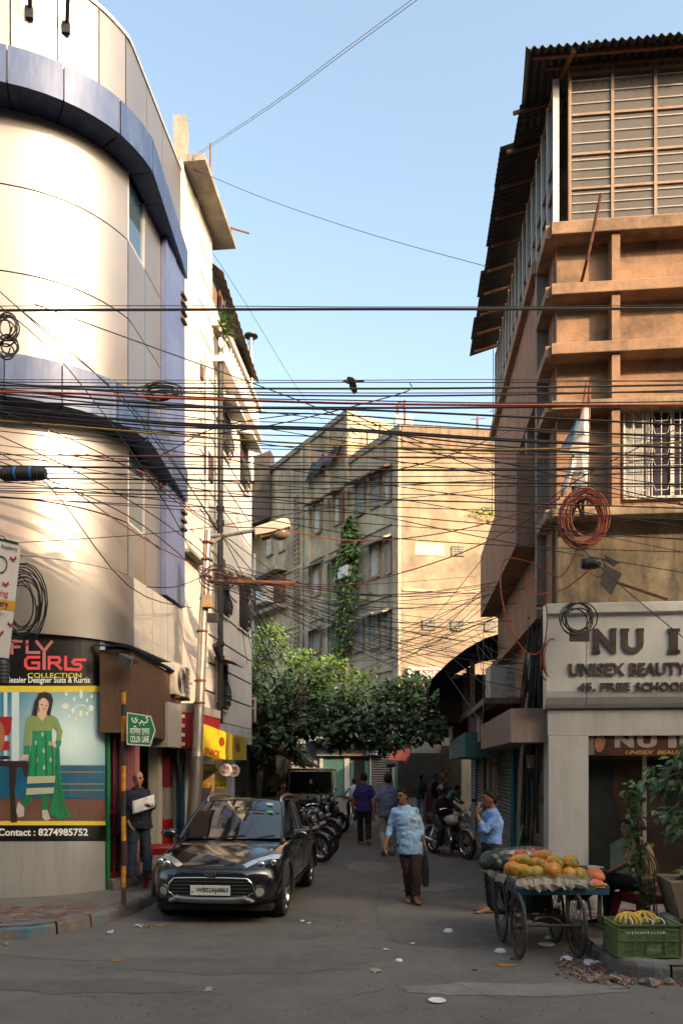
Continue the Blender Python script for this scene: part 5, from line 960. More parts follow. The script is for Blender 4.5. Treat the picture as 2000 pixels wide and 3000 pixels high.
# ---------------------------------------------------------------- street behind the camera: the opposite terrace that shades the crossing
OT = thing('opposite_terrace', 'plain five storey terrace across the street', 'building', (6, -7, 0))
OW = Wall([(40, -6.2), (-34, -6.2)])
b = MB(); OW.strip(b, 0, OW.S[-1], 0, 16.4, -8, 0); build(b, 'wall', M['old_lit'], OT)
b = MB(); OW.strip(b, 0, OW.S[-1], 16.41, 16.6, -.5, .25); build(b, 'cornice', M['concrete'], OT)
wme = MB().box(-.55, .55, -.03, .03, 0, 1.5).mesh('window', M['glass_blue'])
for i in range(22):
    for j in range(5): inst(wme, 'window', OT, Matrix.Translation(V((37.5-i*3.3, -6.21, .9+j*3.1))-V(OT.location)))
for j in range(1, 5): b = MB(); OW.strip(b, 0, OW.S[-1], j*3.1-.15, j*3.1, 0, .18); build(b, 'string_course', M['concrete'], OT)
for nm, lab, x0, x1, y0, y1, h in (('side_block', 'plain ochre block further along the cross street on the right', 15.1, 34, 10.4, 22, 12.0), ('side_block', 'plain ochre block further along the cross street on the left', -34, -14.1, 10.2, 22, 12.5)):
    o = thing(nm, lab, 'building', ((x0+x1)/2, y0, 0)); b = MB(); b.box(x0, x1, y0, y1, 0, h); build(b, 'wall', M['ochre'], o)
    b = MB(); b.box(x0-.1, x1+.1, y0-.2, y1, h+.01, h+.25); build(b, 'cornice', M['concrete'], o)
    for i in range(5):
        for j in range(3): inst(wme, 'window', o, Matrix.Translation(V((x0+2.2+i*3.5, y0-.02, 1.2+j*3.4))-V(o.location)))
# solid mass behind the facades so that no light leaks through
b = MB(); b.box(3.6, 12.2, 11.3, 16.5, 0, 9.0); build(b, 'core', M['brown_wall'], RB)
b = MB(); b.box(-13.5, -3.8, 11.9, 14.2, 0, 12.9); build(b, 'core', M['joint'], LB)
b = MB(); b.box(-9.5, -5.2, 14.4, 20.2, 0, 12.3); build(b, 'core', M['white_wall'], WB)
# ---------------------------------------------------------------- foliage
def in_poly(x, y, P):
    c = False; n = len(P)
    for i in range(n):
        (x1, y1), (x2, y2) = P[i], P[(i+1) % n]
        if (y1 > y) != (y2 > y) and x < (x2-x1)*(y-y1)/(y2-y1)+x1: c = not c
    return c
def leaf(b, p, d, n, L, w, mi):
    b.mi = mi; s = d.cross(n); s = s.normalized() if s.length > .02 else V((1, 0, 0)); n = s.cross(d).normalized()
    m = p+d*L*.42; q = p+d*L*.75
    b.add([p, m+s*w+n*w*.35, q+s*w*.62+n*w*.2, p+d*L-n*L*.12, q-s*w*.62+n*w*.2, m-s*w+n*w*.35, m, q], [(0, 1, 6), (1, 2, 7, 6), (2, 3, 7), (3, 4, 7), (4, 5, 6, 7), (5, 0, 6)])
def rdir(r, zb=0): 
    v = V((r.gauss(0, 1), r.gauss(0, 1), r.gauss(0, 1)+zb)); return v.normalized()
LEAVES = [M['leaf'], M['leaf2'], M['leaf3'], M['leaf_y']]
VT = thing('creeper_tree', 'mass of creepers and tree leaves arching over the lane', 'tree', (-2.2, 22.5, 0))
top = [(690, 1985), (715, 1955), (738, 1890), (744, 1830), (790, 1812), (832, 1850), (862, 1905), (905, 1892), (955, 1915), (1005, 1925), (1045, 1962), (1100, 1975), (1150, 2000), (1200, 1965), (1262, 1985), (1298, 2035)]
env = top+[(1308, 2120), (1275, 2180), (1190, 2185), (1140, 2205), (1080, 2190), (1020, 2185), (960, 2200), (905, 2165), (860, 2150), (880, 2200), (915, 2275), (865, 2230), (835, 2185), (790, 2170), (775, 2250), (752, 2262), (742, 2200), (722, 2130), (700, 2060)]
def topy(x):
    for (x1, y1), (x2, y2) in zip(top, top[1:]):
        if x1 <= x <= x2: return lerp(y1, y2, (x-x1)/(x2-x1))
    return 2000
rl = random.Random(77); b = MB(); cnt = 0
clumps = []
while len(clumps) < 520:
    x = rl.uniform(680, 1310); y = rl.uniform(1810, 2275)
    if in_poly(x, y, env): clumps.append((x, y, 20.4+abs(rl.gauss(0, 1.6))+max(0, 2120-y)/300*2.2))
for (cx, cy, cY) in clumps:
    k = rl.randint(14, 26); dd = cy-topy(cx)
    for _ in range(k):
        x = cx+rl.gauss(0, 13); y = cy+rl.gauss(0, 9); Y = cY+rl.gauss(0, .28)
        if not in_poly(x, y, env) and rl.random() > .18: continue
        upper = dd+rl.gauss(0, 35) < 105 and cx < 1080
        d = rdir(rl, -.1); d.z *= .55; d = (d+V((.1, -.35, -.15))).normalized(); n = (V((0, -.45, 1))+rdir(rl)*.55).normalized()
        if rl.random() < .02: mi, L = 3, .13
        elif upper: mi, L = 1, rl.uniform(.11, .17)  # brighter leaves near the top: light from above put into the colour
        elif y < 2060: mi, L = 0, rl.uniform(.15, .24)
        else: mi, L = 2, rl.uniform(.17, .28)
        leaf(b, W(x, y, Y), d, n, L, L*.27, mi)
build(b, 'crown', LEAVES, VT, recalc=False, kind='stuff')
b = MB()
def branch(p, q, r0, r1, bend=.3):
    p, q = V(p), V(q); m1 = p.lerp(q, .35)+V((rl.uniform(-1, 1), rl.uniform(-1, 1), rl.uniform(-.3, 1)))*bend; m2 = p.lerp(q, .7)+V((rl.uniform(-1, 1), rl.uniform(-1, 1), rl.uniform(-.3, 1)))*bend
    P = spline([p, m1, m2, q], 4); b.tube(P, [lerp(r0, r1, i/(len(P)-1)) for i in range(len(P))], 6)
trunk = [V((-2.75, 22.3, 0)), V((-2.7, 22.4, 1.2)), V((-2.55, 22.3, 2.6)), V((-2.3, 22.4, 3.6))]
b.tube(spline(trunk, 4), [.16]*6+[.13]*7, 8); build(b, 'trunk', M['bark'], VT)
b = MB()
for x, y in ((790, 1850), (900, 1960), (1000, 2000), (1100, 2050), (1200, 2030), (1270, 2100), (1150, 2150), (950, 2120), (800, 2200)): branch(trunk[-1], W(x, y, 22.2+rl.uniform(-.6, .8)), .07, .012, .35)
build(b, 'limbs', M['bark'], VT, kind='stuff')
b = MB(); rl2 = random.Random(5)
for k in range(26): p = W(rl2.uniform(745, 900), rl2.uniform(1960, 2100), 20.9); b.tube([p, p+V((rl2.uniform(-.1, .1), 0, -.7)), p+V((rl2.uniform(-.2, .2), 0, -rl2.uniform(1, 1.6)))], .008, 4)
build(b, 'hanging_stems', M['bark'], VT, kind='stuff')
# climbing vine on the apartment block
CVN = thing('wall_creeper', 'strip of green creeper climbing the old apartment block', 'creeper', FL.pt(FL.t(1030), 6.5, .1))
b = MB(); rv = random.Random(12)
for k in range(1500):
    y = rv.uniform(1522, 1935); w = lerp(6, 34, min(1, (y-1522)/160)) if y < 1700 else 30-max(0, y-1800)*.16; c = 1044-(y-1522)*.075; x = c+rv.gauss(0, .55)*w
    t = FL.t(x); p = FL.pt(t, FL.z(y, t), .15+rv.uniform(0, .35)); d = (V((rv.gauss(0, 1), -.5, rv.gauss(-.5, .6)))).normalized(); leaf(b, p, d, V((-.6, -.6, .6)), rv.uniform(.2, .34), .09, rv.choice((0, 0, 1, 2)) if rv.random() > .05 else 3)
build(b, 'foliage', LEAVES, CVN, recalc=False, kind='stuff')
b = MB(); P = [FL.pt(FL.t(1040-(y-1522)*.06), FL.z(y, FL.t(1040-(y-1522)*.06)), .08) for y in range(1530, 1940, 50)]; b.tube(P, .03, 5); build(b, 'stem', M['bark'], CVN)
for k, (px, py) in enumerate(((1440, 1500), (1405, 1515))):
    t = FR.t(px); o = thing('wall_tuft', ('green tuft growing from the ochre end wall', 'sparse dry tuft hanging on the ochre end wall')[k], 'plant', FR.pt(t, FR.z(py, t), .05)); b = MB()
    for _ in range((60, 40)[k]): leaf(b, FR.pt(t+rv.gauss(0, .35), FR.z(py+rv.gauss(0, 9), t), .05+rv.random()*.2), rdir(rv), V((0, -1, .5)), .14, .04, (1, 3)[k])
    build(b, 'foliage', LEAVES, o, recalc=False, kind='stuff')
# creeper on a post by the kerb and leafy branches entering from the right
def creeper(label, base, pts, n, spread, L, seed, stems=3):
    o = thing('potted_creeper', label, 'plant', base); r = random.Random(seed); b = MB(); P = spline(pts, 6)
    for _ in range(n):
        i = min(len(P)-1, int(r.random()**.8*len(P))); s = spread*(1 if i > len(P)*.35 else .5); c = P[i]+V((r.gauss(0, s), r.gauss(0, s*.7), r.gauss(0, .05)))
        leaf(b, c, (rdir(r)+V((0, -.3, -.2))).normalized(), (V((0, -.6, 1))+rdir(r)*.5).normalized(), L*r.uniform(.7, 1.3), L*.3, r.choice((0, 2, 2, 0, 1)))
    build(b, 'foliage', LEAVES, o, recalc=False, kind='stuff')
    for k in range(stems): b = MB(); b.tube([p+V((.03*math.sin(i*.5+k*2), .03*math.cos(i*.6+k), 0)) for i, p in enumerate(P)], .008, 5); build(b, 'stem', M['bark'], o)
    return o
pc = G(1893, 2745, .15)
o = creeper('leafy creeper climbing a stake beside the green crate', pc, [pc, pc+V((-.03, 0, .45)), pc+V((-.10, 0, .95)), pc+V((-.14, 0, 1.35)), pc+V((-.12, 0, 1.60))], 330, .052, .075, 3)
b = MB(); b.tube([pc+V((.0, 0, 0)), pc+V((-.04, 0, .55)), pc+V((-.1, 0, 1.2))], .018, 6); build(b, 'stake', M['wood_dark'], o)
b = MB(); r5 = random.Random(9); [b.tube(spline([pc+V((-.08, -.02, 1.0)), pc+V((-.05+r5.uniform(-.12, .18), -.05, .75)), pc+V((r5.uniform(-.06, .26), -.04, .35)), pc+V((r5.uniform(-.02, .2), -.03, .05))], 4), .007, 5) for _ in range(8)]; build(b, 'runners', M['wood'], o, kind='stuff')
BT = thing('street_tree', 'leafy street tree reaching in beside the parlour front', 'tree', (4.35, 7.75, .15))
tb = [V((4.35, 7.8, .15)), V((4.3, 7.85, 1.0)), V((4.28, 7.9, 1.9)), V((4.2, 7.9, 2.6))]; b = MB(); b.tube(spline(tb, 4), [.07]*4+[.055]*5+[.035]*4, 8); build(b, 'trunk', M['bark'], BT)
b = MB(); bl = MB(); r6 = random.Random(41)
for (px, py, n) in ((1915, 2292, 26), (1950, 2262, 34), (1988, 2232, 36), (1965, 2305, 40), (1948, 2385, 22), (1990, 2378, 40), (1996, 2440, 22), (2045, 2260, 70), (2065, 2340, 80), (2040, 2185, 50), (2095, 2420, 60), (2115, 2200, 90), (2020, 2312, 40)):
    c = W(px, py, 7.7+r6.uniform(-.2, .3)); P = spline([tb[2], tb[2].lerp(c, .5)+V((0, 0, .12)), c], 4); b.tube(P, [lerp(.02, .004, i/(len(P)-1)) for i in range(len(P))], 5)
    for _ in range(n): leaf(bl, c+V((r6.gauss(0, .062), r6.gauss(0, .08), r6.gauss(0, .045))), (V((-.6, -.3, -.45))+rdir(r6)*.6).normalized(), (V((-.2, -.5, 1))+rdir(r6)*.3).normalized(), r6.uniform(.09, .15), .026, r6.choice((0, 2, 2)))
build(b, 'limbs', M['bark'], BT, kind='stuff'); build(bl, 'crown', LEAVES, BT, recalc=False, kind='stuff')
# ---------------------------------------------------------------- street lamp pole
PY = 13.2
def PW(px, py, dy=0): return W(px, py, PY+dy)
SLP = thing('street_lamp', 'tall leaning steel lamp post with cream lantern over the lane', 'street lamp', PW(560, 2520))
base = G(553, 2250+1.80*F/PY, .15); b = MB(); b.tube([base, PW(567, 2390), PW(578, 2215)], [.125, .12, .11], 14); build(b, 'pole', M['steel'], SLP)
b = MB(); b.tube([PW(578, 2216), PW(579, 2190), PW(594, 1850), PW(610, 1555)], [.118, .085, .08, .066], 12); build(b, 'pole_upper', M['steel'], SLP)
b = MB(); b.tube([PW(612, 1572), PW(660, 1568), PW(745, 1553)], .038, 8); b.beam(PW(612, 1600), PW(650, 1570), .03, .05); build(b, 'arm', M['steel'], SLP)
b = MB(); b.tube([PW(598, 1702), PW(700, 1705), PW(865, 1709)], .035, 8); build(b, 'crossbar', M['rust'], SLP)
for px, py in ((610, 1590), (606, 1640), (603, 1690), (592, 1850), (586, 1995), (584, 2060)): b = MB(); p = PW(px, py); b.lathe([(.085, -.02), (.10, -.015), (.10, .015), (.085, .02)], p, 12); build(b, 'clamp', M['rust'], SLP)
def lamp_head(o):
    a = PW(746, 1556); c = PW(850, 1545); d = (c-a); L = d.length; d.normalize(); u = V((0, 0, 1)); s = V((0, 1, 0)); b = MB(); rings = []
    for q, h0, h1, w in ((0, -.07, .04, .07), (.02, -.10, .06, .10), (.35, -.10, .10, .14), (.8, -.06, .16, .16), (.95, -.03, .13, .14), (1, .0, .07, .06)):
        p = a+d*L*q; rings.append([p+u*h0-s*w, p+u*h0+s*w, p+u*(h0*.3+h1*.7)+s*w, p+u*h1+s*w*.5, p+u*h1-s*w*.5, p+u*(h0*.3+h1*.7)-s*w])
    b.loft(rings); build(b, 'lantern', mat('lantern_cream', (.56, .47, .39), .45, var=.08), o, bev=.01)
    b = MB(); p = a+d*L*.68+u*-.08; b.ell(p, .19, .13, .12, 14, 8); build(b, 'lantern_glass', mat('lantern_bowl', (.20, .16, .13), .2, var=.2), o)
    b = MB(); p = a+d*L*.18; b.beam(p+u*-.13, a+d*L*.48+u*-.10, .2, .05, (0, 0, 1)); build(b, 'gear_box', M['rust'], o)
lamp_head(SLP)
b = MB(); p = PW(607, 1765); b.box(p.x-.07, p.x+.10, p.y-.14, p.y-.0, p.z-.11, p.z+.10); build(b, 'junction_box', mat('box_ochre', (.30, .21, .11), .7, var=.2, vs=9), SLP, bev=.008)
b = MB(); p = PW(612, 1808); b.box(p.x-.02, p.x+.16, p.y-.05, p.y+.05, p.z-.09, p.z+.06); build(b, 'junction_box', M['black_plastic'], SLP, bev=.008)
# street-name sign on a striped pole
SP = G(362, 2652, .15)
ST = thing('street_sign', 'green COLLIN LANE street sign on a yellow and black striped pole', 'street sign', SP)
topz = H-(2022-HZ)/F*SP.y
segs = [(2652, 2600, 'r'), (2600, 2538, 'y'), (2538, 2464, 'k'), (2464, 2392, 'y'), (2392, 2318, 'k'), (2318, 2244, 'y'), (2244, 2172, 'k'), (2172, 2098, 'y'), (2098, 2064, 'k'), (2064, 2026, 'y')]
mm = {'y': mat('pole_yellow', lin((196, 134, 26)), .6, var=.2, vs=14, blotch=(.05, .035, .02), bk=.75, bsc=9), 'k': mat('pole_black', (.02, .019, .018), .6), 'r': mat('pole_bare', (.09, .055, .035), .8, var=.3, vs=9)}
for y0, y1, c in segs: b = MB(); b.cyl((SP.x, SP.y, H-(y0-HZ)/F*SP.y), (SP.x, SP.y, H-(y1-HZ)/F*SP.y), .0315, None, 12); build(b, 'pole_band', mm[c], ST)
b = MB(); b.lathe([(.03, 0), (.045, .004), (.045, .018), (0, .022)], (SP.x, SP.y, topz-.02), 12); build(b, 'pole_cap', M['rust'], ST)
sY = SP.y-.06; so = W(410, 2138, sY); k = sY/F
yaw = R(14); sfn = lambda u, v, d=0: so+V((u*math.cos(yaw), u*math.sin(yaw)*1.0, v))+V((math.sin(yaw), -math.cos(yaw), 0))*d
def c3(x, y): return ((x/2.352-410)*k/math.cos(yaw), -(1800+y/2.352-2138)*k)
arrow = [c3(878, 900), c3(1032, 910), c3(1066, 800), c3(1036, 700), c3(880, 676)]
b = MB(); b.prism(arrow, sfn, -.012, 0); build(b, 'plate', ink('sign_green', (8, 112, 66)), ST)
b = MB(); inner = [(u*.93, v*.93) for u, v in arrow]; b.add([sfn(*p, .003) for p in arrow]+[sfn(*p, .003) for p in inner], [(i, (i+1) % 5, 5+(i+1) % 5, 5+i) for i in range(5)]); build(b, 'border', ink('sign_border', (206, 206, 196)), ST, recalc=False)
b = MB(); WI = ink('white', (236, 236, 236))
def stxt(s, x0, x1, y0, y1, bold=.02):
    a = c3(x0, y0); c = c3(x1, y1); text(b, s, c[0]-a[0], a[1]-c[1], lambda u, v, d: sfn((a[0]+c[0])/2+u, (a[1]+c[1])/2+v, .004), bold=bold)
stxt('COLLIN  LANE', 902, 1022, 838, 884); stxt('\u0995\u09bf\u09b2\u09a8 \u09c7\u09b2\u09a8', 898, 1026, 768, 832, .01)
for pts in ([(1015, 720), (1008, 745), (985, 748), (975, 732)], [(1000, 716), (1014, 708)], [(975, 732), (968, 752), (955, 748)], [(950, 722), (938, 748), (922, 745), (912, 725), (916, 712)], [(930, 735), (940, 710)], [(962, 762), (966, 764)], [(985, 760), (992, 762)]):
    P = [c3(*p) for p in pts]
    for (u0, v0), (u1, v1) in zip(P, P[1:]):
        dx, dy = u1-u0, v1-v0; l = math.hypot(dx, dy) or 1; w = .0065; nx, ny = -dy/l*w, dx/l*w; b.flat([(u0+nx, v0+ny), (u1+nx, v1+ny), (u1-nx, v1-ny), (u0-nx, v0-ny)], sfn, .0045)
build(b, 'lettering', WI, ST, recalc=False)
# ---------------------------------------------------------------- overhead cables
def cable(pts, r, m, nm, label, group, n=5): P = [W(*p) for p in pts]; b = MB(); b.tube(spline(P, 5) if len(P) > 2 else P, r, n); return single(b, nm, m, label, 'cable', P[0], group)
GA, GB = 'thick overhead cables', 'thin overhead wires'
LA, LBn = 'thick black cable in the bundle strung across the lane mouth', 'thin black wire in the tangle strung across the lane mouth'
XS = (-120, 500, 1000, 1500, 2120)
hz = [(908, 905, 906, 904, 902, 17), (898, 897, 899, 897, 893, 5), (1112, 1112, 1112, 1112, 1118, 5), (1116, 1121, 1121, 1119, 1112, 6), (1128, 1136, 1137, 1135, 1126, 14), (1132, 1146, 1149, 1152, 1148, 6), (1120, 1152, 1160, 1158, 1140, 12), (1108, 1160, 1171, 1179, 1176, 8),
      (1126, 1186, 1195, 1194, 1182, 15), (1172, 1192, 1199, 1222, 1250, 13), (1140, 1200, 1214, 1253, 1290, 11), (1180, 1226, 1242, 1262, 1278, 6), (1186, 1240, 1254, 1286, 1320, 14), (1176, 1244, 1260, 1290, 1316, 15), (1196, 1252, 1262, 1312, 1350, 10), (1205, 1262, 1280, 1316, 1348, 8),
      (1214, 1290, 1310, 1322, 1330, 7), (1238, 1300, 1322, 1330, 1334, 6), (1330, 1338, 1340, 1345, 1352, 6), (1345, 1352, 1354, 1356, 1358, 5), (1366, 1372, 1378, 1376, 1366, 14), (1384, 1390, 1396, 1392, 1386, 6), (1400, 1404, 1412, 1416, 1420, 11), (1414, 1416, 1420, 1424, 1425, 6), (1430, 1436, 1446, 1452, 1462, 6),
      (1436, 1448, 1460, 1474, 1492, 9), (1440, 1460, 1480, 1500, 1530, 6), (1452, 1480, 1502, 1540, 1590, 7), (1446, 1490, 1530, 1560, 1580, 5), (1190, 1268, 1330, 1400, 1500, 7), (1250, 1320, 1400, 1470, 1560, 6), (1300, 1420, 1490, 1590, 1700, 6), (1420, 1440, 1430, 1402, 1372, 6), (1290, 1360, 1365, 1372, 1360, 5), (1600, 1560, 1480, 1420, 1300, 5), (1360, 1400, 1440, 1520, 1640, 5), (1396, 1470, 1560, 1600, 1620, 6), (1150, 1180, 1230, 1262, 1300, 6), (1165, 1215, 1290, 1360, 1440, 6)]
rw = random.Random(17)
for i, row in enumerate(hz):
    r = row[5]; Y = 8.3+rw.random()*.9; pts = [(x, y+rw.uniform(-2, 2), Y+.05*math.sin(k)) for k, (x, y) in enumerate(zip(XS, row[:5]))]
    cable(pts, r*.0009, M['wire'], 'overhead_cable', LA if r > 10 else LBn, GA if r > 10 else GB)
cable([(-120, 1146, 8.7), (200, 1152, 8.7), (450, 1164, 8.7), (1000, 1181, 8.7), (1500, 1187, 8.7), (2120, 1186, 8.7)], .014, M['wire_red'], 'red_cable', 'thick red cable running level in the main bundle', None)
cable([(-120, 1225, 8.6), (200, 1248, 8.6), (600, 1282, 8.6), (1000, 1304, 8.6), (1500, 1318, 8.6), (2120, 1290, 8.6)], .011, M['wire_yellow'], 'yellow_cable', 'single yellow cable among the black cables', None)
cable([(-120, 1330, 9), (300, 1335, 9), (1000, 1338, 9), (1600, 1340, 9), (2100, 1338, 9)], .007, M['wire_red'], 'red_wire', 'thin dull red wire running level below the yellow cable', None)
cable([(250, 1330, 9.4), (420, 1385, 9.6), (620, 1530, 10), (800, 1548, 10.2), (1000, 1582, 10.4), (1180, 1578, 10.2), (1400, 1540, 10), (1640, 1462, 9.6)], .008, M['wire_red'], 'red_wire', 'orange red wire sagging from the blue band to the orange coil', None)
cable([(220, 1440, 9.4), (460, 1600, 9.8), (680, 1690, 10.4), (955, 1718, 10.6), (1170, 1680, 10.4), (1420, 1590, 10), (1650, 1450, 9.6)], .008, M['wire_red'], 'red_wire', 'lower orange red wire sagging past the lamp post to the orange coil', None)
diag = [[(100, 890, 8.5), (357, 984, 8.7), (800, 1145, 9.2), (1180, 1290, 9.8), (1480, 1400, 10)], [(40, 890, 8.4), (326, 1140, 8.7), (576, 1456, 9.6), (724, 1716, 12), (800, 1960, 15)], [(-60, 800, 8.4), (140, 980, 8.6), (420, 1230, 9), (640, 1560, 11)], [(-60, 850, 8.4), (200, 1080, 8.6), (500, 1500, 9.4), (590, 1700, 13)], [(-60, 1330, 8.5), (200, 1430, 8.7), (420, 1540, 9), (600, 1690, 13)],
        [(-60, 1250, 8.5), (260, 1400, 8.8), (520, 1560, 9.5), (700, 1720, 13)], [(-60, 1180, 8.5), (300, 1330, 8.8), (560, 1500, 9.6), (860, 1720, 14)], [(-60, 1300, 8.5), (140, 1420, 8.7), (380, 1720, 9), (560, 1780, 12)], [(430, 1720, 9.3), (520, 1718, 10), (590, 1690, 13)], [(240, 1240, 9), (640, 1270, 9), (1150, 1160, 9), (1200, 1120, 9)], [(170, 1330, 8.8), (420, 1350, 9), (640, 1250, 9.2), (900, 1210, 9.2)],
        [(1000, 1200, 9), (1250, 1300, 9.2), (1620, 1390, 9.5), (2100, 1500, 9.5)], [(1000, 1420, 9), (1150, 1380, 9), (1300, 1340, 9), (1500, 1260, 9.4)], [(1500, 1560, 9), (1700, 1400, 9), (2100, 1200, 9)], [(1600, 1500, 9), (1800, 1700, 9), (2100, 1950, 9)]]
for d in diag: cable(d, .0066, M['wire'], 'slanting_wire', 'black wire slanting down across the lane mouth', 'slanting wires')
# wires that run into the lane, from the lamp crossbar and over to the brown side wall
rw = random.Random(23)
for k in range(34):
    a = (rw.uniform(600, 730), rw.uniform(1660, 1720), 13.1+rw.random()*.3); x = rw.uniform(1330, 1560); Ye = 1.911/((x-1000)/F-.0844)-.2; e = (x, rw.uniform(1650, 2080), min(21, Ye)); m = ((a[0]+e[0])/2, (a[1]+e[1])/2+rw.uniform(10, 70), (a[2]+e[2])/2)
    cable([a, m, e], .0055, M['wire'], 'lane_wire', 'thin black wire spanning the lane from the lamp post', 'lane wires', 4)
for k in range(16):
    a = (rw.uniform(690, 725), rw.uniform(1700, 1715), 13.2); e = (rw.uniform(720, 1000), rw.uniform(1880, 2120), 21); cable([a, ((a[0]+e[0])/2-12, (a[1]+e[1])/2+20, 17), e], .007, M['wire'], 'drop_wire', 'black wire dropping from the lamp crossbar into the creepers', 'drop wires', 4)
for k in range(14):
    a = (rw.uniform(1300, 1440), rw.uniform(1820, 2050), 17); e = (rw.uniform(1400, 1590), rw.uniform(1900, 2150), 12.2); cable([a, ((a[0]+e[0])/2, (a[1]+e[1])/2+rw.uniform(0, 40), 14.2), e], .006, M['wire'], 'loose_wire', 'loose black wire hanging before the shed and brown wall', 'loose wires', 4)
for k in range(12):
    a = (rw.uniform(900, 1150), rw.uniform(1890, 1980), 24); e = (rw.uniform(1400, 1500), rw.uniform(1600, 1850), 15); cable([a, ((a[0]+e[0])/2, (a[1]+e[1])/2+rw.uniform(0, 40), 19), e], .008, M['wire'], 'far_wire', 'thin wire crossing in front of the ochre end wall', 'far wires', 4)
cable([(548, 468, 14.5), (800, 300, 12), (1000, 150, 11), (1230, -20, 10)], .006, M['white_metal'], 'pale_wire', 'pale twin wire rising to the sky from the white roof', None, 4)
cable([(548, 474, 14.5), (800, 308, 12), (1000, 160, 11), (1230, -8, 10)], .006, M['white_metal'], 'pale_wire', 'lower strand of the pale twin wire above the white roof', None, 4)
cable([(560, 492, 14.5), (800, 590, 14), (1100, 690, 13), (1425, 780, 12)], .005, M['wire'], 'sky_wire', 'thin wire from the white roof to the corrugated eaves', None, 4)
cable([(590, 690, 16), (720, 890, 18), (900, 1180, 22), (1010, 1300, 30)], .006, M['wire'], 'sky_wire', 'thin wire falling from the white roof toward the apartment block', None, 4)
cable([(1444, 1020, 12), (1443, 1300, 12), (1440, 1500, 12.6)], .005, M['wire'], 'sky_wire', 'thin wire hanging plumb from the corrugated eaves', None, 4)
# coils and closures
def coil(label, c, rx_, rz_, n, m, r=.008, seed=1, nm='cable_coil', axis=None, jit=.12):
    rr = random.Random(seed); b = MB(); c = V(c)
    ph = rr.random()*6
    P = []
    for i in range(n*18+1):
        q = i/18*6.283; k = 1+jit*math.sin(q*.31+ph)+jit*.5*math.sin(q*.17+ph*2); P.append(c+V((rx_*k*math.cos(q)+.04*math.sin(i*.05), .05*math.sin(i*.11), rz_*k*math.sin(q)+.03*math.cos(i*.043))))
    b.tube(P, r, 5); return single(b, nm, m, label, 'cable coil', c-V((0, 0, rz_)))
coil('big hanging coil of orange cable on the ochre facade', W(1707, 1520, 9.6), .25, .30, 17, M['wire_red'], .0085, 3, 'orange_coil', jit=.17)
coil('black cable coil hanging over the top of the parlour sign', W(1692, 1812, 9.7), .18, .18, 7, M['wire'], .009, 5)
coil('loose orange cable loops beside the junction cabinet', W(1605, 1930, 10.1), .10, .26, 4, M['wire_red'], .009, 6, 'orange_coil')
coil('coiled black cable bundle against the upper cream cladding', W(14, 960, 8.6), .12, .14, 6, M['wire'], .009, 8); coil('second black coil under the upper bundle beside the cream cladding', W(18, 1015, 8.6), .10, .10, 5, M['wire'], .009, 9)
coil('flat black coil tied in the cables before the violet pilaster', W(470, 1150, 8.8), .19, .07, 9, M['wire'], .007, 10, jit=.25); coil('large black cable coil hanging behind the academy banner', W(62, 1770, 8.9), .22, .36, 12, M['wire'], .008, 11, jit=.22)
coil('loops of black wire wound round the lamp post crossbar', W(640, 1690, 13.0), .25, .16, 6, M['wire'], .008, 13, jit=.3)
b = MB(); P = [W(*p) for p in ((1690, 1610, 9.7), (1640, 1690, 9.8), (1560, 1650, 9.9), (1480, 1640, 10), (1466, 1720, 10), (1490, 1830, 10), (1540, 1910, 10.1), (1590, 1900, 10.1), (1600, 1780, 10), (1560, 1690, 9.9), (1540, 1700, 9.9), (1555, 1740, 9.9), (1640, 1730, 9.9), (1690, 1700, 9.8), (1765, 1640, 9.7), (1760, 1690, 9.7), (1715, 1670, 9.7))]; b.tube(spline(P, 7), .009, 5); single(b, 'orange_cable_loop', M['wire_red'], 'long orange cable curling in wide loops below the big coil', 'cable', P[0])
def closure(label, c, L, r, rings=True):
    o = thing('cable_closure', label, 'cable box', c); b = MB(); c = V(c); b.lathe([(0, 0), (r*.75, 0), (r, .03), (r, L-.06), (r*.8, L), (0, L)], c, 16, (1, 0, .02)); [b.lathe([(r, x), (r*1.07, x+.004), (r*1.07, x+.012), (r, x+.016)], c, 16, (1, 0, .02)) for x in [.05+k*.03 for k in range(int(L/.03)-3)]]; build(b, 'case', M['black_plastic'], o)
    if rings:
        for x in (.16, .33): b = MB(); b.lathe([(r*1.05, x), (r*1.10, x+.003), (r*1.10, x+.022), (r*1.05, x+.025)], c, 16, (1, 0, .02)); build(b, 'band', ink('band_blue', (30, 110, 190)), o)
    return o
closure('black cable closure with two blue bands on the overhead cables', W(2, 1390, 8.5), .50, .072); closure('black cable closure hung above the parlour sign', W(1700, 1652, 9.75), .24, .07, False)
b = MB(); q = W(1697, 1862, 9.68); b.box(q.x-.13, q.x+.12, q.y-.02, q.y, q.z-.08, q.z+.06); single(b, 'black_plate', M['wire'], 'black splice plate hanging below the coil on the parlour sign', 'plate', q)
b = MB(); b.beam(W(1800, 1705, 9.9), W(1955, 1757, 9.7), .035, .03); single(b, 'rusty_bar', M['rust'], 'rusty bar slanting out of the wall above the parlour sign', 'bar', W(1800, 1705, 9.9))
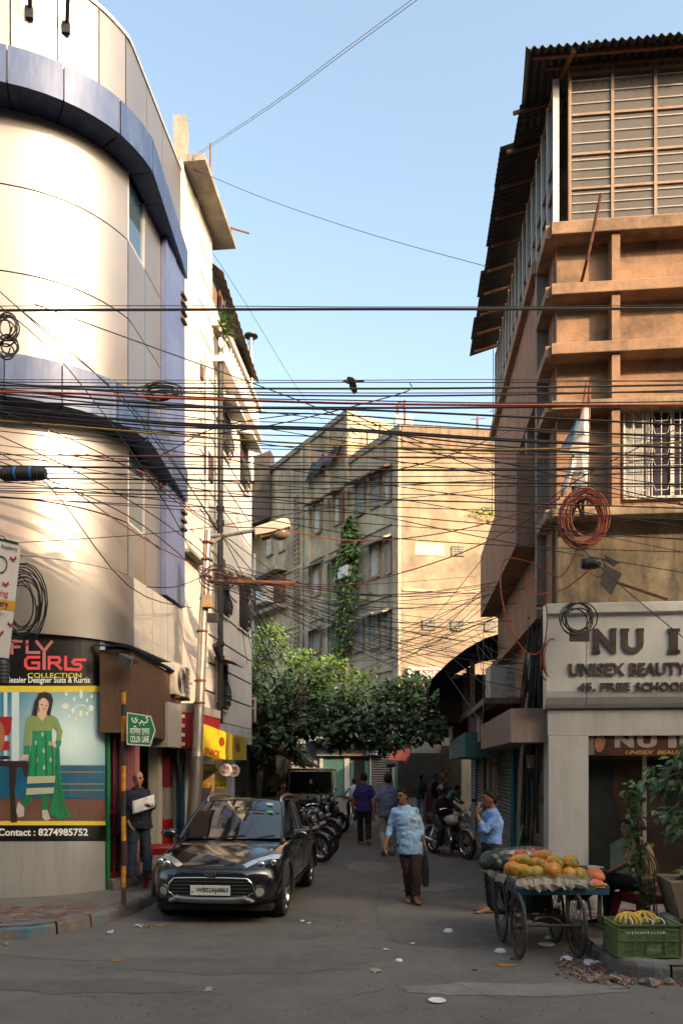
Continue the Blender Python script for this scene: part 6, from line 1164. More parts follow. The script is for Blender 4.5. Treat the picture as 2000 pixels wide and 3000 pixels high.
# torn umbrella-like bundle on the facade pole
UB = thing('cloth_bundle', 'torn white and blue cloth bundle tied to a pole on the ochre facade', 'bundle', W(1700, 1470, 9.75))
b = MB(); b.tube([W(1726, 1128, 9.9), W(1722, 1300, 9.85), W(1722, 1480, 9.8)], .02, 6); b.tube([W(1717, 1122, 9.9), W(1690, 1300, 9.8), W(1645, 1450, 9.7)], .018, 6); build(b, 'pole', M['rust'], UB)
for pts, m in (([(1712, 1190), (1722, 1185), (1722, 1330), (1690, 1345), (1668, 1320)], 'w'), ([(1690, 1230), (1700, 1225), (1668, 1318), (1642, 1312)], 'b'), ([(1700, 1310), (1722, 1330), (1718, 1425), (1690, 1420), (1676, 1385)], 'w'), ([(1676, 1340), (1690, 1345), (1655, 1450), (1640, 1440)], 'w'), ([(1672, 1425), (1700, 1420), (1712, 1470), (1680, 1478)], 'b')):
    b = MB(); n = len(pts); P = [W(x, y, 9.72) for x, y in pts]; c = sum(P, V())/n+V((0, -.07, 0)); b.add(P+[c], [(i, (i+1) % n, n) for i in range(n)]); o = build(b, 'torn_cloth', {'w': mat('cloth_white', (.60, .58, .56), .85, var=.15, vs=7, blotch=(.2, .16, .13), bk=.6, bsc=6), 'b': mat('cloth_blue', (.05, .11, .19), .85, var=.3, vs=9)}[m], UB, recalc=False); o.modifiers.new('s', 'SOLIDIFY').thickness = .012
b = MB(); [b.tube([W(1650+rw.uniform(0, 60), 1440+rw.uniform(0, 40), 9.72), W(1650+rw.uniform(0, 70), 1500+rw.uniform(0, 40), 9.7)], .012, 5) for _ in range(10)]; build(b, 'scrap', M['wood'], UB, kind='stuff')
# academy banner at the left edge
AB = thing('academy_banner', 'white academy banner with butterflies hanging over the shop poster', 'banner', W(10, 1950, 8.4))
bf = lambda px, py, d=0: W(px, py, 8.4-d)
b = MB(); b.prism([(-60, 1560), (55, 1594), (62, 1600), (24, 1950), (-60, 1935)], bf, -.02, 0); build(b, 'board', mat('banner_white', (.62, .60, .56), .55, var=.06, blotch=(.55, .42, .24), bk=.5, bsc=2), AB)
b = MB(); b.flat([(-60, 1562), (54, 1589), (54, 1597), (-60, 1570)], bf, .004); build(b, 'edge_band', ink('banner_green', (14, 62, 52)), AB, recalc=False); b = MB(); b.flat([(-60, 1918), (28, 1930), (24, 1950), (-60, 1938)], bf, .004); build(b, 'edge_band', ink('banner_green', (14, 62, 52)), AB, recalc=False)
b = MB(); b.flat([(-60, 1748), (46, 1762), (42, 1790), (-60, 1776)], bf, .004); build(b, 'yellow_band', ink('dispenser_yellow', (208, 150, 40)), AB, recalc=False)
def btxt(s, cx, cy, w, h, m, sh=0, tilt=.2): b = MB(); text(b, s, w, h, lambda u, v, d: bf(cx+u, cy-v+u*tilt, .008), bold=.01, shear=sh); build(b, 'lettering', m, AB, recalc=False)
btxt('Academy', 27, 1606, 48, 18, ink('banner_ink', (60, 64, 74))); btxt('cing', 8, 1740, 34, 24, ink('banner_rust', (196, 92, 62)), .2); btxt('ery', 10, 1774, 30, 20, ink('banner_navy', (36, 30, 84)), .1); btxt('A+', 4, 1798, 18, 12, ink('banner_pink', (208, 60, 96)))
b = MB(); [b.flat([(x, y), (x-9, y-9), (x-10, y+2), (x-2, y+4), (x-4, y+9), (x+3, y+8), (x+2, y+3), (x+9, y+1), (x+8, y-10)], bf, .007) for x, y in ((39, 1638), (17, 1712), (32, 1830), (2, 1855))]; build(b, 'butterfly', ink('butterfly', (150, 32, 48)), AB, recalc=False, kind='stuff')
b = MB(); n = 24; b.add([bf(2+20*r_*math.cos(6.283*i/n), 1654+26*r_*math.sin(6.283*i/n), .007) for r_ in (1, .82) for i in range(n)], [(i, (i+1) % n, n+(i+1) % n, n+i) for i in range(n)]); build(b, 'crest', ink('banner_ink', (60, 64, 74)), AB, recalc=False)
b = MB(); b.tube(spline([W(-30, 1575, 8.4), W(5, 1570, 8.38), W(20, 1582, 8.4), W(45, 1590, 8.4)], 5), .006, 4); build(b, 'tie_wire', M['wire'], AB)
b = MB(); b.lathe([(.07, -.13), (.075, 0), (.075, .10), (.07, .12)], W(6, 1968, 8.4), 12); [b.lathe([(.078, z), (.082, z+.008), (.078, z+.016)], W(6, 1968, 8.4), 12) for z in (-.09, -.05, -.01, .03, .07)]; single(b, 'ribbed_tube', M['black_plastic'], 'ribbed black tube below the academy banner', 'tube', W(6, 2000, 8.4))
# crows
def crow(label, p, s, yaw, wing):
    o = thing('crow', label, 'bird', p, yaw); b = MB(); b.ell((0, 0, 0), .17, .06, .06, 12, 8); b.ell((.17, 0, .03), .05, .04, .04, 10, 6); b.tube([(.2, 0, .03), (.27, 0, .015)], [.018, .003], 6); b.hexa([(-.12, -.03, -.01), (-.12, .03, -.01), (-.32, .06, -.01), (-.32, -.06, -.01)], [(-.12, -.03, .01), (-.12, .03, .01), (-.32, .06, 0), (-.32, -.06, 0)])
    for q in b.v: pass
    build(b, 'body', M['wire'], o, local=True)
    for sgn in (-1, 1): b = MB(); P = [(.08, .05*sgn, .02), (.10, .25*sgn, .02+wing*.5), (.02, .48*sgn, .02+wing), (-.08, .40*sgn, .01+wing*.8), (-.10, .2*sgn, .01+wing*.3), (-.08, .05*sgn, .01)]; b.add(P, [tuple(range(6))]); w = build(b, 'wing', M['wire'], o, local=True, recalc=False); w.modifiers.new('s', 'SOLIDIFY').thickness = .012
    o.scale = (s, s, s); return o
crow('black crow gliding in the sky between the buildings', W(1030, 1118, 16), .8, R(170), -.12)
b = MB(); b.hexa([W(1757, 1712, 9.6), W(1790, 1745, 9.62), W(1790, 1745, 9.64), W(1757, 1712, 9.62)], [W(1772, 1655, 9.6), W(1822, 1680, 9.62), W(1822, 1680, 9.64), W(1772, 1655, 9.62)]); b.hexa([W(1770, 1625, 9.62), W(1815, 1648, 9.6), W(1815, 1648, 9.62), W(1770, 1625, 9.64)], [W(1772, 1642, 9.62), W(1796, 1662, 9.6), W(1796, 1662, 9.62), W(1772, 1642, 9.64)]); single(b, 'plastic_flap', M['wire'], 'torn black plastic sheet beside the closure above the parlour sign', 'plastic', W(1780, 1700, 9.6))
# ---------------------------------------------------------------- wheels
def wheel_parts(root, c, r, w, side=1, spokes=5, wire=False, rimm=None, name='wheel', tyre_h=None):
    """axis along local y; side = +1 when the outer face looks to +y"""
    th = tyre_h or r*.30; ri = r-th; b = MB(); c = V(c)
    b.lathe([(ri, -w*.46), (ri+th*.45, -w*.5), (r*.985, -w*.40), (r, -w*.2), (r, w*.2), (r*.985, w*.40), (ri+th*.45, w*.5), (ri, w*.46)], c, 28, (0, 1, 0))
    ty = build(b, name, M['rubber'], root, local=True)
    b = MB(); rm = rimm or M['chrome']
    b.lathe([(ri+.004, -w*.42), (ri*.93, -w*.30), (ri*.93, w*.30), (ri+.004, w*.45)], c, 28, (0, 1, 0))
    if wire: build(b, 'rim', rm, ty, local=True)
    else:
        for k in range(spokes*2):
            q = 6.283*(k//2)/spokes+(.16 if k % 2 else -.16); d = V((math.cos(q), 0, math.sin(q))); b.beam(c+d*ri*.18+V((0, side*w*.36, 0)), c+d*ri*.97+V((0, side*w*.30, 0)), .028, .03, (0, 1, 0))
        b.lathe([(0, w*.40*side), (ri*.24, w*.40*side), (ri*.26, w*.2*side)], c, 14, (0, 1, 0)); build(b, 'rim', rm, ty, local=True)
        b = MB(); b.lathe([(0, -w*.1*side), (ri*.92, -w*.1*side)], c, 20, (0, 1, 0)); build(b, 'wheel_dish', M['dark'], ty, local=True)
    if wire:
        b = MB(); n = 26
        for k in range(n):
            q = 6.283*k/n; q2 = q+(.35 if k % 2 else -.35); b.tube([c+V((.035*math.cos(q2), (w*.3 if k % 2 else -w*.3), .035*math.sin(q2))), c+V((ri*.95*math.cos(q), 0, ri*.95*math.sin(q)))], .0025 if r < .32 else .003, 3, False)
        build(b, 'spokes', rm, ty, local=True, kind='stuff')
        b = MB(); b.cyl(c+V((0, -w*.6, 0)), c+V((0, w*.6, 0)), .04, None, 10); build(b, 'hub', M['iron'], ty, local=True)
    return ty
# ---------------------------------------------------------------- black hatchback
PAINT = mat('car_paint_black', (.006, .006, .008), .16, metal=0, var=.02, spec=.6, coat=1.0, dust=None)
CLAD = mat('car_cladding', (.028, .027, .026), .6, var=.1); SILV = mat('car_silver', (.36, .36, .36), .38, metal=.8)
fwd = V((-.0885, -.996, 0)); lft = V((.996, -.0885, 0)); CO = V((-1.435, 11.45, 0))
CAR = thing('parked_car', 'black crossover hatchback parked at the kerb with plate WB02AJ6863', 'car', CO, math.atan2(fwd.y, fwd.x))
st = [(1.985, [(0, .33), (.40, .33), (.50, .38), (.54, .50), (.50, .61), (.40, .655), (0, .67)]), (1.93, [(0, .24), (.56, .25), (.66, .34), (.69, .50), (.66, .65), (.52, .715), (0, .735)]),
      (1.78, [(0, .21), (.68, .22), (.78, .33), (.81, .52), (.79, .71), (.62, .80), (0, .83)]), (1.50, [(0, .20), (.74, .21), (.83, .34), (.845, .56), (.83, .79), (.66, .885), (0, .915)]),
      (1.15, [(0, .20), (.76, .21), (.83, .36), (.85, .60), (.83, .85), (.70, .945), (0, .97)]), (.80, [(0, .20), (.76, .21), (.83, .36), (.85, .62), (.83, .89), (.75, .975), (0, 1.0)]),
      (.2, [(0, .20), (.76, .21), (.83, .36), (.85, .62), (.83, .90), (.77, .975), (0, 1.0)]), (-.7, [(0, .20), (.76, .21), (.83, .36), (.85, .62), (.83, .92), (.77, .985), (0, 1.0)]), (-1.4, [(0, .21), (.76, .22), (.83, .38), (.85, .64), (.83, .94), (.75, 1.0), (0, 1.01)]),
      (-1.80, [(0, .26), (.72, .27), (.79, .40), (.81, .66), (.78, .93), (.66, .99), (0, 1.0)]), (-1.97, [(0, .34), (.58, .35), (.66, .44), (.68, .66), (.64, .86), (.54, .92), (0, .93)])]
rings = [[(x, y, z) for y, z in pr]+[(x, -y, z) for y, z in reversed(pr[1:-1])] for x, pr in st]
b = MB(); b.loft(rings); body = build(b, 'body_shell', PAINT, CAR, local=True); m = body.modifiers.new('sub', 'SUBSURF'); m.levels = 2; m.render_levels = 2
cut = MB()
for ax in (1.25, -1.30):
    for s in (-1, 1): cut.cyl((ax, s*.52, .335), (ax, s*1.2, .335), .385, None, 28)
co_ = build(cut, 'cut', PAINT, None, loc=(0, 0, 0)); body.parent = None
bm_ = body.modifiers.new('bool', 'BOOLEAN'); bm_.object = co_; bm_.solver = 'FAST'
me = evalmesh(body); body.modifiers.clear(); body.data = me; bpy.data.objects.remove(co_); body.name = 'body'; body.parent = CAR
for p in me.polygons: p.use_smooth = True
me.set_sharp_from_angle(angle=R(35))
BV = BVHTree.FromPolygons([v.co.copy() for v in me.vertices], [tuple(p.vertices) for p in me.polygons])
def near(p, off):
    c, n, i, d = BV.find_nearest(V(p)); return c+(n if n.dot(c-V((0, 0, .55))) > 0 else -n)*off
def cpatch(nm, m, cs, off=.008, nu=8, nv=5, par=None, th=.0):
    a, b_, c, d = [V(q) for q in cs]; mb = MB(); mb.grid(lambda u, v: near(a.lerp(b_, u).lerp(d.lerp(c, u), v), off), nu, nv); o = build(mb, nm, m, par or CAR, local=True, recalc=False)
    if th: o.modifiers.new('s', 'SOLIDIFY').thickness = th
    return o
def cline(mb, pts, r, off=.012, n=6, closed=False):
    P = []
    for a, b_ in zip(pts, pts[1:]): P += [near(V(a).lerp(V(b_), k/5), off) for k in range(5)]
    P.append(near(pts[-1], off)); mb.tube(P, r, n)
# front face
GRL = mat('grille_black', (.010, .010, .010), .45)
gr = MB(); gr.grid(lambda u, v: near((2.1, lerp(-1, 1, u)*lerp(.40, .56, 1-abs(v-.62)/.62 if v < .62 else 1-(v-.62)*.6), lerp(.33, .575, v)), .006), 18, 8); go = build(gr, 'grille', GRL, CAR, local=True, recalc=False)
for k in range(5): mb = MB(); z = .37+k*.043; cline(mb, [(2.1, -.5, z), (2.1, -.25, z), (2.1, 0, z), (2.1, .25, z), (2.1, .5, z)], .007, .012, 5); build(mb, 'grille_bar', CLAD, go, local=True)
mb = MB(); cline(mb, [(2.1, -.43, .335), (2.1, -.585, .40), (2.1, -.575, .47), (2.1, -.46, .585), (2.1, -.2, .592), (2.1, .2, .592), (2.1, .46, .585), (2.1, .575, .47), (2.1, .585, .40), (2.1, .43, .335)], .0085, .012); build(mb, 'grille_trim', M['chrome'], go, local=True)
mb = MB(); cline(mb, [(2.1, -.42, .655), (2.1, -.2, .648), (2.1, .2, .648), (2.1, .42, .655)], .012, .004); build(mb, 'upper_slot', GRL, CAR, local=True)
# emblem
e0 = near((2.1, 0, .655), .03); em = MB(); n = 22; em.add([(e0.x+.004, e0.y+k_*.075*math.cos(6.283*i/n), e0.z+k_*.038*math.sin(6.283*i/n)) for k_ in (1, .80) for i in range(n)], [(i, (i+1) % n, n+(i+1) % n, n+i) for i in range(n)])
for y0, y1 in ((-.030, -.012), (.012, .030)): em.add([(e0.x+.005, y0-.006, e0.z-.022), (e0.x+.005, y0+.010, e0.z-.022), (e0.x+.005, y1+.004, e0.z+.022), (e0.x+.005, y1-.010, e0.z+.022)], [(0, 1, 2, 3)])
em.add([(e0.x+.005, -.026, e0.z-.008), (e0.x+.005, .024, e0.z+.0), (e0.x+.005, .026, e0.z+.009), (e0.x+.005, -.024, e0.z+.002)], [(0, 1, 2, 3)]); emo = build(em, 'emblem', M['chrome'], CAR, local=True, recalc=False); emo.modifiers.new('s', 'SOLIDIFY').thickness = .008
# plate
p0 = near((2.1, 0, .44), .035); pl_ = MB(); pl_.box(p0.x-.006, p0.x, -.25, .25, p0.z-.062, p0.z+.062); po = build(pl_, 'number_plate', mat('plate_white', (.66, .68, .64), .45, var=.04), CAR, local=True, bev=.004)
t_ = MB(); text(t_, 'WB02AJ6863', .40, .075, lambda u, v, d: V((p0.x+.003, u+.025, p0.z+v)), bold=.02); build(t_, 'lettering', M['black_plastic'], po, local=True, recalc=False)
t_ = MB(); text(t_, 'IND', .035, .018, lambda u, v, d: V((p0.x+.003, u-.215, p0.z-.02+v)), bold=.02); build(t_, 'lettering', ink('plate_blue', (40, 60, 130)), po, local=True, recalc=False)
# skid plate
mb = MB(); cline(mb, [(2.1, -.56, .20), (2.1, -.44, .30), (2.1, -.36, .325), (2.1, 0, .332), (2.1, .36, .325), (2.1, .44, .30), (2.1, .56, .20)], .030, .010, 8); build(mb, 'skid_bar', SILV, CAR, local=True)
cpatch('skid_plate', SILV, [(2.05, -.42, .215), (2.05, .42, .215), (2.05, .42, .25), (2.05, -.42, .25)], .02, 12, 2, None, .01)
cpatch('air_intake', GRL, [(2.05, -.38, .255), (2.05, .38, .255), (2.05, .34, .305), (2.05, -.34, .305)], .012, 12, 2)
HL = mat('headlamp_glass', (.62, .62, .60), .12, metal=.6, var=.3, vs=16); HLD = mat('headlamp_dark', (.03, .03, .032), .12, var=.2, coat=1)
for s in (-1, 1):
    hl = cpatch('headlight', HLD, [(1.95, .40*s, .685), (1.62, .84*s, .70), (1.40, .84*s, .865), (1.92, .38*s, .735)], .006, 10, 5)
    cpatch('headlight_chrome', HL, [(1.95, .44*s, .735), (1.55, .80*s, .80), (1.40, .83*s, .87), (1.9, .38*s, .745)], .011, 10, 2, hl)
    for y, x, r in ((.60, 1.82, .052), (.72, 1.68, .045)):
        c = near((x, y*s, .745), .004); c2, n, i, d = BV.find_nearest(c); mb = MB(); mb.ell(c, r, r, r*.9, 12, 8); build(mb, 'headlight_bulb', M['chrome'], hl, local=True)
    c = near((1.95, .67*s, .385), .0); c2, n, i, d = BV.find_nearest(V((2.2, .72*s, .385))); n = n if n.x > 0 else -n; mb = MB(); mb.lathe([(0, .012), (.055, .010), (.062, .0), (.075, .004), (.08, -.01)], c2+n*.008, 16, n); build(mb, 'fog_lamp', HL, CAR, local=True)
    mb = MB(); mb.ring(c2+n*.012, n, .072, .010, 18, 6); build(mb, 'fog_bezel', CLAD, CAR, local=True)
    cpatch('bumper_corner', CLAD, [(1.9, .55*s, .25), (1.63, .86*s, .26), (1.63, .86*s, .34), (1.9, .58*s, .33)], .008, 8, 3)
    for ax in (1.25, -1.30):
        wheel_parts(CAR, (ax, s*.735, .325), .325, .20, s, 5)
        mb = MB(); P = [(ax+.40*math.cos(q), s*.845, .335+.40*math.sin(q)) for q in [R(-8+k*196/16) for k in range(17)]]; mb.tube(P, .028, 6); build(mb, 'arch_trim', CLAD, CAR, local=True)
        mb = MB(); mb.lathe([(0, 0), (.385, 0)], (ax, s*.52, .335), 20, (0, 1, 0)); build(mb, 'wheel_well', M['dark'], CAR, local=True)
    cpatch('side_skirt', CLAD, [(.82, .9*s, .22), (-.86, .9*s, .22), (-.86, .9*s, .36), (.82, .9*s, .36)], .010, 12, 3)
    mb = MB(); cline(mb, [(.75, .9*s, .42), (0, .9*s, .41), (-.8, .9*s, .43)], .008, .008, 5); build(mb, 'door_trim', SILV, CAR, local=True)
    for x in (-.15, -1.05): mb = MB(); cline(mb, [(x+.1, .9*s, .80), (x-.1, .9*s, .81)], .014, .016, 6); build(mb, 'door_handle', PAINT, CAR, local=True)
    for x in (.72, -.28): mb = MB(); cline(mb, [(x, .9*s, .40), (x+.03, .9*s, .65), (x+.01, .9*s, .93)], .004, .001, 4); build(mb, 'door_gap', M['dark'], CAR, local=True)
for s in (-1, 1): mb = MB(); cline(mb, [(1.88, .50*s, .76), (1.5, .66*s, .90), (1.1, .72*s, .97), (.9, .74*s, 1.0)], .004, .0015, 4); build(mb, 'bonnet_gap', M['dark'], CAR, local=True)
mb = MB(); cline(mb, [(1.95, -.40, .715), (1.99, 0, .725), (1.95, .40, .715)], .004, .0015, 4); build(mb, 'bonnet_gap', M['dark'], CAR, local=True)
# greenhouse
Bw = lambda u: V((1.02-.17*u*u, .72*u, .985)); Tw = lambda u: V((.24-.12*u*u, .575*u, 1.475-.035*u*u)); Rw = lambda u: V((-1.45+.08*u*u, .56*u, 1.45-.035*u*u)); Qw = lambda u: V((-1.78+.10*u*u, .66*u, 1.0))
WGL = mat('windscreen_glass', (.012, .014, .015), .03, var=.0, spec=.9, coat=1.0)
mb = MB(); mb.grid(lambda u, v: Bw(2*u-1).lerp(Tw(2*u-1), v)+V((.03, 0, .03))*math.sin(math.pi*v), 16, 8); build(mb, 'windscreen', WGL, CAR, local=True, recalc=False)
mb = MB(); mb.grid(lambda u, v: Tw(2*u-1).lerp(Rw(2*u-1), v)+V((0, 0, .045))*math.sin(math.pi*min(1, v*.9+.08))*(1-.4*(2*u-1)**2), 16, 10); ro = build(mb, 'roof', PAINT, CAR, local=True, recalc=False); ro.modifiers.new('s', 'SOLIDIFY').thickness = .02
mb = MB(); mb.grid(lambda u, v: Rw(2*u-1).lerp(Qw(2*u-1), v), 12, 6); build(mb, 'rear_window', WGL, CAR, local=True, recalc=False)
for s in (-1, 1):
    lo_ = lambda t: Bw(s).lerp(Qw(s), t)+V((0, s*.075*math.sin(math.pi*min(1, t*1.1)), 0)); hi_ = lambda t: Tw(s).lerp(Rw(s), t)+V((0, s*.03*math.sin(math.pi*t), 0))
    mb = MB(); mb.grid(lambda u, v: lo_(u).lerp(hi_(u), v), 16, 5); build(mb, 'side_window', WGL, CAR, local=True, recalc=False)
    mb = MB(); mb.tube([Bw(s)+V((.04, 0, -.02)), Bw(s).lerp(Tw(s), .5)+V((.015, s*.005, .02)), Tw(s)], [.036, .032, .034], 8); build(mb, 'windscreen_pillar', PAINT, CAR, local=True)
    for t in (.42, .93): mb = MB(); mb.tube([lo_(t)+V((0, s*.006, 0)), hi_(t)+V((0, s*.006, 0))], .030, 6); build(mb, 'door_pillar', M['black_plastic'], CAR, local=True)
    mb = MB(); mb.tube([lo_(i/10)+V((0, s*.006, .0)) for i in range(11)], .011, 6); build(mb, 'window_trim', M['chrome'] if s else None, CAR, local=True)
    mb = MB(); P = [Tw(s)+V((-.06, -s*.03, .0)), Tw(s)+V((-.16, -s*.025, .075)), Tw(s).lerp(Rw(s), .5)+V((0, -s*.02, .10)), Rw(s)+V((.18, -s*.02, .075)), Rw(s)+V((.06, -s*.02, .0))]; mb.tube(spline(P, 4), .020, 7); build(mb, 'roof_rail', SILV, CAR, local=True)
    mb = MB(); c = V((.72, s*.93, 1.03)); mb.ell(c, .07, .115, .075, 12, 8); mo = build(mb, 'wing_mirror', PAINT, CAR, local=True); mb = MB(); mb.tube([V((.74, s*.80, .98)), c], .025, 6); build(mb, 'mirror_stalk', M['black_plastic'], mo, local=True)
mb = MB(); [mb.tube([near((1.04-.0*k, y0, 1.0), .025), Bw(y1).lerp(Tw(y1), .07)+V((.02, 0, .015))], .008, 5) for k, (y0, y1) in enumerate(((-.35, .3), (.25, .85)))]; build(mb, 'wiper', M['black_plastic'], CAR, local=True, kind='stuff')
mb = MB(); mb.tube([(-1.1, .0, 1.49), (-1.25, 0, 1.68)], .006, 4); build(mb, 'aerial', M['black_plastic'], CAR, local=True)
mb = MB(); q = Bw(.74).lerp(Tw(.74), .64)+V((.045, 0, .038)); n = 14; ux = V((0, 1, 0)); uy = (Tw(.74)-Bw(.74)).normalized(); mb.add([q+ux*.055*math.cos(6.283*i/n)+uy*.032*math.sin(6.283*i/n) for i in range(n)], [tuple(range(n))]); build(mb, 'sticker', ink('sticker_green', (70, 170, 96)), CAR, local=True, recalc=False)
mb = MB(); q = Bw(.72).lerp(Tw(.72), .88)+V((.03, 0, .025)); mb.add([q-ux*.05-uy*.03, q+ux*.05-uy*.03, q+ux*.05+uy*.03, q-ux*.05+uy*.03], [(0, 1, 2, 3)]); build(mb, 'sticker', ink('sticker_pale', (150, 190, 200)), CAR, local=True, recalc=False)
mb = MB(); mb.box(-1.9, 1.85, -.72, .72, .17, .24); build(mb, 'underbody', M['dark'], CAR, local=True)
# ---------------------------------------------------------------- motorcycles
def motorcycle(label, contact, head, tank, group=None, lean=R(7), steer=0.0, big=False, rimc=None, fender=None, name='motorcycle'):
    """contact = front tyre point, head = travel direction (xy)"""
    h = V((head[0], head[1], 0)).normalized(); k = 1.0; loc = V((contact[0], contact[1], 0))-h*.66
    o = thing(name, label, 'motorcycle', loc, math.atan2(h.y, h.x), group)
    o.rotation_euler = (lean, 0, math.atan2(h.y, h.x)); o.matrix_basis = Matrix.Translation(loc) @ o.rotation_euler.to_matrix().to_4x4()
    R_ = .305; tk = mat('tank_'+'_'.join(str(int(c*999)) for c in tank), tank, .2, coat=.8, var=.05); fn = fender or tk
    B = lambda nm, mb, m, par=None, **kw: build(mb, nm, m, par or o, local=True, **kw)
    wheel_parts(o, (.66, 0, R_), R_, .095, 1, 6, True, rimc); wheel_parts(o, (-.64, 0, R_), R_, .115, 1, 6, True, rimc)
    for s in (-1, 1):
        mb = MB(); mb.tube([(.66, s*.085, R_), (.50, s*.085, .72), (.42, s*.085, .95)], [.022, .019, .018], 8); B('fork', mb, M['chrome'])
        mb = MB(); mb.tube([(-.64, s*.11, R_), (-.42, s*.13, .68)], .030, 8); [mb.ring((-.64+.22*q, s*(.11+.02*q), R_+.37*q), (.5, 0, .85), .034, .007, 12, 5) for q in (.3, .4, .5, .6, .7, .8)]; B('shock', mb, M['chrome'])
        mb = MB(); mb.tube(spline([(.38, 0, .97), (.34, s*.12, 1.02), (.26, s*.30, 1.06), (.18, s*.40, 1.03)], 4), .012, 6); B('handlebar', mb, M['chrome'])
        mb = MB(); mb.tube([(.19, s*.37, 1.04), (.13, s*.44, 1.02)], .02, 6); B('grip', mb, M['rubber'])
        mb = MB(); mb.tube([(.26, s*.30, 1.06), (.27, s*.40, 1.22)], .006, 4); mb.ell((.27, s*.41, 1.25), .012, .055, .04, 10, 6); B('mirror', mb, M['black_plastic'])
        mb = MB(); mb.ell((.40, s*.17, .86), .025, .03, .025, 8, 6); B('indicator', mb, ink('amber', (214, 120, 30)))
        mb = MB(); mb.ell((-.28, s*.13, .62), .17, .035, .11, 12, 8); B('side_cover', mb, tk)
    mb = MB(); [mb.ell((.02+.0*i, 0, .80), .27, .135, .125, 16, 10, None, lambda p: 1+.12*p.x-.06*p.z) for i in (0,)]; B('tank', mb, tk)
    mb = MB(); mb.ell((.05, 0, .915), .03, .03, .012, 10, 6); B('tank_cap', mb, M['chrome'])
    mb = MB(); mb.loft([[(x, y*w, z+dz) for y, dz in ((-1, 0), (-1, .05), (-.5, .085), (.5, .085), (1, .05), (1, 0))] for x, w, z in ((-.18, .09, .76), (-.30, .13, .74), (-.52, .135, .77), (-.80, .11, .82), (-.86, .07, .84))]); B('seat', mb, mat('seat_black', (.02, .019, .019), .6))
    mb = MB(); mb.box(-.22, .20, -.11, .11, .30, .52); [mb.box(-.02, .18, -.13, .13, .50+k*.03, .515+k*.03) for k in range(6)]; mb.cyl((.05, -.15, .38), (.05, .15, .38), .12, None, 14); B('engine', mb, mat('engine_alloy', (.18, .18, .18), .45, metal=.7, var=.2, vs=9), bev=.01)
    mb = MB(); mb.tube([(.40, 0, .95), (.30, 0, .62), (.22, 0, .32), (-.25, 0, .27), (-.45, 0, .55)], .024, 6); mb.tube([(.38, 0, .88), (-.1, 0, .70), (-.5, 0, .70), (-.85, 0, .76)], .022, 6); mb.beam((-.2, .07, .34), (-.66, .07, R_), .03, .05); mb.beam((-.2, -.07, .34), (-.66, -.07, R_), .03, .05); B('frame', mb, M['black_plastic'], kind=None)
    mb = MB(); mb.tube(spline([(.14, -.12, .50), (.26, -.14, .36), (.10, -.16, .27), (-.30, -.17, .29), (-.5, -.17, .31)], 4), .022, 8); mb.tube([(-.42, -.175, .30), (-.52, -.18, .315), (-.95, -.20, .40), (-1.0, -.20, .41)], [.03, .045, .05, .03], 10); B('exhaust', mb, M['chrome'])
    for x, q0, q1, w in ((.66, 25, 165, .065), (-.64, 10, 160, .08)):
        mb = MB(); rr_ = R_+.035; mb.grid(lambda u, v: V((x+rr_*math.cos(R(lerp(q0, q1, u))), (2*v-1)*w, R_+rr_*math.sin(R(lerp(q0, q1, u)))-.02*(2*v-1)**2)), 14, 4); f_ = B('mudguard', mb, fn, recalc=False); f_.modifiers.new('s', 'SOLIDIFY').thickness = .006
    mb = MB(); mb.lathe([(0, .07), (.085, .06), (.092, .03), (.07, -.05), (.03, -.09)], (.50, 0, .90), 16, (1, 0, -.05)); B('headlamp', mb, M['black_plastic'])
    mb = MB(); mb.lathe([(0, .082), (.075, .072), (.084, .06)], (.50, 0, .90), 16, (1, 0, -.05)); B('headlamp_glass', mb, HL)
    mb = MB(); mb.box(-.98, -.94, -.06, .06, .70, .78); B('tail_lamp', mb, mat('red_gloss', lin((158, 14, 22)), .3))
    mb = MB(); mb.box(.57, .575, -.11, .11, .70, .765); B('number_plate', mb, mat('plate_white', (.66, .68, .64), .45))
    mb = MB(); mb.tube([(-.15, .12, .30), (-.22, .26, .02)], .011, 6); B('side_stand', mb, M['iron'])
    if big: mb = MB(); mb.tube(spline([(.30, -.25, .62), (.40, -.26, .45), (.34, -.25, .28), (.10, -.2, .25)], 4), .014, 6); mb.tube(spline([(.30, .25, .62), (.40, .26, .45), (.34, .25, .28), (.10, .2, .25)], 4), .014, 6); B('crash_guard', mb, M['chrome'], kind=None)
    return o
hd = (.80, -.60)
bk = [((943, 2527), (.010, .010, .012), 'black motorcycle parked right behind the black car', None), ((962, 2506), (.05, .012, .014), 'motorcycle with dull maroon tank parked second from the black car', None), ((976, 2468), (.11, .15, .14), 'motorcycle with grey green tank parked in the roadside row', None), ((1000, 2441), (.012, .012, .014), 'black motorcycle with red rimmed wheels parked in the roadside row', mat('rim_red', (.22, .03, .03), .4)), ((988, 2425), (.016, .016, .02), 'dark motorcycle parked farthest from the black car', None)]
for (px, py), tk, lab, rim in bk: g_ = G(px, py); motorcycle(lab, (g_.x, g_.y), hd, tk, 'motorcycles parked in a row', R(8), 0, False, rim)
g_ = G(905, 2480); motorcycle('dark motorcycle squeezed between the black car and the tin hut', (g_.x, g_.y), (.9, -.45), (.014, .012, .018), 'motorcycles parked in a row', R(6))
RBK = motorcycle('classic motorcycle with cream tank carrying a helmeted rider', (2.66, 16.35), (.42, -.90), (.42, .40, .36), None, R(-2), 0, True, None, mat('mudguard_cream', (.40, .38, .34), .35, coat=.4))
FBK = motorcycle('far scooter like motorcycle ridden away at the lane end', (.42, 29.6), (-.05, 1.0), (.02, .02, .03), None, 0)
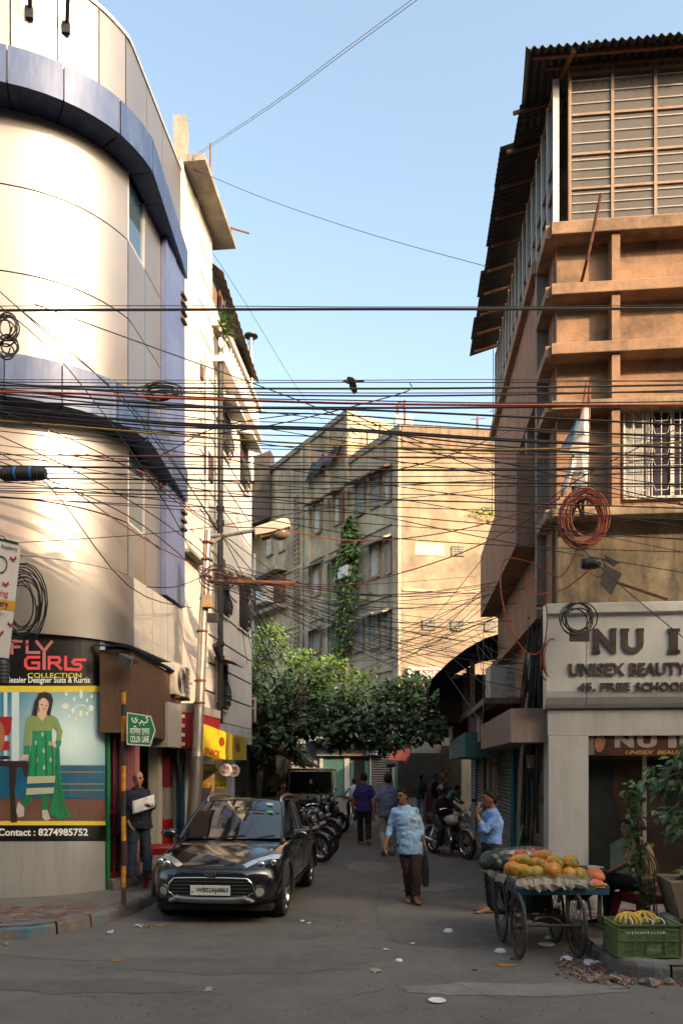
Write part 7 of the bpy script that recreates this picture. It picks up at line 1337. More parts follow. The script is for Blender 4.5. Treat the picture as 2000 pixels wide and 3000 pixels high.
# ---------------------------------------------------------------- jeep
JP = thing('parked_jeep', 'beige boxy jeep with dark windscreen parked behind the motorcycles', 'jeep', (-1.02, 26.2, 0), R(-92))
JM = mat('jeep_beige', (.22, .19, .14), .5, var=.15, vs=4)
def jb(nm, mb, m, par=None, **k): return build(mb, nm, m, par or JP, local=True, **k)
mb = MB(); mb.box(-1.7, .55, -.80, .80, .45, 1.05); mb.hexa([(.55, -.62, .45), (1.75, -.55, .45), (1.75, .55, .45), (.55, .62, .45)], [(.55, -.62, 1.05), (1.75, -.52, .95), (1.75, .52, .95), (.55, .62, 1.05)]); jb('body', mb, JM, bev=.03)
mb = MB(); mb.box(-1.68, .42, -.78, .78, 1.84, 1.93); jb('roof', mb, JM, bev=.03)
for s in (-1, 1):
    mb = MB(); mb.beam((.58, s*.74, 1.05), (.40, s*.74, 1.86), .06, .06); jb('windscreen_pillar', mb, JM)
    mb = MB(); mb.box(-1.66, .40, s*.75-.01, s*.75+.01, 1.07, 1.84); jb('side_window', mb, M['glass'])
    mb = MB(); mb.box(.60, 1.7, s*.80-.14, s*.80+.14, .78, .84); jb('mudguard', mb, JM, bev=.02)
    mb = MB(); mb.lathe([(0, .03), (.08, .02), (.09, 0)], (1.76, s*.38, .78), 14, (1, 0, 0)); jb('headlight', mb, HL)
    for x in (1.2, -1.15): wheel_parts(JP, (x, s*.70, .36), .36, .2, s, 5)
mb = MB(); mb.hexa([(.57, -.70, 1.08), (.57, .70, 1.08), (.545, .70, 1.08), (.545, -.70, 1.08)], [(.42, -.70, 1.83), (.42, .70, 1.83), (.395, .70, 1.83), (.395, -.70, 1.83)]); jb('windscreen', mb, WGL)
mb = MB(); mb.box(.50, .505, -.03, .05, 1.42, 1.56); jb('sticker', mb, ink('sticker_cream', (160, 156, 120)))
[jb('grille_bar', MB().box(1.75, 1.78, y-.02, y+.02, .55, .92), M['black_plastic']) for y in (-.2, -.1, 0, .1, .2)]
mb = MB(); mb.box(1.72, 1.85, -.75, .75, .42, .54); jb('bumper', mb, M['iron'], bev=.02)
# ---------------------------------------------------------------- people
SKIN = mat('skin_brown', lin((134, 92, 70)), .55, var=.10, vs=12); SKIN2 = mat('skin_tan', lin((160, 114, 90)), .55, var=.10, vs=12)
HAIR = mat('hair_black', (.008, .007, .007), .7, var=.3, vs=60, spec=.2)
def fabric(nm, rgb, stripe=None, bs=26, k=.5):
    m = mat('fabric_'+nm, lin(rgb), .88, var=.06, vs=7, bump=k, bs=bs)
    if stripe and not m.get('striped'):
        m['striped'] = 1; N = m.node_tree.nodes; L = m.node_tree.links; P = N['Principled BSDF']; src = P.inputs['Base Color'].links[0].from_socket
        w = N.new('ShaderNodeTexWave'); w.inputs['Scale'].default_value = 26; w.bands_direction = 'X'; tc = N.new('ShaderNodeTexCoord'); L.new(tc.outputs['Object'], w.inputs[0])
        x = N.new('ShaderNodeMix'); x.data_type = 'RGBA'; mr = N.new('ShaderNodeMapRange'); mr.inputs[1].default_value = .62; mr.inputs[2].default_value = .8; mr.inputs[4].default_value = .28; L.new(w.outputs['Fac'], mr.inputs[0]); L.new(mr.outputs[0], x.inputs[0]); L.new(src, x.inputs[6]); x.inputs[7].default_value = lin(stripe); L.new(x.outputs[2], P.inputs['Base Color'])
    return m
J0 = dict(pel=(0, 0, .94), che=(0, 0, 1.26), nek=(0, .01, 1.46), hed=(0, -.02, 1.60), sl=(.148, 0, 1.385), sr=(-.148, 0, 1.385), el=(.215, .02, 1.13), er=(-.215, .02, 1.13), wl=(.23, -.06, .88), wr=(-.23, -.06, .88), hl=(.09, 0, .92), hr=(-.09, 0, .92), kl=(.10, -.02, .50), kr=(-.10, -.02, .50), al=(.10, .02, .09), ar=(-.10, .02, .09), tl=(.11, -.16, .03), tr=(-.11, -.16, .03))
def remeshed(mb, vox, smooth_it=4, amp=0.0, seed=0):
    me = mb.mesh('tmp', []); bm = bmesh.new(); bm.from_mesh(me); bmesh.ops.recalc_face_normals(bm, faces=bm.faces); bm.to_mesh(me); bm.free()
    o = bpy.data.objects.new('tmp', me); COL.objects.link(o); m = o.modifiers.new('r', 'REMESH'); m.mode = 'VOXEL'; m.voxel_size = vox; m2 = o.modifiers.new('s', 'SMOOTH'); m2.factor = .5; m2.iterations = smooth_it
    e = evalmesh(o); bpy.data.objects.remove(o); r = MB()
    ns = [v.normal.copy() for v in e.vertices]; r.v = []
    for v, n in zip(e.vertices, ns):
        c = v.co
        if amp: c = c+n*amp*(noise.noise(V((c.x*9+seed, c.y*9, c.z*16)))+.7*noise.noise(V((c.x*22, c.y*22+seed, c.z*30))))
        r.v.append(tuple(c))
    r.f = [tuple(p.vertices) for p in e.polygons]; r.m = [0]*len(r.f); r.sm = [True]*len(r.f); bpy.data.meshes.remove(e); return r
def limb(mb, p, q, r0, r1, bul=0.0):
    p, q = V(p), V(q); mb.tube([p, p.lerp(q, .33), p.lerp(q, .66), q], [r0, lerp(r0, r1, .33)+bul, lerp(r0, r1, .66)+bul*.5, r1], 12); mb.ell(p, r0, r0, r0, 10, 6); mb.ell(q, r1, r1, r1, 10, 6)
def torso(mb, J, inf, z0=None, hemflare=0.0, belly=0.0):
    pel, che, nek, sl, sr = (V(J[k]) for k in ('pel', 'che', 'nek', 'sl', 'sr')); hx = (V(J['hl'])-V(J['hr'])).normalized(); sx = (sl-sr).normalized()
    up = (che-pel).normalized(); lo = pel-up*(z0 if z0 is not None else .08)
    def ring(c, x, rx_, ry_): 
        y = up.cross(x).normalized(); return [c+x*rx_*math.cos(6.283*i/16)+y*ry_*math.sin(6.283*i/16) for i in range(16)]
    secs = [(lo, hx, .148+inf+hemflare, .108+inf+hemflare), (pel+up*.02, hx, .150+inf, .112+inf), (pel.lerp(che, .45), hx.lerp(sx, .4), .132+inf+belly*.5, .100+inf+belly), (che, sx, .148+inf, .110+inf), (che.lerp(nek, .45), sx, .142+inf*.8, .098+inf*.8), (che.lerp(nek, .74), sx, .092+inf*.5, .076+inf*.5), (nek, sx, .065+inf*.5, .065+inf*.5)]
    mb.loft([ring(c, x.normalized(), a, b_) for c, x, a, b_ in secs])
def hand(mb, fing, w, d, n, curl=.5, grip=False):
    """w wrist, d pointing direction, n palm normal"""
    d = V(d).normalized(); n = (V(n)-d*V(n).dot(d)).normalized(); s = d.cross(n); w = V(w); c = w+d*.05
    mb.loft([[w+d*q+s*a*wd+n*b_*t for a, b_ in ((-1, -.5), (-1, .5), (-.5, 1), (.5, 1), (1, .5), (1, -.5), (.5, -1), (-.5, -1))] for q, wd, t in ((-.02, .026, .022), (.02, .036, .018), (.06, .042, .016), (.095, .040, .013))])
    for k, (off, L) in enumerate(((-.032, .062), (-.011, .074), (.010, .072), (.031, .056))):
        p = w+d*.088+s*off; a = d; P = [p]
        for j in range(3): a = (a+n*curl*(.55 if not grip else 1.0)).normalized(); p = p+a*L*(.42, .33, .25)[j]; P.append(p)
        fing.tube(P, [.0095, .009, .0082, .007], 6)
    p = w+d*.03-s*.034; fing.tube([p, p+(d*.6-s*.7).normalized()*.035+n*.012, p+(d*.9-s*.35).normalized()*.065+n*.03], [.0115, .010, .008], 6)
def head_mesh(mb, c, f, up=V((0, 0, 1)), k=1.0):
    f = V(f).normalized(); up = (up-f*up.dot(f)).normalized(); s = f.cross(up); M_ = Matrix((s, f, up)).transposed()
    def fn(p): return 1+(-.10*max(0, -p.z)*(1-abs(p.y)) )+(.03*max(0, p.y) if p.z < -.3 else 0)
    mb.ell(c, .076*k, .098*k, .122*k, 20, 14, M_, fn); P = lambda x, y, z: c+M_ @ (V((x, y, z))*k)
    mb.ell(P(0, .045, -.085), .042*k, .048*k, .035*k, 12, 8, M_); mb.ell(P(0, .098, -.018), .013*k, .022*k, .026*k, 10, 6, M_); mb.ell(P(0, .104, -.032), .018*k, .015*k, .012*k, 8, 6, M_); mb.ell(P(0, .082, .03), .055*k, .018*k, .014*k, 10, 6, M_)
    mb.ell(P(0, .088, -.066), .026*k, .014*k, .010*k, 8, 6, M_)
    for q in (-1, 1): mb.ell(P(q*.078, -.005, -.01), .010*k, .022*k, .034*k, 8, 6, M_)
    return M_, P
def person(label, loc, rotz, s=1.0, face=None, skin=None, hair='full', shirt=None, sleeve='long', hem=.10, pants=None, shoes=None, sandals=False, belly=0.0, moust=False, grip_l=False, grip_r=False, hd_l=None, hd_r=None, tuck=False, fat=0.0, **jo):
    o = thing('person', label, 'person', loc, rotz); o.scale = (s, s, s); J = dict(J0); J.update(jo); sk = skin or SKIN; J = {k: V(v) for k, v in J.items()}
    face = V(face or (0, -1, 0)); b = MB(); fg = MB(); torso(b, J, -.012, .06); limb(b, J['che'].lerp(J['nek'], .8), J['hed']+V((0, .02, -.06)), .056, .054)
    hm, HP = head_mesh(b, J['hed'], face)
    for q in 'lr':
        limb(b, J['s'+q], J['e'+q], .040 if sleeve != 'short' else .046, .036, .003); limb(b, J['e'+q], J['w'+q], .036, .026, .003); limb(b, J['h'+q], J['k'+q], .085, .056, .006); limb(b, J['k'+q], J['a'+q], .056, .038, .010)
        t, a = J['t'+q], J['a'+q]; d = t-a; d.z = 0; d.normalize(); u = V((0, 0, 1)); heel = a-d*.05; sd = d.cross(u)
        foot = MB(); fm = b if (sandals or not shoes) else foot; fdir = (t-a).normalized()
        fm.loft([[c_+sd*w_*x+u*z for x, z in ((-1, -.0), (-1, h_*.6), (-.4, h_), (.4, h_), (1, h_*.6), (1, 0))] for c_, w_, h_ in ((heel-d*.02+V((0, 0, -a.z+min(a.z, .09)-.08)), .025, .07), (heel+V((0, 0, -.075)), .036, .10), (a.lerp(t, .45)+V((0, 0, -.05)), .040, .085), (t+V((0, 0, -.028)), .046, .052), (t+d*.055+V((0, 0, -.028)), .040, .036), (t+d*.085+V((0, 0, -.027)), .022, .024))])
        if shoes and not sandals: so_ = build(foot, 'shoe', shoes, o, local=True); so_.modifiers.new('s', 'SUBSURF').levels = 1; so_.modifiers['s'].render_levels = 1
        elif sandals: sb = MB(); sb.loft([[c_+sd*w_*x+u*z for x, z in ((-1, -.012), (1, -.012), (1, .004), (-1, .004))] for c_, w_ in ((heel-d*.02+V((0, 0, -.082)), .03), (a.lerp(t, .5)+V((0, 0, -.055)), .043), (t+V((0, 0, -.03)), .05), (t+d*.09+V((0, 0, -.03)), .028))]); sb.tube([a.lerp(t, .6)+sd*.05+V((0, 0, -.04)), a.lerp(t, .75)+V((0, 0, .028)), a.lerp(t, .6)-sd*.05+V((0, 0, -.04))], .012, 6); build(sb, 'sandal', mat('sandal_brown', (.06, .035, .025), .7), o, local=True)
        hd = (hd_l if q == 'l' else hd_r) or (tuple((J['w'+q]-J['e'+q]).normalized()), (-.8 if q == 'l' else .8, -.4, 0)); hand(b, fg, J['w'+q], hd[0], hd[1], .45, grip_l if q == 'l' else grip_r)
    r = remeshed(b, .0115, 3); n0 = len(r.v); r.v += fg.v; r.f += [tuple(i+n0 for i in f) for f in fg.f]; r.m += [0]*len(fg.f); r.sm += [True]*len(fg.f)
    build(r, 'body', sk, o, local=True, recalc=False)
    # face details
    for q in (-1, 1): e = MB(); e.ell(HP(q*.032, .089, .008), .017, .008, .008, 8, 6, hm); build(e, 'eye', M['dark'], o, local=True); e = MB(); e.ell(HP(q*.034, .094, .030), .024, .007, .007, 8, 6, hm); build(e, 'eyebrow', HAIR, o, local=True)
    e = MB(); e.ell(HP(0, .100, -.066), .024, .006, .006, 8, 6, hm); build(e, 'mouth', mat('lip_dark', (.05, .018, .014), .5), o, local=True)
    if moust: e = MB(); e.ell(HP(0, .104, -.050), .030, .010, .008, 10, 6, hm); build(e, 'moustache', HAIR, o, local=True)
    h = MB()
    def keep(p):
        if hair == 'bald': return -.42 < p.z < .42 and p.y < .32
        return p.z > .02+(.62*p.y**.7 if p.y > 0 else .62*p.y)
    nu, nv = 28, 18; idx = {}
    for i in range(nv+1):
        ph = math.pi*i/nv-math.pi/2
        for j in range(nu):
            a = 6.283*j/nu; p = V((math.cos(ph)*math.cos(a), math.cos(ph)*math.sin(a), math.sin(ph))); k = 1.10+.05*noise.noise(p*6); idx[i, j] = (len(h.v), p); h.v.append(tuple(HP(p.x*.080*k, (p.y*.100-.004)*k, p.z*.126*k)))
    for i in range(nv):
        for j in range(nu):
            q = [idx[i, j], idx[i, (j+1) % nu], idx[i+1, (j+1) % nu], idx[i+1, j]]; c = sum((x[1] for x in q), V())/4
            if keep(c): h.f.append(tuple(x[0] for x in q)); h.m.append(0); h.sm.append(True)
    if hair != 'none': ho = build(h, 'hair', HAIR, o, local=True, recalc=False); m_ = ho.modifiers.new('s', 'SOLIDIFY'); m_.thickness = .02; m_.offset = -1
    if pants:
        b = MB(); torso_p = dict(J); pel = J['pel']; up = (J['che']-pel).normalized(); hx = (J['hl']-J['hr']).normalized(); y = up.cross(hx).normalized()
        b.loft([[c_+hx*a_*math.cos(6.283*i/16)+y*b_*math.sin(6.283*i/16) for i in range(16)] for c_, a_, b_ in ((pel-up*.09, .165, .12), (pel, .178, .130), (pel+up*.09, .165, .122), (pel+up*.12, .158, .115))])
        for q in 'lr': limb(b, J['h'+q], J['k'+q], .103, .076, .004); limb(b, J['k'+q], J['a'+q]+V((0, 0, .0)), .076, .070, .0)
        build(remeshed(b, .015, 4, .010, sum(map(ord, label)) % 50), 'trousers', pants, o, local=True, recalc=False)
    if shirt:
        b = MB(); torso(b, J, .022+fat, -.03 if tuck else hem, .0 if tuck else .012, belly)
        for q in 'lr':
            end = J['e'+q].lerp(J['w'+q], .80) if sleeve == 'long' else J['s'+q].lerp(J['e'+q], .80) if sleeve == 'short' else J['e'+q].lerp(J['w'+q], .45)
            b.ell(J['s'+q], .056, .056, .054, 10, 8)
            if sleeve == 'short': limb(b, J['s'+q], end, .057, .062)
            else: limb(b, J['s'+q], J['e'+q], .055, .052); limb(b, J['e'+q], end, .052, .046)
        build(remeshed(b, .015, 4, .013, sum(map(ord, label)) % 37), 'shirt', shirt, o, local=True, recalc=False)
        if sleeve != 'short' or hair != 'x': c = MB(); c.ring(J['nek']+V((0, -.01, -.012)), (0, -.25, 1), .066, .016, 16, 6); build(c, 'collar', shirt, o, local=True)
    o['P'] = 0; del o['P']; return o, HP
SHOE = mat('shoe_leather', (.028, .020, .017), .4, var=.2)
BLUE = fabric('sky_blue', (150, 186, 222), (92, 128, 172)); BLUE2 = fabric('mid_blue', (112, 148, 205), (80, 110, 170))
# 1 walking man with tote
g1 = G(1202, 2645); o, HP = person('man in striped blue shirt and brown trousers walking with a black tote bag', g1, 0, .965, face=(-.62, -.78, -.04), shirt=BLUE, sleeve='threeq', hem=.20, pants=fabric('brown', (66, 46, 42)), sandals=True, moust=True, fat=.02, grip_l=True,
    pel=(-.02, 0, .93), che=(-.07, 0, 1.26), nek=(-.10, -.01, 1.46), hed=(-.13, -.04, 1.60), sl=(.065, .0, 1.385), sr=(-.235, -.01, 1.375), el=(.16, .03, 1.14), wl=(.20, -.04, .88), er=(-.31, .03, 1.12), wr=(-.38, -.10, .89), hl=(.07, 0, .91), hr=(-.11, 0, .91), kl=(.08, -.12, .50), al=(.07, -.05, .10), tl=(.09, -.22, .055), kr=(-.05, .0, .49), ar=(.0, .12, .09), tr=(-.03, -.04, .03), hd_l=((.02, -.1, -1), (-.7, -.5, 0)), hd_r=((-.05, -.2, -1), (.6, -.3, 0)))
g = MB(); [g.ring(HP(q*.033, .104, .008), tuple(HP(0, .2, .008)-HP(0, .1, .008)), .021, .003, 14, 5) for q in (-1, 1)]; g.tube([HP(-.05, .10, .012), HP(-.08, .0, .01)], .003, 4); g.tube([HP(.05, .10, .012), HP(.08, .0, .01)], .003, 4); build(g, 'glasses', M['black_plastic'], o, local=True)
b = MB(); b.box(.02, .10, -.185, -.172, 1.26, 1.30); build(b, 'pocket_card', M['white_paper'], o, local=True)
b = MB(); b.loft([[(.215+x*.035*k, -.06+y*.10, .26+z) for x, y in ((-1, -1), (1, -1), (1.2, 0), (1, 1), (-1, 1), (-1.2, 0))] for z, k in ((0, 1.0), (.06, 1.25), (.22, 1.3), (.40, .8), (.44, .55))]); BG = thing('tote_bag', 'black tote bag carried by the man in the striped blue shirt', 'bag', g1+V((.21, -.06, .25))); 
b.T = None; bb = MB(); bb.v = [tuple(V(v)*.965+g1) for v in b.v]; bb.f = b.f; bb.m = b.m; bb.sm = b.sm; build(bb, 'bag', mat('bag_black', (.02, .018, .018), .75, var=.2, bump=.3), BG)
for y in (-.09, -.03): b = MB(); b.tube(spline([g1+V((.205, y-.06, .66)), g1+V((.205, y-.02, .76)), g1+V((.205, y+.03, .66))], 5), .007, 5); build(b, 'handle', mat('bag_black', (.02, .018, .018), .75), BG)
# 2 navy shirt from behind
g2 = G(1066, 2476); o, HP = person('man in navy blue T-shirt and black trousers walking away down the lane', g2, math.pi, 1.055, skin=SKIN2, face=(.05, -1, -.10), shirt=fabric('navy', (46, 40, 104)), sleeve='short', hem=.14, pants=fabric('black', (20, 19, 22)), sandals=True, fat=.03,
    kl=(.09, -.10, .50), al=(.08, -.10, .09), tl=(.09, -.28, .03), kr=(-.10, .02, .49), ar=(-.10, .30, .20), tr=(-.10, .20, .07), wl=(.27, -.04, .86), wr=(-.27, .02, .88), el=(.25, .03, 1.13), er=(-.26, .05, 1.13), grip_l=True)
pb = g2+V((-.30, .0, .55)); b = MB(); b.ell(pb, .075, .06, .10, 12, 10, None, lambda p: 1+.15*noise.noise(p*4)); b.tube([pb+V((0, 0, .08)), pb+V((.01, 0, .30))], [.035, .01], 8); PBG = thing('plastic_bag', 'clear plastic bag with yellow food in the hand of the navy shirt man', 'bag', pb-V((0, 0, .1))); build(b, 'bag', glass('clear_plastic', (.92, .92, .92), .2, .35, (.5, .5, .5)), PBG)
b = MB(); b.ell(pb-V((0, 0, .045)), .058, .045, .045, 10, 8); build(b, 'contents', ink('snack_yellow', (210, 160, 40)), PBG)
# 3 grey shirt from behind
g3 = G(1136, 2508); person('man in grey blue T-shirt and pale trousers walking away', g3, math.pi+.15, 1.06, skin=SKIN, face=(-.05, -1, 0), shirt=fabric('slate', (98, 108, 138)), sleeve='short', hem=.12, pants=fabric('khaki', (150, 146, 128)), sandals=True, fat=.045, belly=.03,
    kl=(.11, .0, .49), al=(.12, .26, .20), tl=(.12, .16, .07), kr=(-.10, -.06, .5), ar=(-.10, -.04, .09), tr=(-.10, -.22, .03), el=(.29, .05, 1.14), wl=(.31, .02, .88), er=(-.28, .02, 1.13), wr=(-.29, -.08, .90))
# 4 smoking man, profile
g4 = G(1437, 2672); o, HP = person('man in blue shirt and black trousers standing with a hand at his mouth', g4, -math.pi/2+.18, .955, face=(.0, -1, .05), shirt=BLUE2, sleeve='threeq', tuck=True, pants=fabric('black', (20, 19, 22)), sandals=True, fat=.012,
    che=(0, .03, 1.27), nek=(0, .02, 1.46), hed=(0, -.02, 1.60), sl=(.145, .03, 1.375), sr=(-.145, .0, 1.375), el=(.17, -.16, 1.16), wl=(.05, -.22, 1.38), er=(-.22, -.04, 1.13), wr=(.02, -.20, 1.12), hd_l=((-.25, .1, 1), (-.2, 1, 0)), hd_r=((1, -.1, .1), (0, 1, 0)), kl=(.10, -.06, .50), al=(.10, -.02, .09), tl=(.11, -.20, .03), kr=(-.10, .02, .5), ar=(-.10, .05, .09), tr=(-.11, -.13, .03))
b = MB(); b.tube([HP(0, .10, -.060), HP(.015, .17, -.065)], .0045, 6); build(b, 'cigarette', M['white_paper'], o, local=True)
# 5 man with newspaper at the shop door
g5 = G(412, 2608, .15); g5 = V((-3.0, 11.33, .30)); o, HP = person('balding man in dark navy shirt and jeans holding a folded newspaper', g5, R(38), .93, face=(-.45, -.88, -.05), skin=SKIN2, hair='bald', shirt=fabric('ink_navy', (24, 26, 40)), sleeve='long', hem=.13, pants=fabric('denim', (36, 50, 66)), shoes=SHOE, fat=.03, belly=.035,
    el=(.26, .0, 1.15), wl=(.10, -.26, 1.16), er=(-.26, .05, 1.14), wr=(-.20, -.10, .92), hd_l=((-.7, -.6, .2), (0, .2, 1)), kl=(.12, -.05, .50), al=(.14, -.05, .10), tl=(.17, -.22, .03), kr=(-.08, .02, .5), ar=(-.10, .0, .09), tr=(-.12, -.17, .03), pel=(.02, 0, .94))
NP = thing('newspaper', 'folded white newspaper held by the balding man', 'newspaper', g5+V((.10, -.22, 1.06))); b = MB(); b.grid(lambda u, v: V((-.20+.36*u, -.27-.04*math.sin(u*3)+.02*v, 1.06+.20*v+.10*u)), 8, 6); bb = MB(); rm_ = Matrix.Rotation(R(38), 4, 'Z'); bb.v = [tuple(rm_ @ (V(v)*.93)+g5) for v in b.v]; bb.f = b.f; bb.m = b.m; bb.sm = b.sm
no = build(bb, 'sheets', mat('newsprint_white', (.62, .61, .60), .8, var=.2, vs=22, blotch=(.16, .17, .22), bk=.8, bsc=9), NP, recalc=False); no.modifiers.new('s', 'SOLIDIFY').thickness = .02
# 6 rider on the cream motorcycle
def seated_J(th=.62, fwd_=.42): return dict(pel=(0, .02, .92), che=(0, -.03, 1.22), nek=(0, -.06, 1.42), hed=(0, -.10, 1.56), sl=(.15, -.05, 1.345), sr=(-.15, -.05, 1.345), hl=(.10, 0, .88), hr=(-.10, 0, .88), kl=(.21, -.38, .72), kr=(-.21, -.38, .72), al=(.19, -.22, .32), ar=(-.19, -.22, .32), tl=(.20, -.38, .27), tr=(-.20, -.38, .27))
sj = seated_J(); sj.update(el=(.30, -.22, 1.16), wl=(.36, -.42, 1.03), er=(-.30, -.20, 1.15), wr=(-.28, -.30, .95))
bm0 = RBK.matrix_basis; rp_ = bm0 @ V((-.36, 0, -.10)); yaw = math.atan2(-.90, .42)+math.pi/2
o, HP = person('motorcycle rider in dark maroon shirt with black open helmet', rp_, yaw, .98, face=(.35, -.9, 0), shirt=fabric('maroon', (44, 26, 32)), sleeve='threeq', hem=.05, pants=fabric('denim2', (28, 40, 58)), sandals=True, fat=.02, hair='none', **sj)
b = MB(); b.ell(HP(0, -.01, .035), .118, .135, .125, 20, 14, None, None); build(b, 'helmet', mat('helmet_black', (.02, .02, .022), .25, coat=.6), o, local=True)
b = MB(); b.tube([HP(-.10, .075, .075), HP(0, .14, .09), HP(.10, .075, .075)], .022, 8); build(b, 'helmet_peak', M['black_plastic'], o, local=True)
# 7 seated man on the red stool
g7 = V((3.37, 8.55, .15)); o, HP = person('man in khaki T-shirt sitting cross legged on a red stool behind the creeper', g7, R(-118), .97, face=(.15, -.95, -.12), shirt=fabric('olive', (128, 106, 74)), sleeve='short', hem=.05, pants=fabric('black', (20, 19, 22)), shoes=mat('trainer_red', (.06, .018, .018), .6, var=.6, vs=20), fat=.02,
    pel=(0, 0, .52), che=(0, -.04, .84), nek=(0, -.09, 1.04), hed=(0, -.15, 1.17), sl=(.165, -.07, .97), sr=(-.165, -.07, .97), hl=(.10, 0, .50), hr=(-.10, 0, .50), kl=(.02, -.44, .58), al=(-.14, -.68, .34), tl=(-.18, -.80, .26), kr=(-.12, -.42, .50), ar=(-.12, -.40, .10), tr=(-.12, -.56, .03), el=(.24, -.18, .76), wl=(.08, -.36, .64), er=(-.24, -.16, .76), wr=(-.02, -.38, .63))
# 8.. distant figures
far = [('person with dark top and light jeans standing at the snack rack', (1232, 2408), R(150), 1.0, (30, 28, 30), (128, 140, 156)), ('person in black shirt and faded jeans standing by the red post', (1272, 2414), R(60), 1.0, (18, 17, 18), (136, 148, 160))]
for lab, (px, py), rz_, s_, c1, c2 in far: q = G(px, py); person(lab, q, rz_, s_, shirt=fabric('far_%d' % c1[0], c1), sleeve='threeq', pants=fabric('far_jeans_%d' % c2[0], c2), shoes=SHOE, fat=.02)
q = G(1306, 2425); person('person in pale green shirt bending beside the snack rack', q+V((.1, 0, 0)), R(110), .92, shirt=fabric('sage', (96, 118, 110)), sleeve='short', pants=fabric('far_dark', (34, 30, 30)), shoes=SHOE, pel=(0, .05, .86), che=(0, -.10, 1.14), nek=(0, -.22, 1.30), hed=(0, -.32, 1.38), sl=(.18, -.2, 1.26), sr=(-.18, -.2, 1.26), el=(.22, -.3, 1.0), wl=(.15, -.45, .9), er=(-.22, -.3, 1.0), wr=(-.15, -.45, .9))
q = V(((802-1000)/F*24.6, 24.6, .38)); person('man in yellow shirt sitting at the lit office window beyond the hut', q, R(15), .95, shirt=fabric('butter', (206, 196, 128)), sleeve='threeq', pants=fabric('far_dark', (34, 30, 30)), shoes=SHOE)
bmf = FBK.matrix_basis; q = bmf @ V((-.36, 0, -.10)); sj = seated_J(); sj.update(el=(.30, -.15, 1.16), wl=(.34, -.42, 1.03), er=(-.30, -.15, 1.15), wr=(-.34, -.42, 1.03)); person('rider in pale blue shirt seen from behind at the lane end', q, math.pi+.05, .98, shirt=fabric('pale_blue', (128, 150, 168)), sleeve='threeq', hem=.05, pants=fabric('far_dark', (34, 30, 30)), shoes=SHOE, **sj)
q = V((-1.55, 20.6, 0)); person('woman with dark hair in a red top sitting between the parked motorcycles', q, R(20), .92, skin=SKIN, shirt=fabric('far_red', (96, 30, 34)), sleeve='short', pants=fabric('far_dark', (34, 30, 30)), shoes=SHOE, hed=(0, -.02, 1.60))
t = FL.t(1040); q = FL.pt(t, 16.65, -1.4); person('tiny person in white shirt on the apartment block roof', q+V((0, 0, -.35)), R(30), 1.0, shirt=fabric('far_white', (206, 206, 210)), sleeve='short', pants=fabric('far_dark', (34, 30, 30)), shoes=SHOE)
# ---------------------------------------------------------------- fruit cart
CT = thing('fruit_cart', 'blue edged wooden fruit cart on four spoked wheels', 'cart', (2.25, 8.6, 0))
x0, x1, y0, y1, zt = 1.80, 2.72, 7.86, 9.52, .745
BL = mat('cart_blue', lin((18, 92, 118)), .6, var=.3, vs=9, blotch=(.03, .03, .03), bk=.7, bsc=5)
n = 8
for i in range(n): b = MB(); a = lerp(x0, x1, i/n); b.box(a+.004, lerp(x0, x1, (i+1)/n)-.004, y0+.03, y1-.03, zt-.05, zt-.02); build(b, 'deck_plank', M['wood'], CT)
for a, c, e, f in ((x0-.02, x1+.02, y0-.01, y0+.03), (x0-.02, x1+.02, y1-.03, y1+.01)): b = MB(); b.box(a, c, e, f, zt-.10, zt); build(b, 'edge_board', BL, CT, bev=.006)
for a, c in ((x0-.02, x0+.02), (x1-.02, x1+.02)): b = MB(); b.box(a, c, y0+.031, y1-.031, zt-.10, zt-.003); build(b, 'edge_board', mat('cart_side', (.05, .055, .06), .8, var=.3, vs=9), CT, bev=.006)
WR = .335; IR = mat('cart_iron', (.045, .036, .030), .75, var=.3, vs=20)
for wx, wy in ((1.80, 7.83), (2.40, 7.86), (1.79, 8.62), (2.40, 8.62)):
    w = thing('tmp_wheel', '', '', (0, 0, 0)); 
    c = V((wx, wy, WR))-CT.location; b = MB(); b.ring(c, (1, 0, 0), WR-.016, .016, 32, 8); ty = build(b, 'wheel', mat('cart_tyre', (.060, .050, .043), .9, var=.25, vs=15), CT, local=True)
    b = MB(); b.ring(c, (1, 0, 0), WR-.038, .010, 32, 6); build(b, 'rim', IR, ty, local=True)
    b = MB(); b.cyl(c-V((.05, 0, 0)), c+V((.05, 0, 0)), .035, None, 10); build(b, 'hub', IR, ty, local=True)
    b = MB()
    for k in range(32):
        q = 6.283*k/32; q2 = q+(.9 if k % 4 < 2 else -.9); b.tube([c+V((.04 if k % 2 else -.04, .03*math.cos(q2), .03*math.sin(q2))), c+V((0, (WR-.04)*math.cos(q), (WR-.04)*math.sin(q)))], .003, 3, False)
    build(b, 'spokes', IR, ty, local=True, kind='stuff'); bpy.data.objects.remove(w)
for y in (7.85, 8.62): b = MB(); b.cyl((1.76, y, WR), (2.46, y, WR), .016, None, 8); build(b, 'axle', IR, CT)
for x in (1.88, 2.33, 2.66): 
    for y in (7.92, 8.62, 9.4): b = MB(); b.beam((x, y, WR+.02 if y < 9 else .30), (x, y, zt-.06), .035, .03); build(b, 'upright', BL if x < 1.9 else IR, CT)
for p, q in (((1.86, 7.85, WR), (1.86, 8.62, WR)), ((2.36, 7.85, WR), (2.36, 8.62, WR)), ((1.86, 8.62, WR), (1.9, 9.45, .66)), ((2.36, 8.62, WR), (2.5, 9.45, .66)), ((1.83, 7.86, .66), (1.83, 8.6, .36))): b = MB(); b.beam(p, q, .045, .045); build(b, 'bearer', M['wood_dark'], CT)
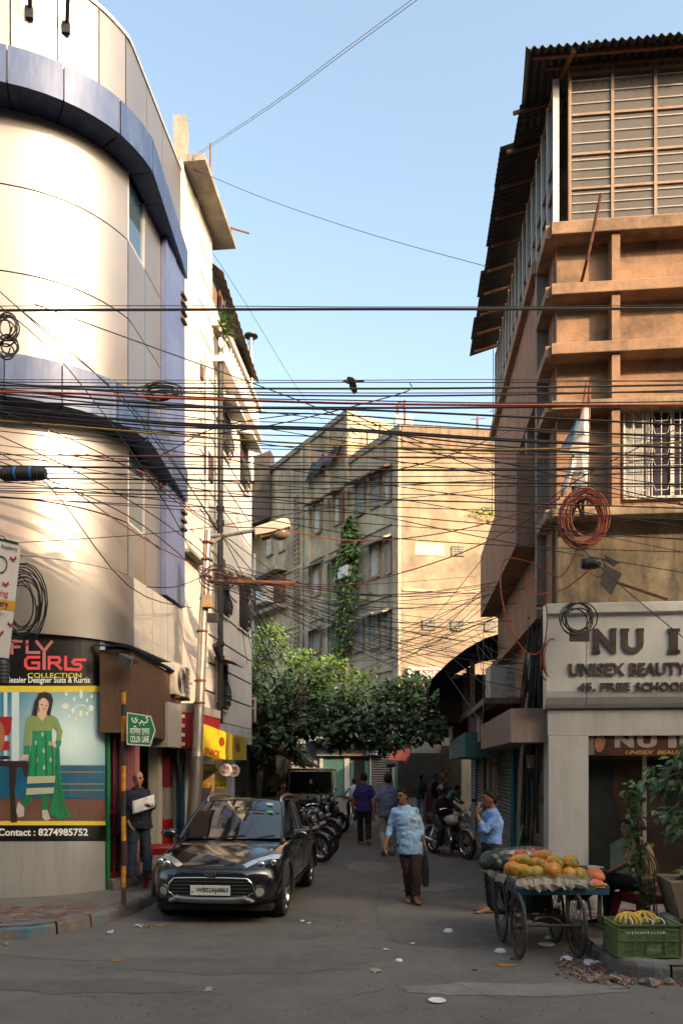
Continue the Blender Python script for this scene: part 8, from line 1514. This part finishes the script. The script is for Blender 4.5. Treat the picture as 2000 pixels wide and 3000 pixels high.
b = MB(); b.ell((2.15, 8.75, .47), .24, .3, .17, 14, 10, None, lambda p: 1+.2*noise.noise(p*2.4)); single(b, 'sack', mat('sack_dark', (.04, .038, .036), .9, var=.4, vs=6, bump=.5, bs=12), 'dark sack slung under the fruit cart', 'sack', (2.15, 8.75, .3))
rs_ = random.Random(2); b = MB(); [b.tube([(1.95+rs_.uniform(-.05, .1), 8.0+rs_.uniform(-.1, .3), .33+rs_.uniform(0, .06)), (2.2, 8.1+rs_.uniform(-.1, .2), .33+rs_.uniform(-.02, .06)), (2.4+rs_.uniform(-.05, .05), 8.1+rs_.uniform(-.1, .2), .27+rs_.uniform(0, .05))], .012, 5) for _ in range(16)]; tag(build(b, 'firewood', M['wood'], None, (2.1, 8.1, .3)), 'bundle of sticks tied under the fruit cart', 'sticks', None, 'stuff')
# packed straw bed and newspapers over the edge
b = MB(); b.loft([[V((lerp(x0+.03, x1-.05, q), y_, z_)) for q, z_ in ((0, zt-.018), (0, zt+.03), (.12, zt+.075), (.5, zt+.085+.02*math.sin(y_*9)), (.88, zt+.07), (1, zt+.03), (1, zt-.018))] for y_ in (y0+.05, y0+.10, 8.3, 8.8, 9.3, 9.45)]); single(b, 'straw_bed', M['paper'], 'bed of newspaper and straw under the fruit heap', 'bedding', (2.25, 8.6, zt))
def paper(label, pts, seed):
    r = random.Random(seed); b = MB(); n = 9; P = []
    b.grid(lambda u, v: V((lerp(pts[0][0], pts[1][0], u)+.02*math.sin(v*6+seed), lerp(pts[0][1], pts[1][1], u)-(.14*min(1, v*2.2) if abs(pts[0][1]-pts[1][1]) < .2 else 0)-(.0 if abs(pts[0][1]-pts[1][1]) < .2 else .0)+.015*math.sin(u*14+seed), zt+.07+.03*noise.noise(V((u*7, v*5, seed)))-.06*min(1, v*2.2)-max(0, v-.5)*pts[2]*(.35+1.1*max(0, noise.noise(V((u*4.3+seed*3, seed, 0)))+.25)))), 16, 8)
    o = single(b, 'newspaper', M['paper'], label, 'newspaper', (pts[0][0], pts[0][1], zt)); o.modifiers.new('s', 'SOLIDIFY').thickness = .004
    for p in o.data.polygons: p.use_smooth = False
for k, (a, c, h, lab) in enumerate((((1.79, 7.98), (2.05, 7.93), .15, 'crumpled newspaper at the blue corner of the cart'), ((2.02, 7.95), (2.32, 7.93), .14, 'crumpled newspaper hanging under the papayas over the blue edge'), ((2.28, 7.96), (2.56, 7.94), .10, 'crumpled newspaper under the pumpkin striped papaya'))): paper(lab, (a, c, h), k+1)
b = MB(); b.grid(lambda u, v: V((1.78-.04*v+.02*math.sin(u*19), lerp(8.3, 9.5, u), zt+.015+.02*abs(math.sin(u*13))-.09*v)), 20, 5); o = single(b, 'newspaper', M['paper'], 'long newspaper strip under the watermelons at the cart side', 'newspaper', (1.78, 8.9, zt)); o.modifiers.new('s', 'SOLIDIFY').thickness = .004
# fruit
PAP = []
for i, (c1, c2) in enumerate((((.66, .28, .02), (.11, .14, .02)), ((.66, .21, .018), (.16, .16, .02)), ((.52, .27, .02), (.07, .12, .02)))): PAP.append(mat('papaya_%d' % i, c1, .42, var=.15, vs=6, blotch=c2, bk=.92, bsc=8, br=(.45, .60), bump=.08, bs=20))
MEL = mat('watermelon_rind', (.022, .036, .028), .35, var=.3, vs=9, dust=(.05, .07, .06))
def cartpos(px, py, z): Y = (H-z)*F/(py-HZ); return V(((px-1000)/F*Y, Y, z))
def fruit(nm, label, p, a, L, yaw, pitch, m, group=None, ridg=5, k=.05, stem=True):
    o = thing(nm, label, 'fruit', p, 0, group); Mx = Matrix.Rotation(yaw, 3, 'Z') @ Matrix.Rotation(pitch, 3, 'Y'); b = MB()
    fn = lambda q: (1+k*math.cos(ridg*math.atan2(q.y, q.z)))*(1+.10*q.x)
    b.ell((0, 0, 0), L, a, a, 20, 14, Mx, fn); build(b, 'flesh', m, o, local=True)
    if stem: b = MB(); e = Mx @ V((L*1.02, 0, 0)); b.cyl(e*.96, e*1.06, .014, .010, 7); build(b, 'stalk', M['wood_dark'], o, local=True)
    return o
def c5(x, y): return (1400+x/3.92, 2440+y/3.92)
rf2 = random.Random(6)
fr = [((390, 415), .085, .13, 10, .0, 0, 1), ((505, 445), .085, .12, -10, .0, 0, 0), ((672, 478), .098, .13, 60, .1, 2, 2), ((470, 325), .078, .15, -15, .22, 0, 0), ((645, 370), .082, .14, -40, .22, 0, 0), ((865, 430), .095, .15, -120, .18, 0, 1), ((910, 535), .085, .14, 40, .0, 2, 2), ((1048, 510), .118, .115, 90, .05, 0, 0), ((1165, 500), .10, .13, 70, .05, 1, 2), ((1040, 355), .10, .125, 5, .28, 0, 0), ((725, 285), .085, .15, -25, .25, 0, 1), ((765, 400), .08, .12, 30, .1, 1, 1), ((870, 345), .085, .13, -40, .24, 0, 0), ((800, 490), .085, .12, 0, .0, 2, 1), ((600, 470), .08, .11, 20, .0, 1, 2)]
labs = ['yellow green papaya at the blue corner of the cart', 'rounded papaya behind the crumpled newspaper', 'green papaya in the front row of the cart', 'long yellow papaya lying atop next to the watermelons', 'orange papaya lying slantwise in the middle of the heap', 'large orange papaya with its blossom end facing out', 'small green papaya tucked under the newspaper edge', 'ribbed orange and green papaya like a pumpkin', 'green streaked papaya beside the ribbed papaya', 'ribbed yellow papaya perched alone on top', 'spotted yellow papaya below the tray of cut fruit', 'papaya wedged behind the middle of the heap', 'ochre papaya behind the large orange papaya', 'dull papaya at the bottom middle of the heap', 'small papaya hidden between the front fruits']
for (xy, a, L, yw, up, tone, mi), lab in zip(fr, labs):
    a *= .90; L *= .78; px, py = c5(*xy); p = W(px, py, 8.0 if xy[1] > 400 else 8.2 if xy[1] > 320 else 8.42); fruit('papaya', lab, p, a, L, R(yw), R(rf2.uniform(-15, 15)), PAP[mi], None, 5 if 'ribbed' not in lab else 8, .018 if 'ribbed' not in lab else .045)
for (x, y), a, lab in zip(((115, 320), (240, 275), (205, 355), (315, 335), (95, 350), (150, 300)), (.085, .10, .09, .09, .085, .09), ('dark watermelon at the outer end of the cart', 'largest watermelon on top of the dark heap', 'watermelon in the front of the dark heap', 'watermelon next to the yellow papayas', 'watermelon low at the cart end', 'watermelon at the back of the dark heap')):
    px, py = c5(x, y); p = W(px, py, 8.95 if y < 300 else 8.75); fruit('watermelon', lab, p, a, a*1.25, R(rf2.uniform(0, 180)), 0, MEL, None, 8, .01, False)
px, py = c5(1320, 510); p = W(px, py, 8.0); fruit('peeled_papaya', 'big peeled orange papaya at the corner of the cart', p, .095, .115, R(15), 0, mat('papaya_flesh', (.60, .165, .045), .45, var=.1, vs=9, bump=.1, bs=40), None, 4, .03, False)
def slice_(label, p, r, m1, m2, yaw, tilt):
    o = thing('fruit_slice', label, 'fruit', p, 0); Mx = Matrix.Rotation(yaw, 3, 'Z') @ Matrix.Rotation(tilt, 3, 'X'); b = MB(); n = 12
    P = [V((r*math.cos(math.pi*i/n), 0, r*.62*math.sin(math.pi*i/n))) for i in range(n+1)]; b.add([Mx @ (q+V((0, -.02, 0))) for q in P]+[Mx @ (q+V((0, .03, 0))) for q in P], [tuple(range(n, -1, -1)), tuple(range(n+1, 2*n+2))]+[(i, i+1, n+2+i, n+1+i) for i in range(n)]+[(n, 0, n+1, 2*n+1)]); build(b, 'flesh', m1, o, local=True)
    b = MB(); b.tube([Mx @ V((r*1.02*math.cos(math.pi*i/n), .005, r*.64*math.sin(math.pi*i/n))) for i in range(n+1)], .012, 6); build(b, 'rind', m2, o, local=True)
RED = mat('melon_red', (.50, .045, .04), .4, var=.15, vs=14)
px, py = c5(1350, 600); slice_('red watermelon slice leaning on the peeled papaya', W(px, py, 7.9), .09, RED, MEL, R(20), R(-25))
px, py = c5(1370, 625); slice_('papaya slice lying at the blue front edge', W(px, py, 7.9), .10, mat('papaya_flesh', (.60, .165, .045), .45), PAP[0], R(0), R(70))
px, py = c5(715, 315); p = W(px, py, 8.3); o = thing('melon_half', 'cut watermelon half showing red flesh on the heap', 'fruit', p); b = MB(); b.lathe([(0, -.07), (.05, -.062), (.085, -.03), (.095, .0)], (0, 0, 0), 18, (.1, -.35, 1)); build(b, 'rind', MEL, o, local=True); b = MB(); b.lathe([(.090, .0), (0, .004)], (0, 0, 0), 18, (.1, -.35, 1)); build(b, 'flesh', RED, o, local=True)
# tray of cut fruit under film, metal tray
px, py = c5(560, 235); p = W(px, py, 8.9); TR = thing('fruit_tray', 'white plates of cut fruit cubes on the back of the cart', 'fruit tray', p-V((0, 0, .02)))
b = MB(); b.box(p.x-.26, p.x+.30, p.y-.10, p.y+.2, zt+.01, p.z-.035); build(b, 'stand', M['paper'], TR)
b = MB(); b.lathe([(0, -.03), (.16, -.028), (.185, -.005)], p+V((-.12, 0, 0)), 20); b.lathe([(0, -.03), (.16, -.028), (.185, -.005)], p+V((.16, .08, .005)), 20); build(b, 'plate', M['white_paper'], TR)
cm = [mat('cube_red', (.55, .08, .05), .4), mat('cube_orange', (.62, .20, .08), .4), mat('cube_white', (.66, .56, .42), .4)]
for k in range(54): b = MB(); c = p+V((rf2.uniform(-.25, .28), rf2.uniform(-.08, .14), -.015+rf2.uniform(0, .03))); b.box(c.x-.018, c.x+.018, c.y-.018, c.y+.018, c.z-.012, c.z+.022); build(b, 'fruit_cube', rf2.choice(cm), TR)
b = MB(); b.grid(lambda u, v: p+V((-.32+.66*u, -.16+.4*v, .03+.05*math.sin(u*math.pi)*math.sin(v*math.pi)+.008*noise.noise(V((u*9, v*9, 0))))), 14, 10); build(b, 'cling_film', glass('cling_film', (.98, .98, .98), .12, .10, (.7, .7, .7)), TR, recalc=False)
px, py = c5(1260, 410); p = W(px, py, 8.6); b = MB(); b.lathe([(0, -.01), (.14, -.008), (.17, .012), (.175, .016), (.16, .006), (0, .0)], p, 22); single(b, 'steel_tray', M['chrome'], 'round steel tray behind the papayas on the cart', 'tray', p)
# ---------------------------------------------------------------- crate, stool, bucket, bananas, cardboard box, bags
CRT = thing('plastic_crate', 'green plastic crate of bananas standing on the kerb', 'crate', (2.90, 7.42, .165))
cg = mat('crate_green', (.11, .17, .055), .55, var=.15, vs=8, stain=(.06, .06, .03), sk=.5); cx0, cx1, cy0, cy1, cz0, cz1 = 2.60, 3.19, 7.22, 7.60, .165, .475
for z, t in ((cz0, .012), (cz0+.15, .012), (cz1-.06, .010), (cz1-.014, .02)):
    for a in ((cx0-.006, cx1+.006, cy0-t, cy0+.004), (cx0-.006, cx1+.006, cy1-.004, cy1+t), (cx0-t, cx0+.004, cy0+.005, cy1-.005), (cx1-.004, cx1+t, cy0+.005, cy1-.005)): b = MB(); b.box(a[0], a[1], a[2], a[3], z, z+.014); build(b, 'rim', cg, CRT)
b = MB(); b.box(cx0, cx1, cy0, cy1, cz0, cz0+.01); build(b, 'floor', cg, CRT)
for i in range(5): x = lerp(cx0, cx1, i/4); b = MB(); b.box(x-.008, x+.008, cy0-.012, cy0+.002, cz0+.014, cz1-.014); build(b, 'rib', cg, CRT); b = MB(); b.box(x-.008, x+.008, cy1-.002, cy1+.012, cz0+.014, cz1-.014); build(b, 'rib', cg, CRT)
b = MB()
for za, zb in ((cz0+.03, cz0+.075), (cz0+.085, cz0+.14), (cz0+.17, cz0+.205), (cz0+.21, cz0+.245)):
    for i in range(40):
        x = lerp(cx0+.01, cx1-.01, i/39); q = (x-cx0)/(cx1-cx0)*4 % 1
        if i % 1 == 0 and .12 < q < .88 and 0 < i < 39: b.box(x-.0045, x+.0045, cy0-.003, cy0+.003, za-.006, zb+.006); b.box(x-.0045, x+.0045, cy1-.003, cy1+.003, za-.006, zb+.006)
build(b, 'slats', cg, CRT, kind='stuff')
for a, c in ((cz0+.012, cz0+.03), (cz0+.074, cz0+.086), (cz0+.14, cz0+.17), (cz0+.204, cz0+.212), (cz0+.245, cz1)): 
    for yy in (cy0, cy1): b = MB(); b.box(cx0, cx1, yy-.0035, yy+.0035, a, c); build(b, 'wall_band', cg, CRT)
for a, c in ((cx0, cx0+.06), (cx1-.06, cx1)): b = MB(); b.box(a, c, cy0-.004, cy0+.0035, cz0, cz1); build(b, 'corner_panel', cg, CRT)
for xx in (cx0, cx1): b = MB(); b.box(xx-.004, xx+.004, cy0, cy1, cz0, cz1-.05); build(b, 'end_wall', cg, CRT)
b = MB(); text(b, 'TROPIKA AGRO', .13, .03, lambda u, v, d: V((2.93+u, cy0-.016, cz0+.075+v)), bold=.01); build(b, 'lettering', ink('crate_print', (176, 166, 160)), CRT, recalc=False)
b = MB(); b.box(2.86, 3.0, cy0-.0125, cy0-.002, cz0+.03, cz0+.12); build(b, 'label_panel', cg, CRT)
for (xa, xb) in ((2.70, 2.76), (2.86, 2.95), (2.98, 3.06)): b = MB(); b.tube(spline([V((xa, 7.40, cz1-.08)), V((xa+.03, 7.36, cz1+.03)), V((xb, 7.30, cz1+.02)), V((xb+.0, 7.27, cz1-.07))], 5), .006, 6); build(b, 'white_cord', M['white_paper'], CRT)
b = MB(); b.box(2.70, 3.10, 7.28, 7.52, cz0+.02, cz0+.21); single(b, 'paper_bundle', M['white_paper'], 'white paper bundle inside the green crate', 'paper', (2.9, 7.4, cz0))
BAN = mat('banana_yellow', (.55, .34, .03), .5, var=.15, vs=15, blotch=(.14, .08, .02), bk=.6, bsc=14)
for bx, by, k_, lab in ((2.78, 7.5, 7, 'bunch of ripe bananas heaped in the green crate'), (2.95, 7.55, 5, 'smaller banana bunch against the creeper stake')):
    o = thing('banana_bunch', lab, 'bananas', (bx, by, cz1-.05))
    for i in range(k_): a = R(-60+i*120/max(1, k_-1)); P = [V((bx+.02*math.cos(a), by, cz1+.06)), V((bx+.07*math.sin(a), by-.05*math.cos(a), cz1+.05)), V((bx+.13*math.sin(a), by-.10*math.cos(a), cz1+.02)), V((bx+.16*math.sin(a), by-.13*math.cos(a), cz1-.03))]; b = MB(); Q = spline(P, 4); b.tube(Q, [.008]+[.016]*(len(Q)-2)+[.006], 7); build(b, 'banana', BAN, o)
ST_ = mat('stool_red', lin((150, 22, 26)), .4, var=.08)
def stool(label, p, rz_, h=.46, w=.19, m=None):
    o = thing('plastic_stool', label, 'stool', p, rz_); m = m or ST_; b = MB(); b.loft([[(x*q, y*q, z) for x, y in ((-1, -.8), (-.8, -1), (.8, -1), (1, -.8), (1, .8), (.8, 1), (-.8, 1), (-1, .8))] for q, z in ((w*1.0, h-.05), (w*.98, h-.012), (w*.92, h))]); build(b, 'seat', m, o, local=True)
    for sx in (-1, 1):
        for sy in (-1, 1): b = MB(); P0_ = V((sx*w*.9, sy*w*.9, h-.04)); P1_ = V((sx*w*1.25, sy*w*1.25, 0)); b.hexa([P1_+V((a, c, 0)) for a, c in ((-.025, -.025), (.025, -.025), (.025, .025), (-.025, .025))], [P0_+V((a, c, 0)) for a, c in ((-.04, -.04), (.04, -.04), (.04, .04), (-.04, .04))]); build(b, 'leg', m, o, local=True, bev=.006)
    for q in range(4): b = MB(); a = [(-1, -1), (1, -1), (1, 1), (-1, 1)]; s1, s2 = a[q], a[(q+1) % 4]; b.beam((s1[0]*w*.95, s1[1]*w*.95, h-.09), (s2[0]*w*.95, s2[1]*w*.95, h-.09), .012, .09); build(b, 'apron', m, o, local=True); b = MB(); b.beam((s1[0]*w*1.15, s1[1]*w*1.15, .13), (s2[0]*w*1.15, s2[1]*w*1.15, .13), .012, .035); build(b, 'stretcher', m, o, local=True)
stool('red plastic stool at the shop door behind the black car', V((-2.74, 11.75, .15)), R(10), .62, .19); stool('dark red plastic stool under the seated man', V((3.35, 8.56, .15)), R(20), .44, .19, mat('stool_dark_red', lin((108, 20, 24)), .5))
bp_ = G(1845, 2705, .15); BK = thing('plastic_tub', 'dark red plastic tub with two handles behind the green crate', 'tub', bp_); b = MB(); b.lathe([(.0, 0), (.085, 0), (.105, .13), (.112, .135), (.10, .13), (.08, .01), (0, .01)], bp_, 18); build(b, 'tub', mat('tub_red', lin((128, 18, 22)), .35), BK)
for s in (-1, 1): b = MB(); b.tube(spline([bp_+V((s*.10, 0, .12)), bp_+V((s*.135, 0, .11)), bp_+V((s*.13, 0, .05)), bp_+V((s*.09, 0, .04))], 4), .008, 6); build(b, 'handle', mat('tub_red', lin((128, 18, 22)), .35), BK)
CB = thing('cardboard_box', 'torn cardboard box with green leaves beyond the green crate', 'box', (3.62, 8.0, .15)); cm_ = mat('cardboard', (.20, .145, .10), .9, var=.2, vs=6); b = MB(); b.hexa([(3.42, 7.75, .42), (3.9, 7.75, .42), (3.95, 8.3, .42), (3.5, 8.3, .42)], [(3.30, 7.7, .80), (3.95, 7.7, .78), (4.0, 8.35, .78), (3.40, 8.35, .80)]); build(b, 'carton', cm_, CB)
b = MB(); b.beam((3.45, 7.85, .15), (3.55, 7.95, .45), .05, .03); b.beam((3.8, 7.9, .15), (3.8, 7.95, .45), .05, .03); build(b, 'trestle', M['wood'], CB, kind='stuff'); b = MB(); b.box(3.40, 3.95, 7.95, 8.3, .15, .40); build(b, 'white_sack', M['white_wall'], CB, bev=.05)
b = MB(); [leaf(b, V((3.5+rf2.uniform(0, .35), 7.85+rf2.uniform(0, .3), .80)), rdir(rf2), V((0, -.3, 1)), .16, .05, 0) for _ in range(30)]; build(b, 'greens', LEAVES, CB, recalc=False, kind='stuff')
pb_ = G(1735, 2665, .15); b = MB(); b.ell(pb_+V((0, 0, .14)), .11, .09, .15, 14, 10, None, lambda p: 1+.3*noise.noise(p*3.1)); single(b, 'plastic_bag', glass('hazy_plastic', (.9, .9, .9), .25, .5, (.55, .54, .53)), 'hazy plastic bag standing by the parlour pillar', 'bag', pb_)
# snack rack hanging in the lane
SK = thing('snack_rack', 'hanging strips of bright snack packets at the right lane shops', 'snack rack', G(1305, 2420)+V((.15, .4, 1.0)))
for i in range(4):
    for j in range(7): q = W(1296+i*7, 2258+j*13, 25.5); b = MB(); b.box(q.x-.04, q.x+.04, q.y, q.y+.02, q.z-.06, q.z+.06); build(b, 'packet', [ink('pkt_red', (176, 40, 36)), ink('pkt_green', (90, 140, 70)), ink('pkt_white', (190, 190, 180)), ink('pkt_yellow', (200, 160, 60))][(i*3+j*2) % 4], SK)
q = W(1255, 2400, 26.5); b = MB(); b.box(q.x-.1, q.x+.1, q.y, q.y+.2, 0, 1.1); single(b, 'red_post', mat('red_oxide', (.16, .06, .04), .8), 'short red oxide post between the two people in jeans', 'post', (q.x, q.y, 0))
# orange cloth awning at the lane end
OC = thing('orange_awning', 'orange cloth awning sagging over the far shop', 'awning', W(1165, 2230, 28)); b = MB(); b.grid(lambda u, v: W(lerp(1140, 1196, u)+6*math.sin(v*5), lerp(2190, 2235, v)+6*math.sin(u*7)*v, 28.5-1.2*v), 10, 8); build(b, 'cloth', mat('cloth_orange', lin((190, 92, 66)), .8, var=.2, vs=5), OC, recalc=False).modifiers.new('s', 'SOLIDIFY').thickness = .02
b = MB(); b.tube([W(1125, 2228, 27.2), W(1190, 2232, 27.2)], .03, 6); b.tube([W(1140, 2238, 27.2), W(1155, 2330, 28)], .02, 5); build(b, 'pole', M['wood'], OC, kind='stuff'); b = MB(); b.ell(W(1145, 2240, 27.1), .18, .1, .12, 10, 8); build(b, 'bundle', ink('bundle_slate', (50, 62, 78)), OC)
# ---------------------------------------------------------------- rubble and litter
RBL = [mat('rubble_brick', (.20, .085, .055), .95, var=.35, vs=14, bump=.8, bs=40), mat('rubble_grey', (.20, .175, .15), .95, var=.3, vs=14, bump=.8, bs=40), mat('rubble_tan', (.24, .18, .13), .95, var=.3, vs=14, bump=.8, bs=40)]
rr = random.Random(19)
def rock(b, c, r): 
    ph = V((rr.random()*50, rr.random()*50, 0)); b.ell(c, r*rr.uniform(.8, 1.3), r*rr.uniform(.7, 1.1), r*rr.uniform(.45, .8), 6, 4, Matrix.Rotation(rr.uniform(0, 3.1), 3, 'Z') @ Matrix.Rotation(rr.uniform(-.8, .8), 3, 'X'), lambda p: 1+.75*noise.noise(p*2.2+ph))
def rubpt(): px = rr.uniform(1640, 2080); py = rr.uniform(2822, 2888)-max(0, 1760-px)*.25; return G(px, py)
for k in range(84):
    c = rubpt(); r = rr.uniform(.018, .045)*(1.7 if k % 11 == 0 else 1); b = MB(); rock(b, V((c.x, c.y, r*.35)), r); o = build(b, 'rubble_chunk', RBL[k % 3], None, (c.x, c.y, 0)); o.data.polygons.foreach_set('use_smooth', [False]*len(o.data.polygons))
    tag(o, ('broken red brick chunk in the rubble at the kerb', 'grey concrete chunk in the rubble at the kerb', 'tan plaster chunk in the rubble at the kerb')[k % 3], 'rubble', ('brick chunks at the kerb', 'concrete chunks at the kerb', 'plaster chunks at the kerb')[k % 3])
b = MB()
for k in range(620): c = rubpt()+V((rr.gauss(0, .05), rr.gauss(0, .05), 0)); b.mi = k % 3; rock(b, V((c.x, c.y, .008)), rr.uniform(.008, .028))
o = build(b, 'rubble_gravel', RBL, None, (2.9, 7.2, 0)); tag(o, 'fine gravel and brick grit along the right kerb', 'gravel', None, 'stuff'); o.data.polygons.foreach_set('use_smooth', [False]*len(o.data.polygons))
b = MB()
for k in range(900):
    px = rr.uniform(0, 2000); py = rr.uniform(2560, 2990); c = G(px, py)
    if c.x < -2.4 or c.x > 2.6: continue
    b.mi = k % 3; rock(b, V((c.x, c.y, .002)), rr.uniform(.003, .009))
o = build(b, 'road_grit', RBL, None, (0, 8, 0)); tag(o, 'loose grit scattered over the road', 'grit', None, 'stuff')
def dish(label, px, py, r, m=None, up=False, z=0.0):
    c = G(px, py, z); b = MB(); h = r*.45
    if up: b.lathe([(r, .002), (r*.97, .006), (r*.62, h), (0, h*1.02)], c, 14)
    else: b.lathe([(0, .003), (r*.7, .004), (r, h*.4), (r*.98, h*.4+.003), (r*.68, .008), (0, .007)], c, 14)
    return single(b, 'paper_plate', m or M['white_paper'], label, 'litter', c)
for px, py, r, lab, up in ((1313, 2730, .065, 'upturned white paper bowl in the middle of the lane mouth', True), (1465, 2789, .065, 'upturned ribbed white bowl beside the cart wheel', True), (1660, 2813, .07, 'white paper bowl against the rubble', True), (1725, 2824, .075, 'crushed white bowl on the rubble', True), (1755, 2826, .065, 'second crushed white bowl on the rubble', True), (1280, 2936, .075, 'flat white paper plate alone on the open road', False), (1610, 2750, .06, 'white bowl under the fruit cart', True), (1600, 2772, .09, 'grey round lid lying under the fruit cart', False), (1168, 2816, .04, 'small white scrap bowl on the road', True), (885, 2700, .03, 'small crumpled cup in front of the car wheel', True)): dish(lab, px, py, r, None, up)
def scrap(label, px, py, w, m, seed, z=0.0, h=.02):
    r = random.Random(seed); c = G(px, py, z); w *= .62; h *= 1.2; RZ_ = Matrix.Rotation(seed*1.3, 3, 'Z'); b = MB(); b.grid(lambda u, v: c+RZ_ @ V(((u-.5)*w*(1+.8*noise.noise(V((v*3, seed, 1)))), (v-.5)*w*.6*(1+.8*noise.noise(V((u*3, seed, 5)))), .004+h*abs(noise.noise(V((u*5+seed, v*5, 0)))))), 7, 6); o = single(b, 'litter_scrap', m, label, 'litter', c); o.modifiers.new('s', 'SOLIDIFY').thickness = .002; return o
LT = ink('litter_blue', (150, 176, 196)); LC = glass('litter_film', (.9, .9, .9), .2, .6, (.5, .48, .46)); LO = ink('litter_ochre', (150, 110, 50)); LD = mat('litter_dark', (.05, .04, .035), .9)
for k, (px, py, w, m, lab) in enumerate(((322, 2736, .20, LT, 'pale blue plastic scrap in the left gutter'), (408, 2716, .20, LC, 'clear crumpled film in the left gutter'), (432, 2720, .07, LO, 'small ochre scrap beside the clear film'), (18, 2770, .12, M['paper'], 'crumpled paper in the gutter at the shop poster'), (338, 2816, .16, LO, 'dry leaf lying on the cross street'), (610, 2902, .20, M['paper'], 'flat pale paper on the open cross street'), (470, 2714, .25, LO, 'orange peel scraps at the kerb by the car'), (905, 2706, .10, M['white_paper'], 'white scrap on the road by the front wheel'), (1130, 2784, .12, M['white_paper'], 'white scrap near the lane centre'), (1208, 2766, .08, M['white_paper'], 'tiny white scrap past the walking man'), (1100, 2846, .26, mat('sand_patch', (.30, .26, .21), .95), 'small spill of pale sand on the road'), (1485, 2830, .28, LO, 'dry brown leaf strip in front of the cart'), (1500, 2812, .12, LD, 'banana peel beside the cart wheel'), (1390, 2845, .07, LD, 'dark crumb of litter on the road'), (1945, 2925, .04, ink('litter_green', (40, 150, 90)), 'tiny green wrapper on the road'), (1880, 2868, .10, M['white_paper'], 'white torn paper on the rubble'), (1830, 2862, .09, LT, 'pale torn paper in the middle of the rubble'), (1100, 2450, .10, LT, 'pale scrap on the lane beyond the walking men'), (958, 2527, .10, M['white_paper'], 'white scrap under the first parked motorcycle'), (1440, 2640, .12, LO, 'ochre scrap by the smoking man'))): scrap(lab, px, py, w, m, k+1, 0.0, .05 if k < 4 else .015)
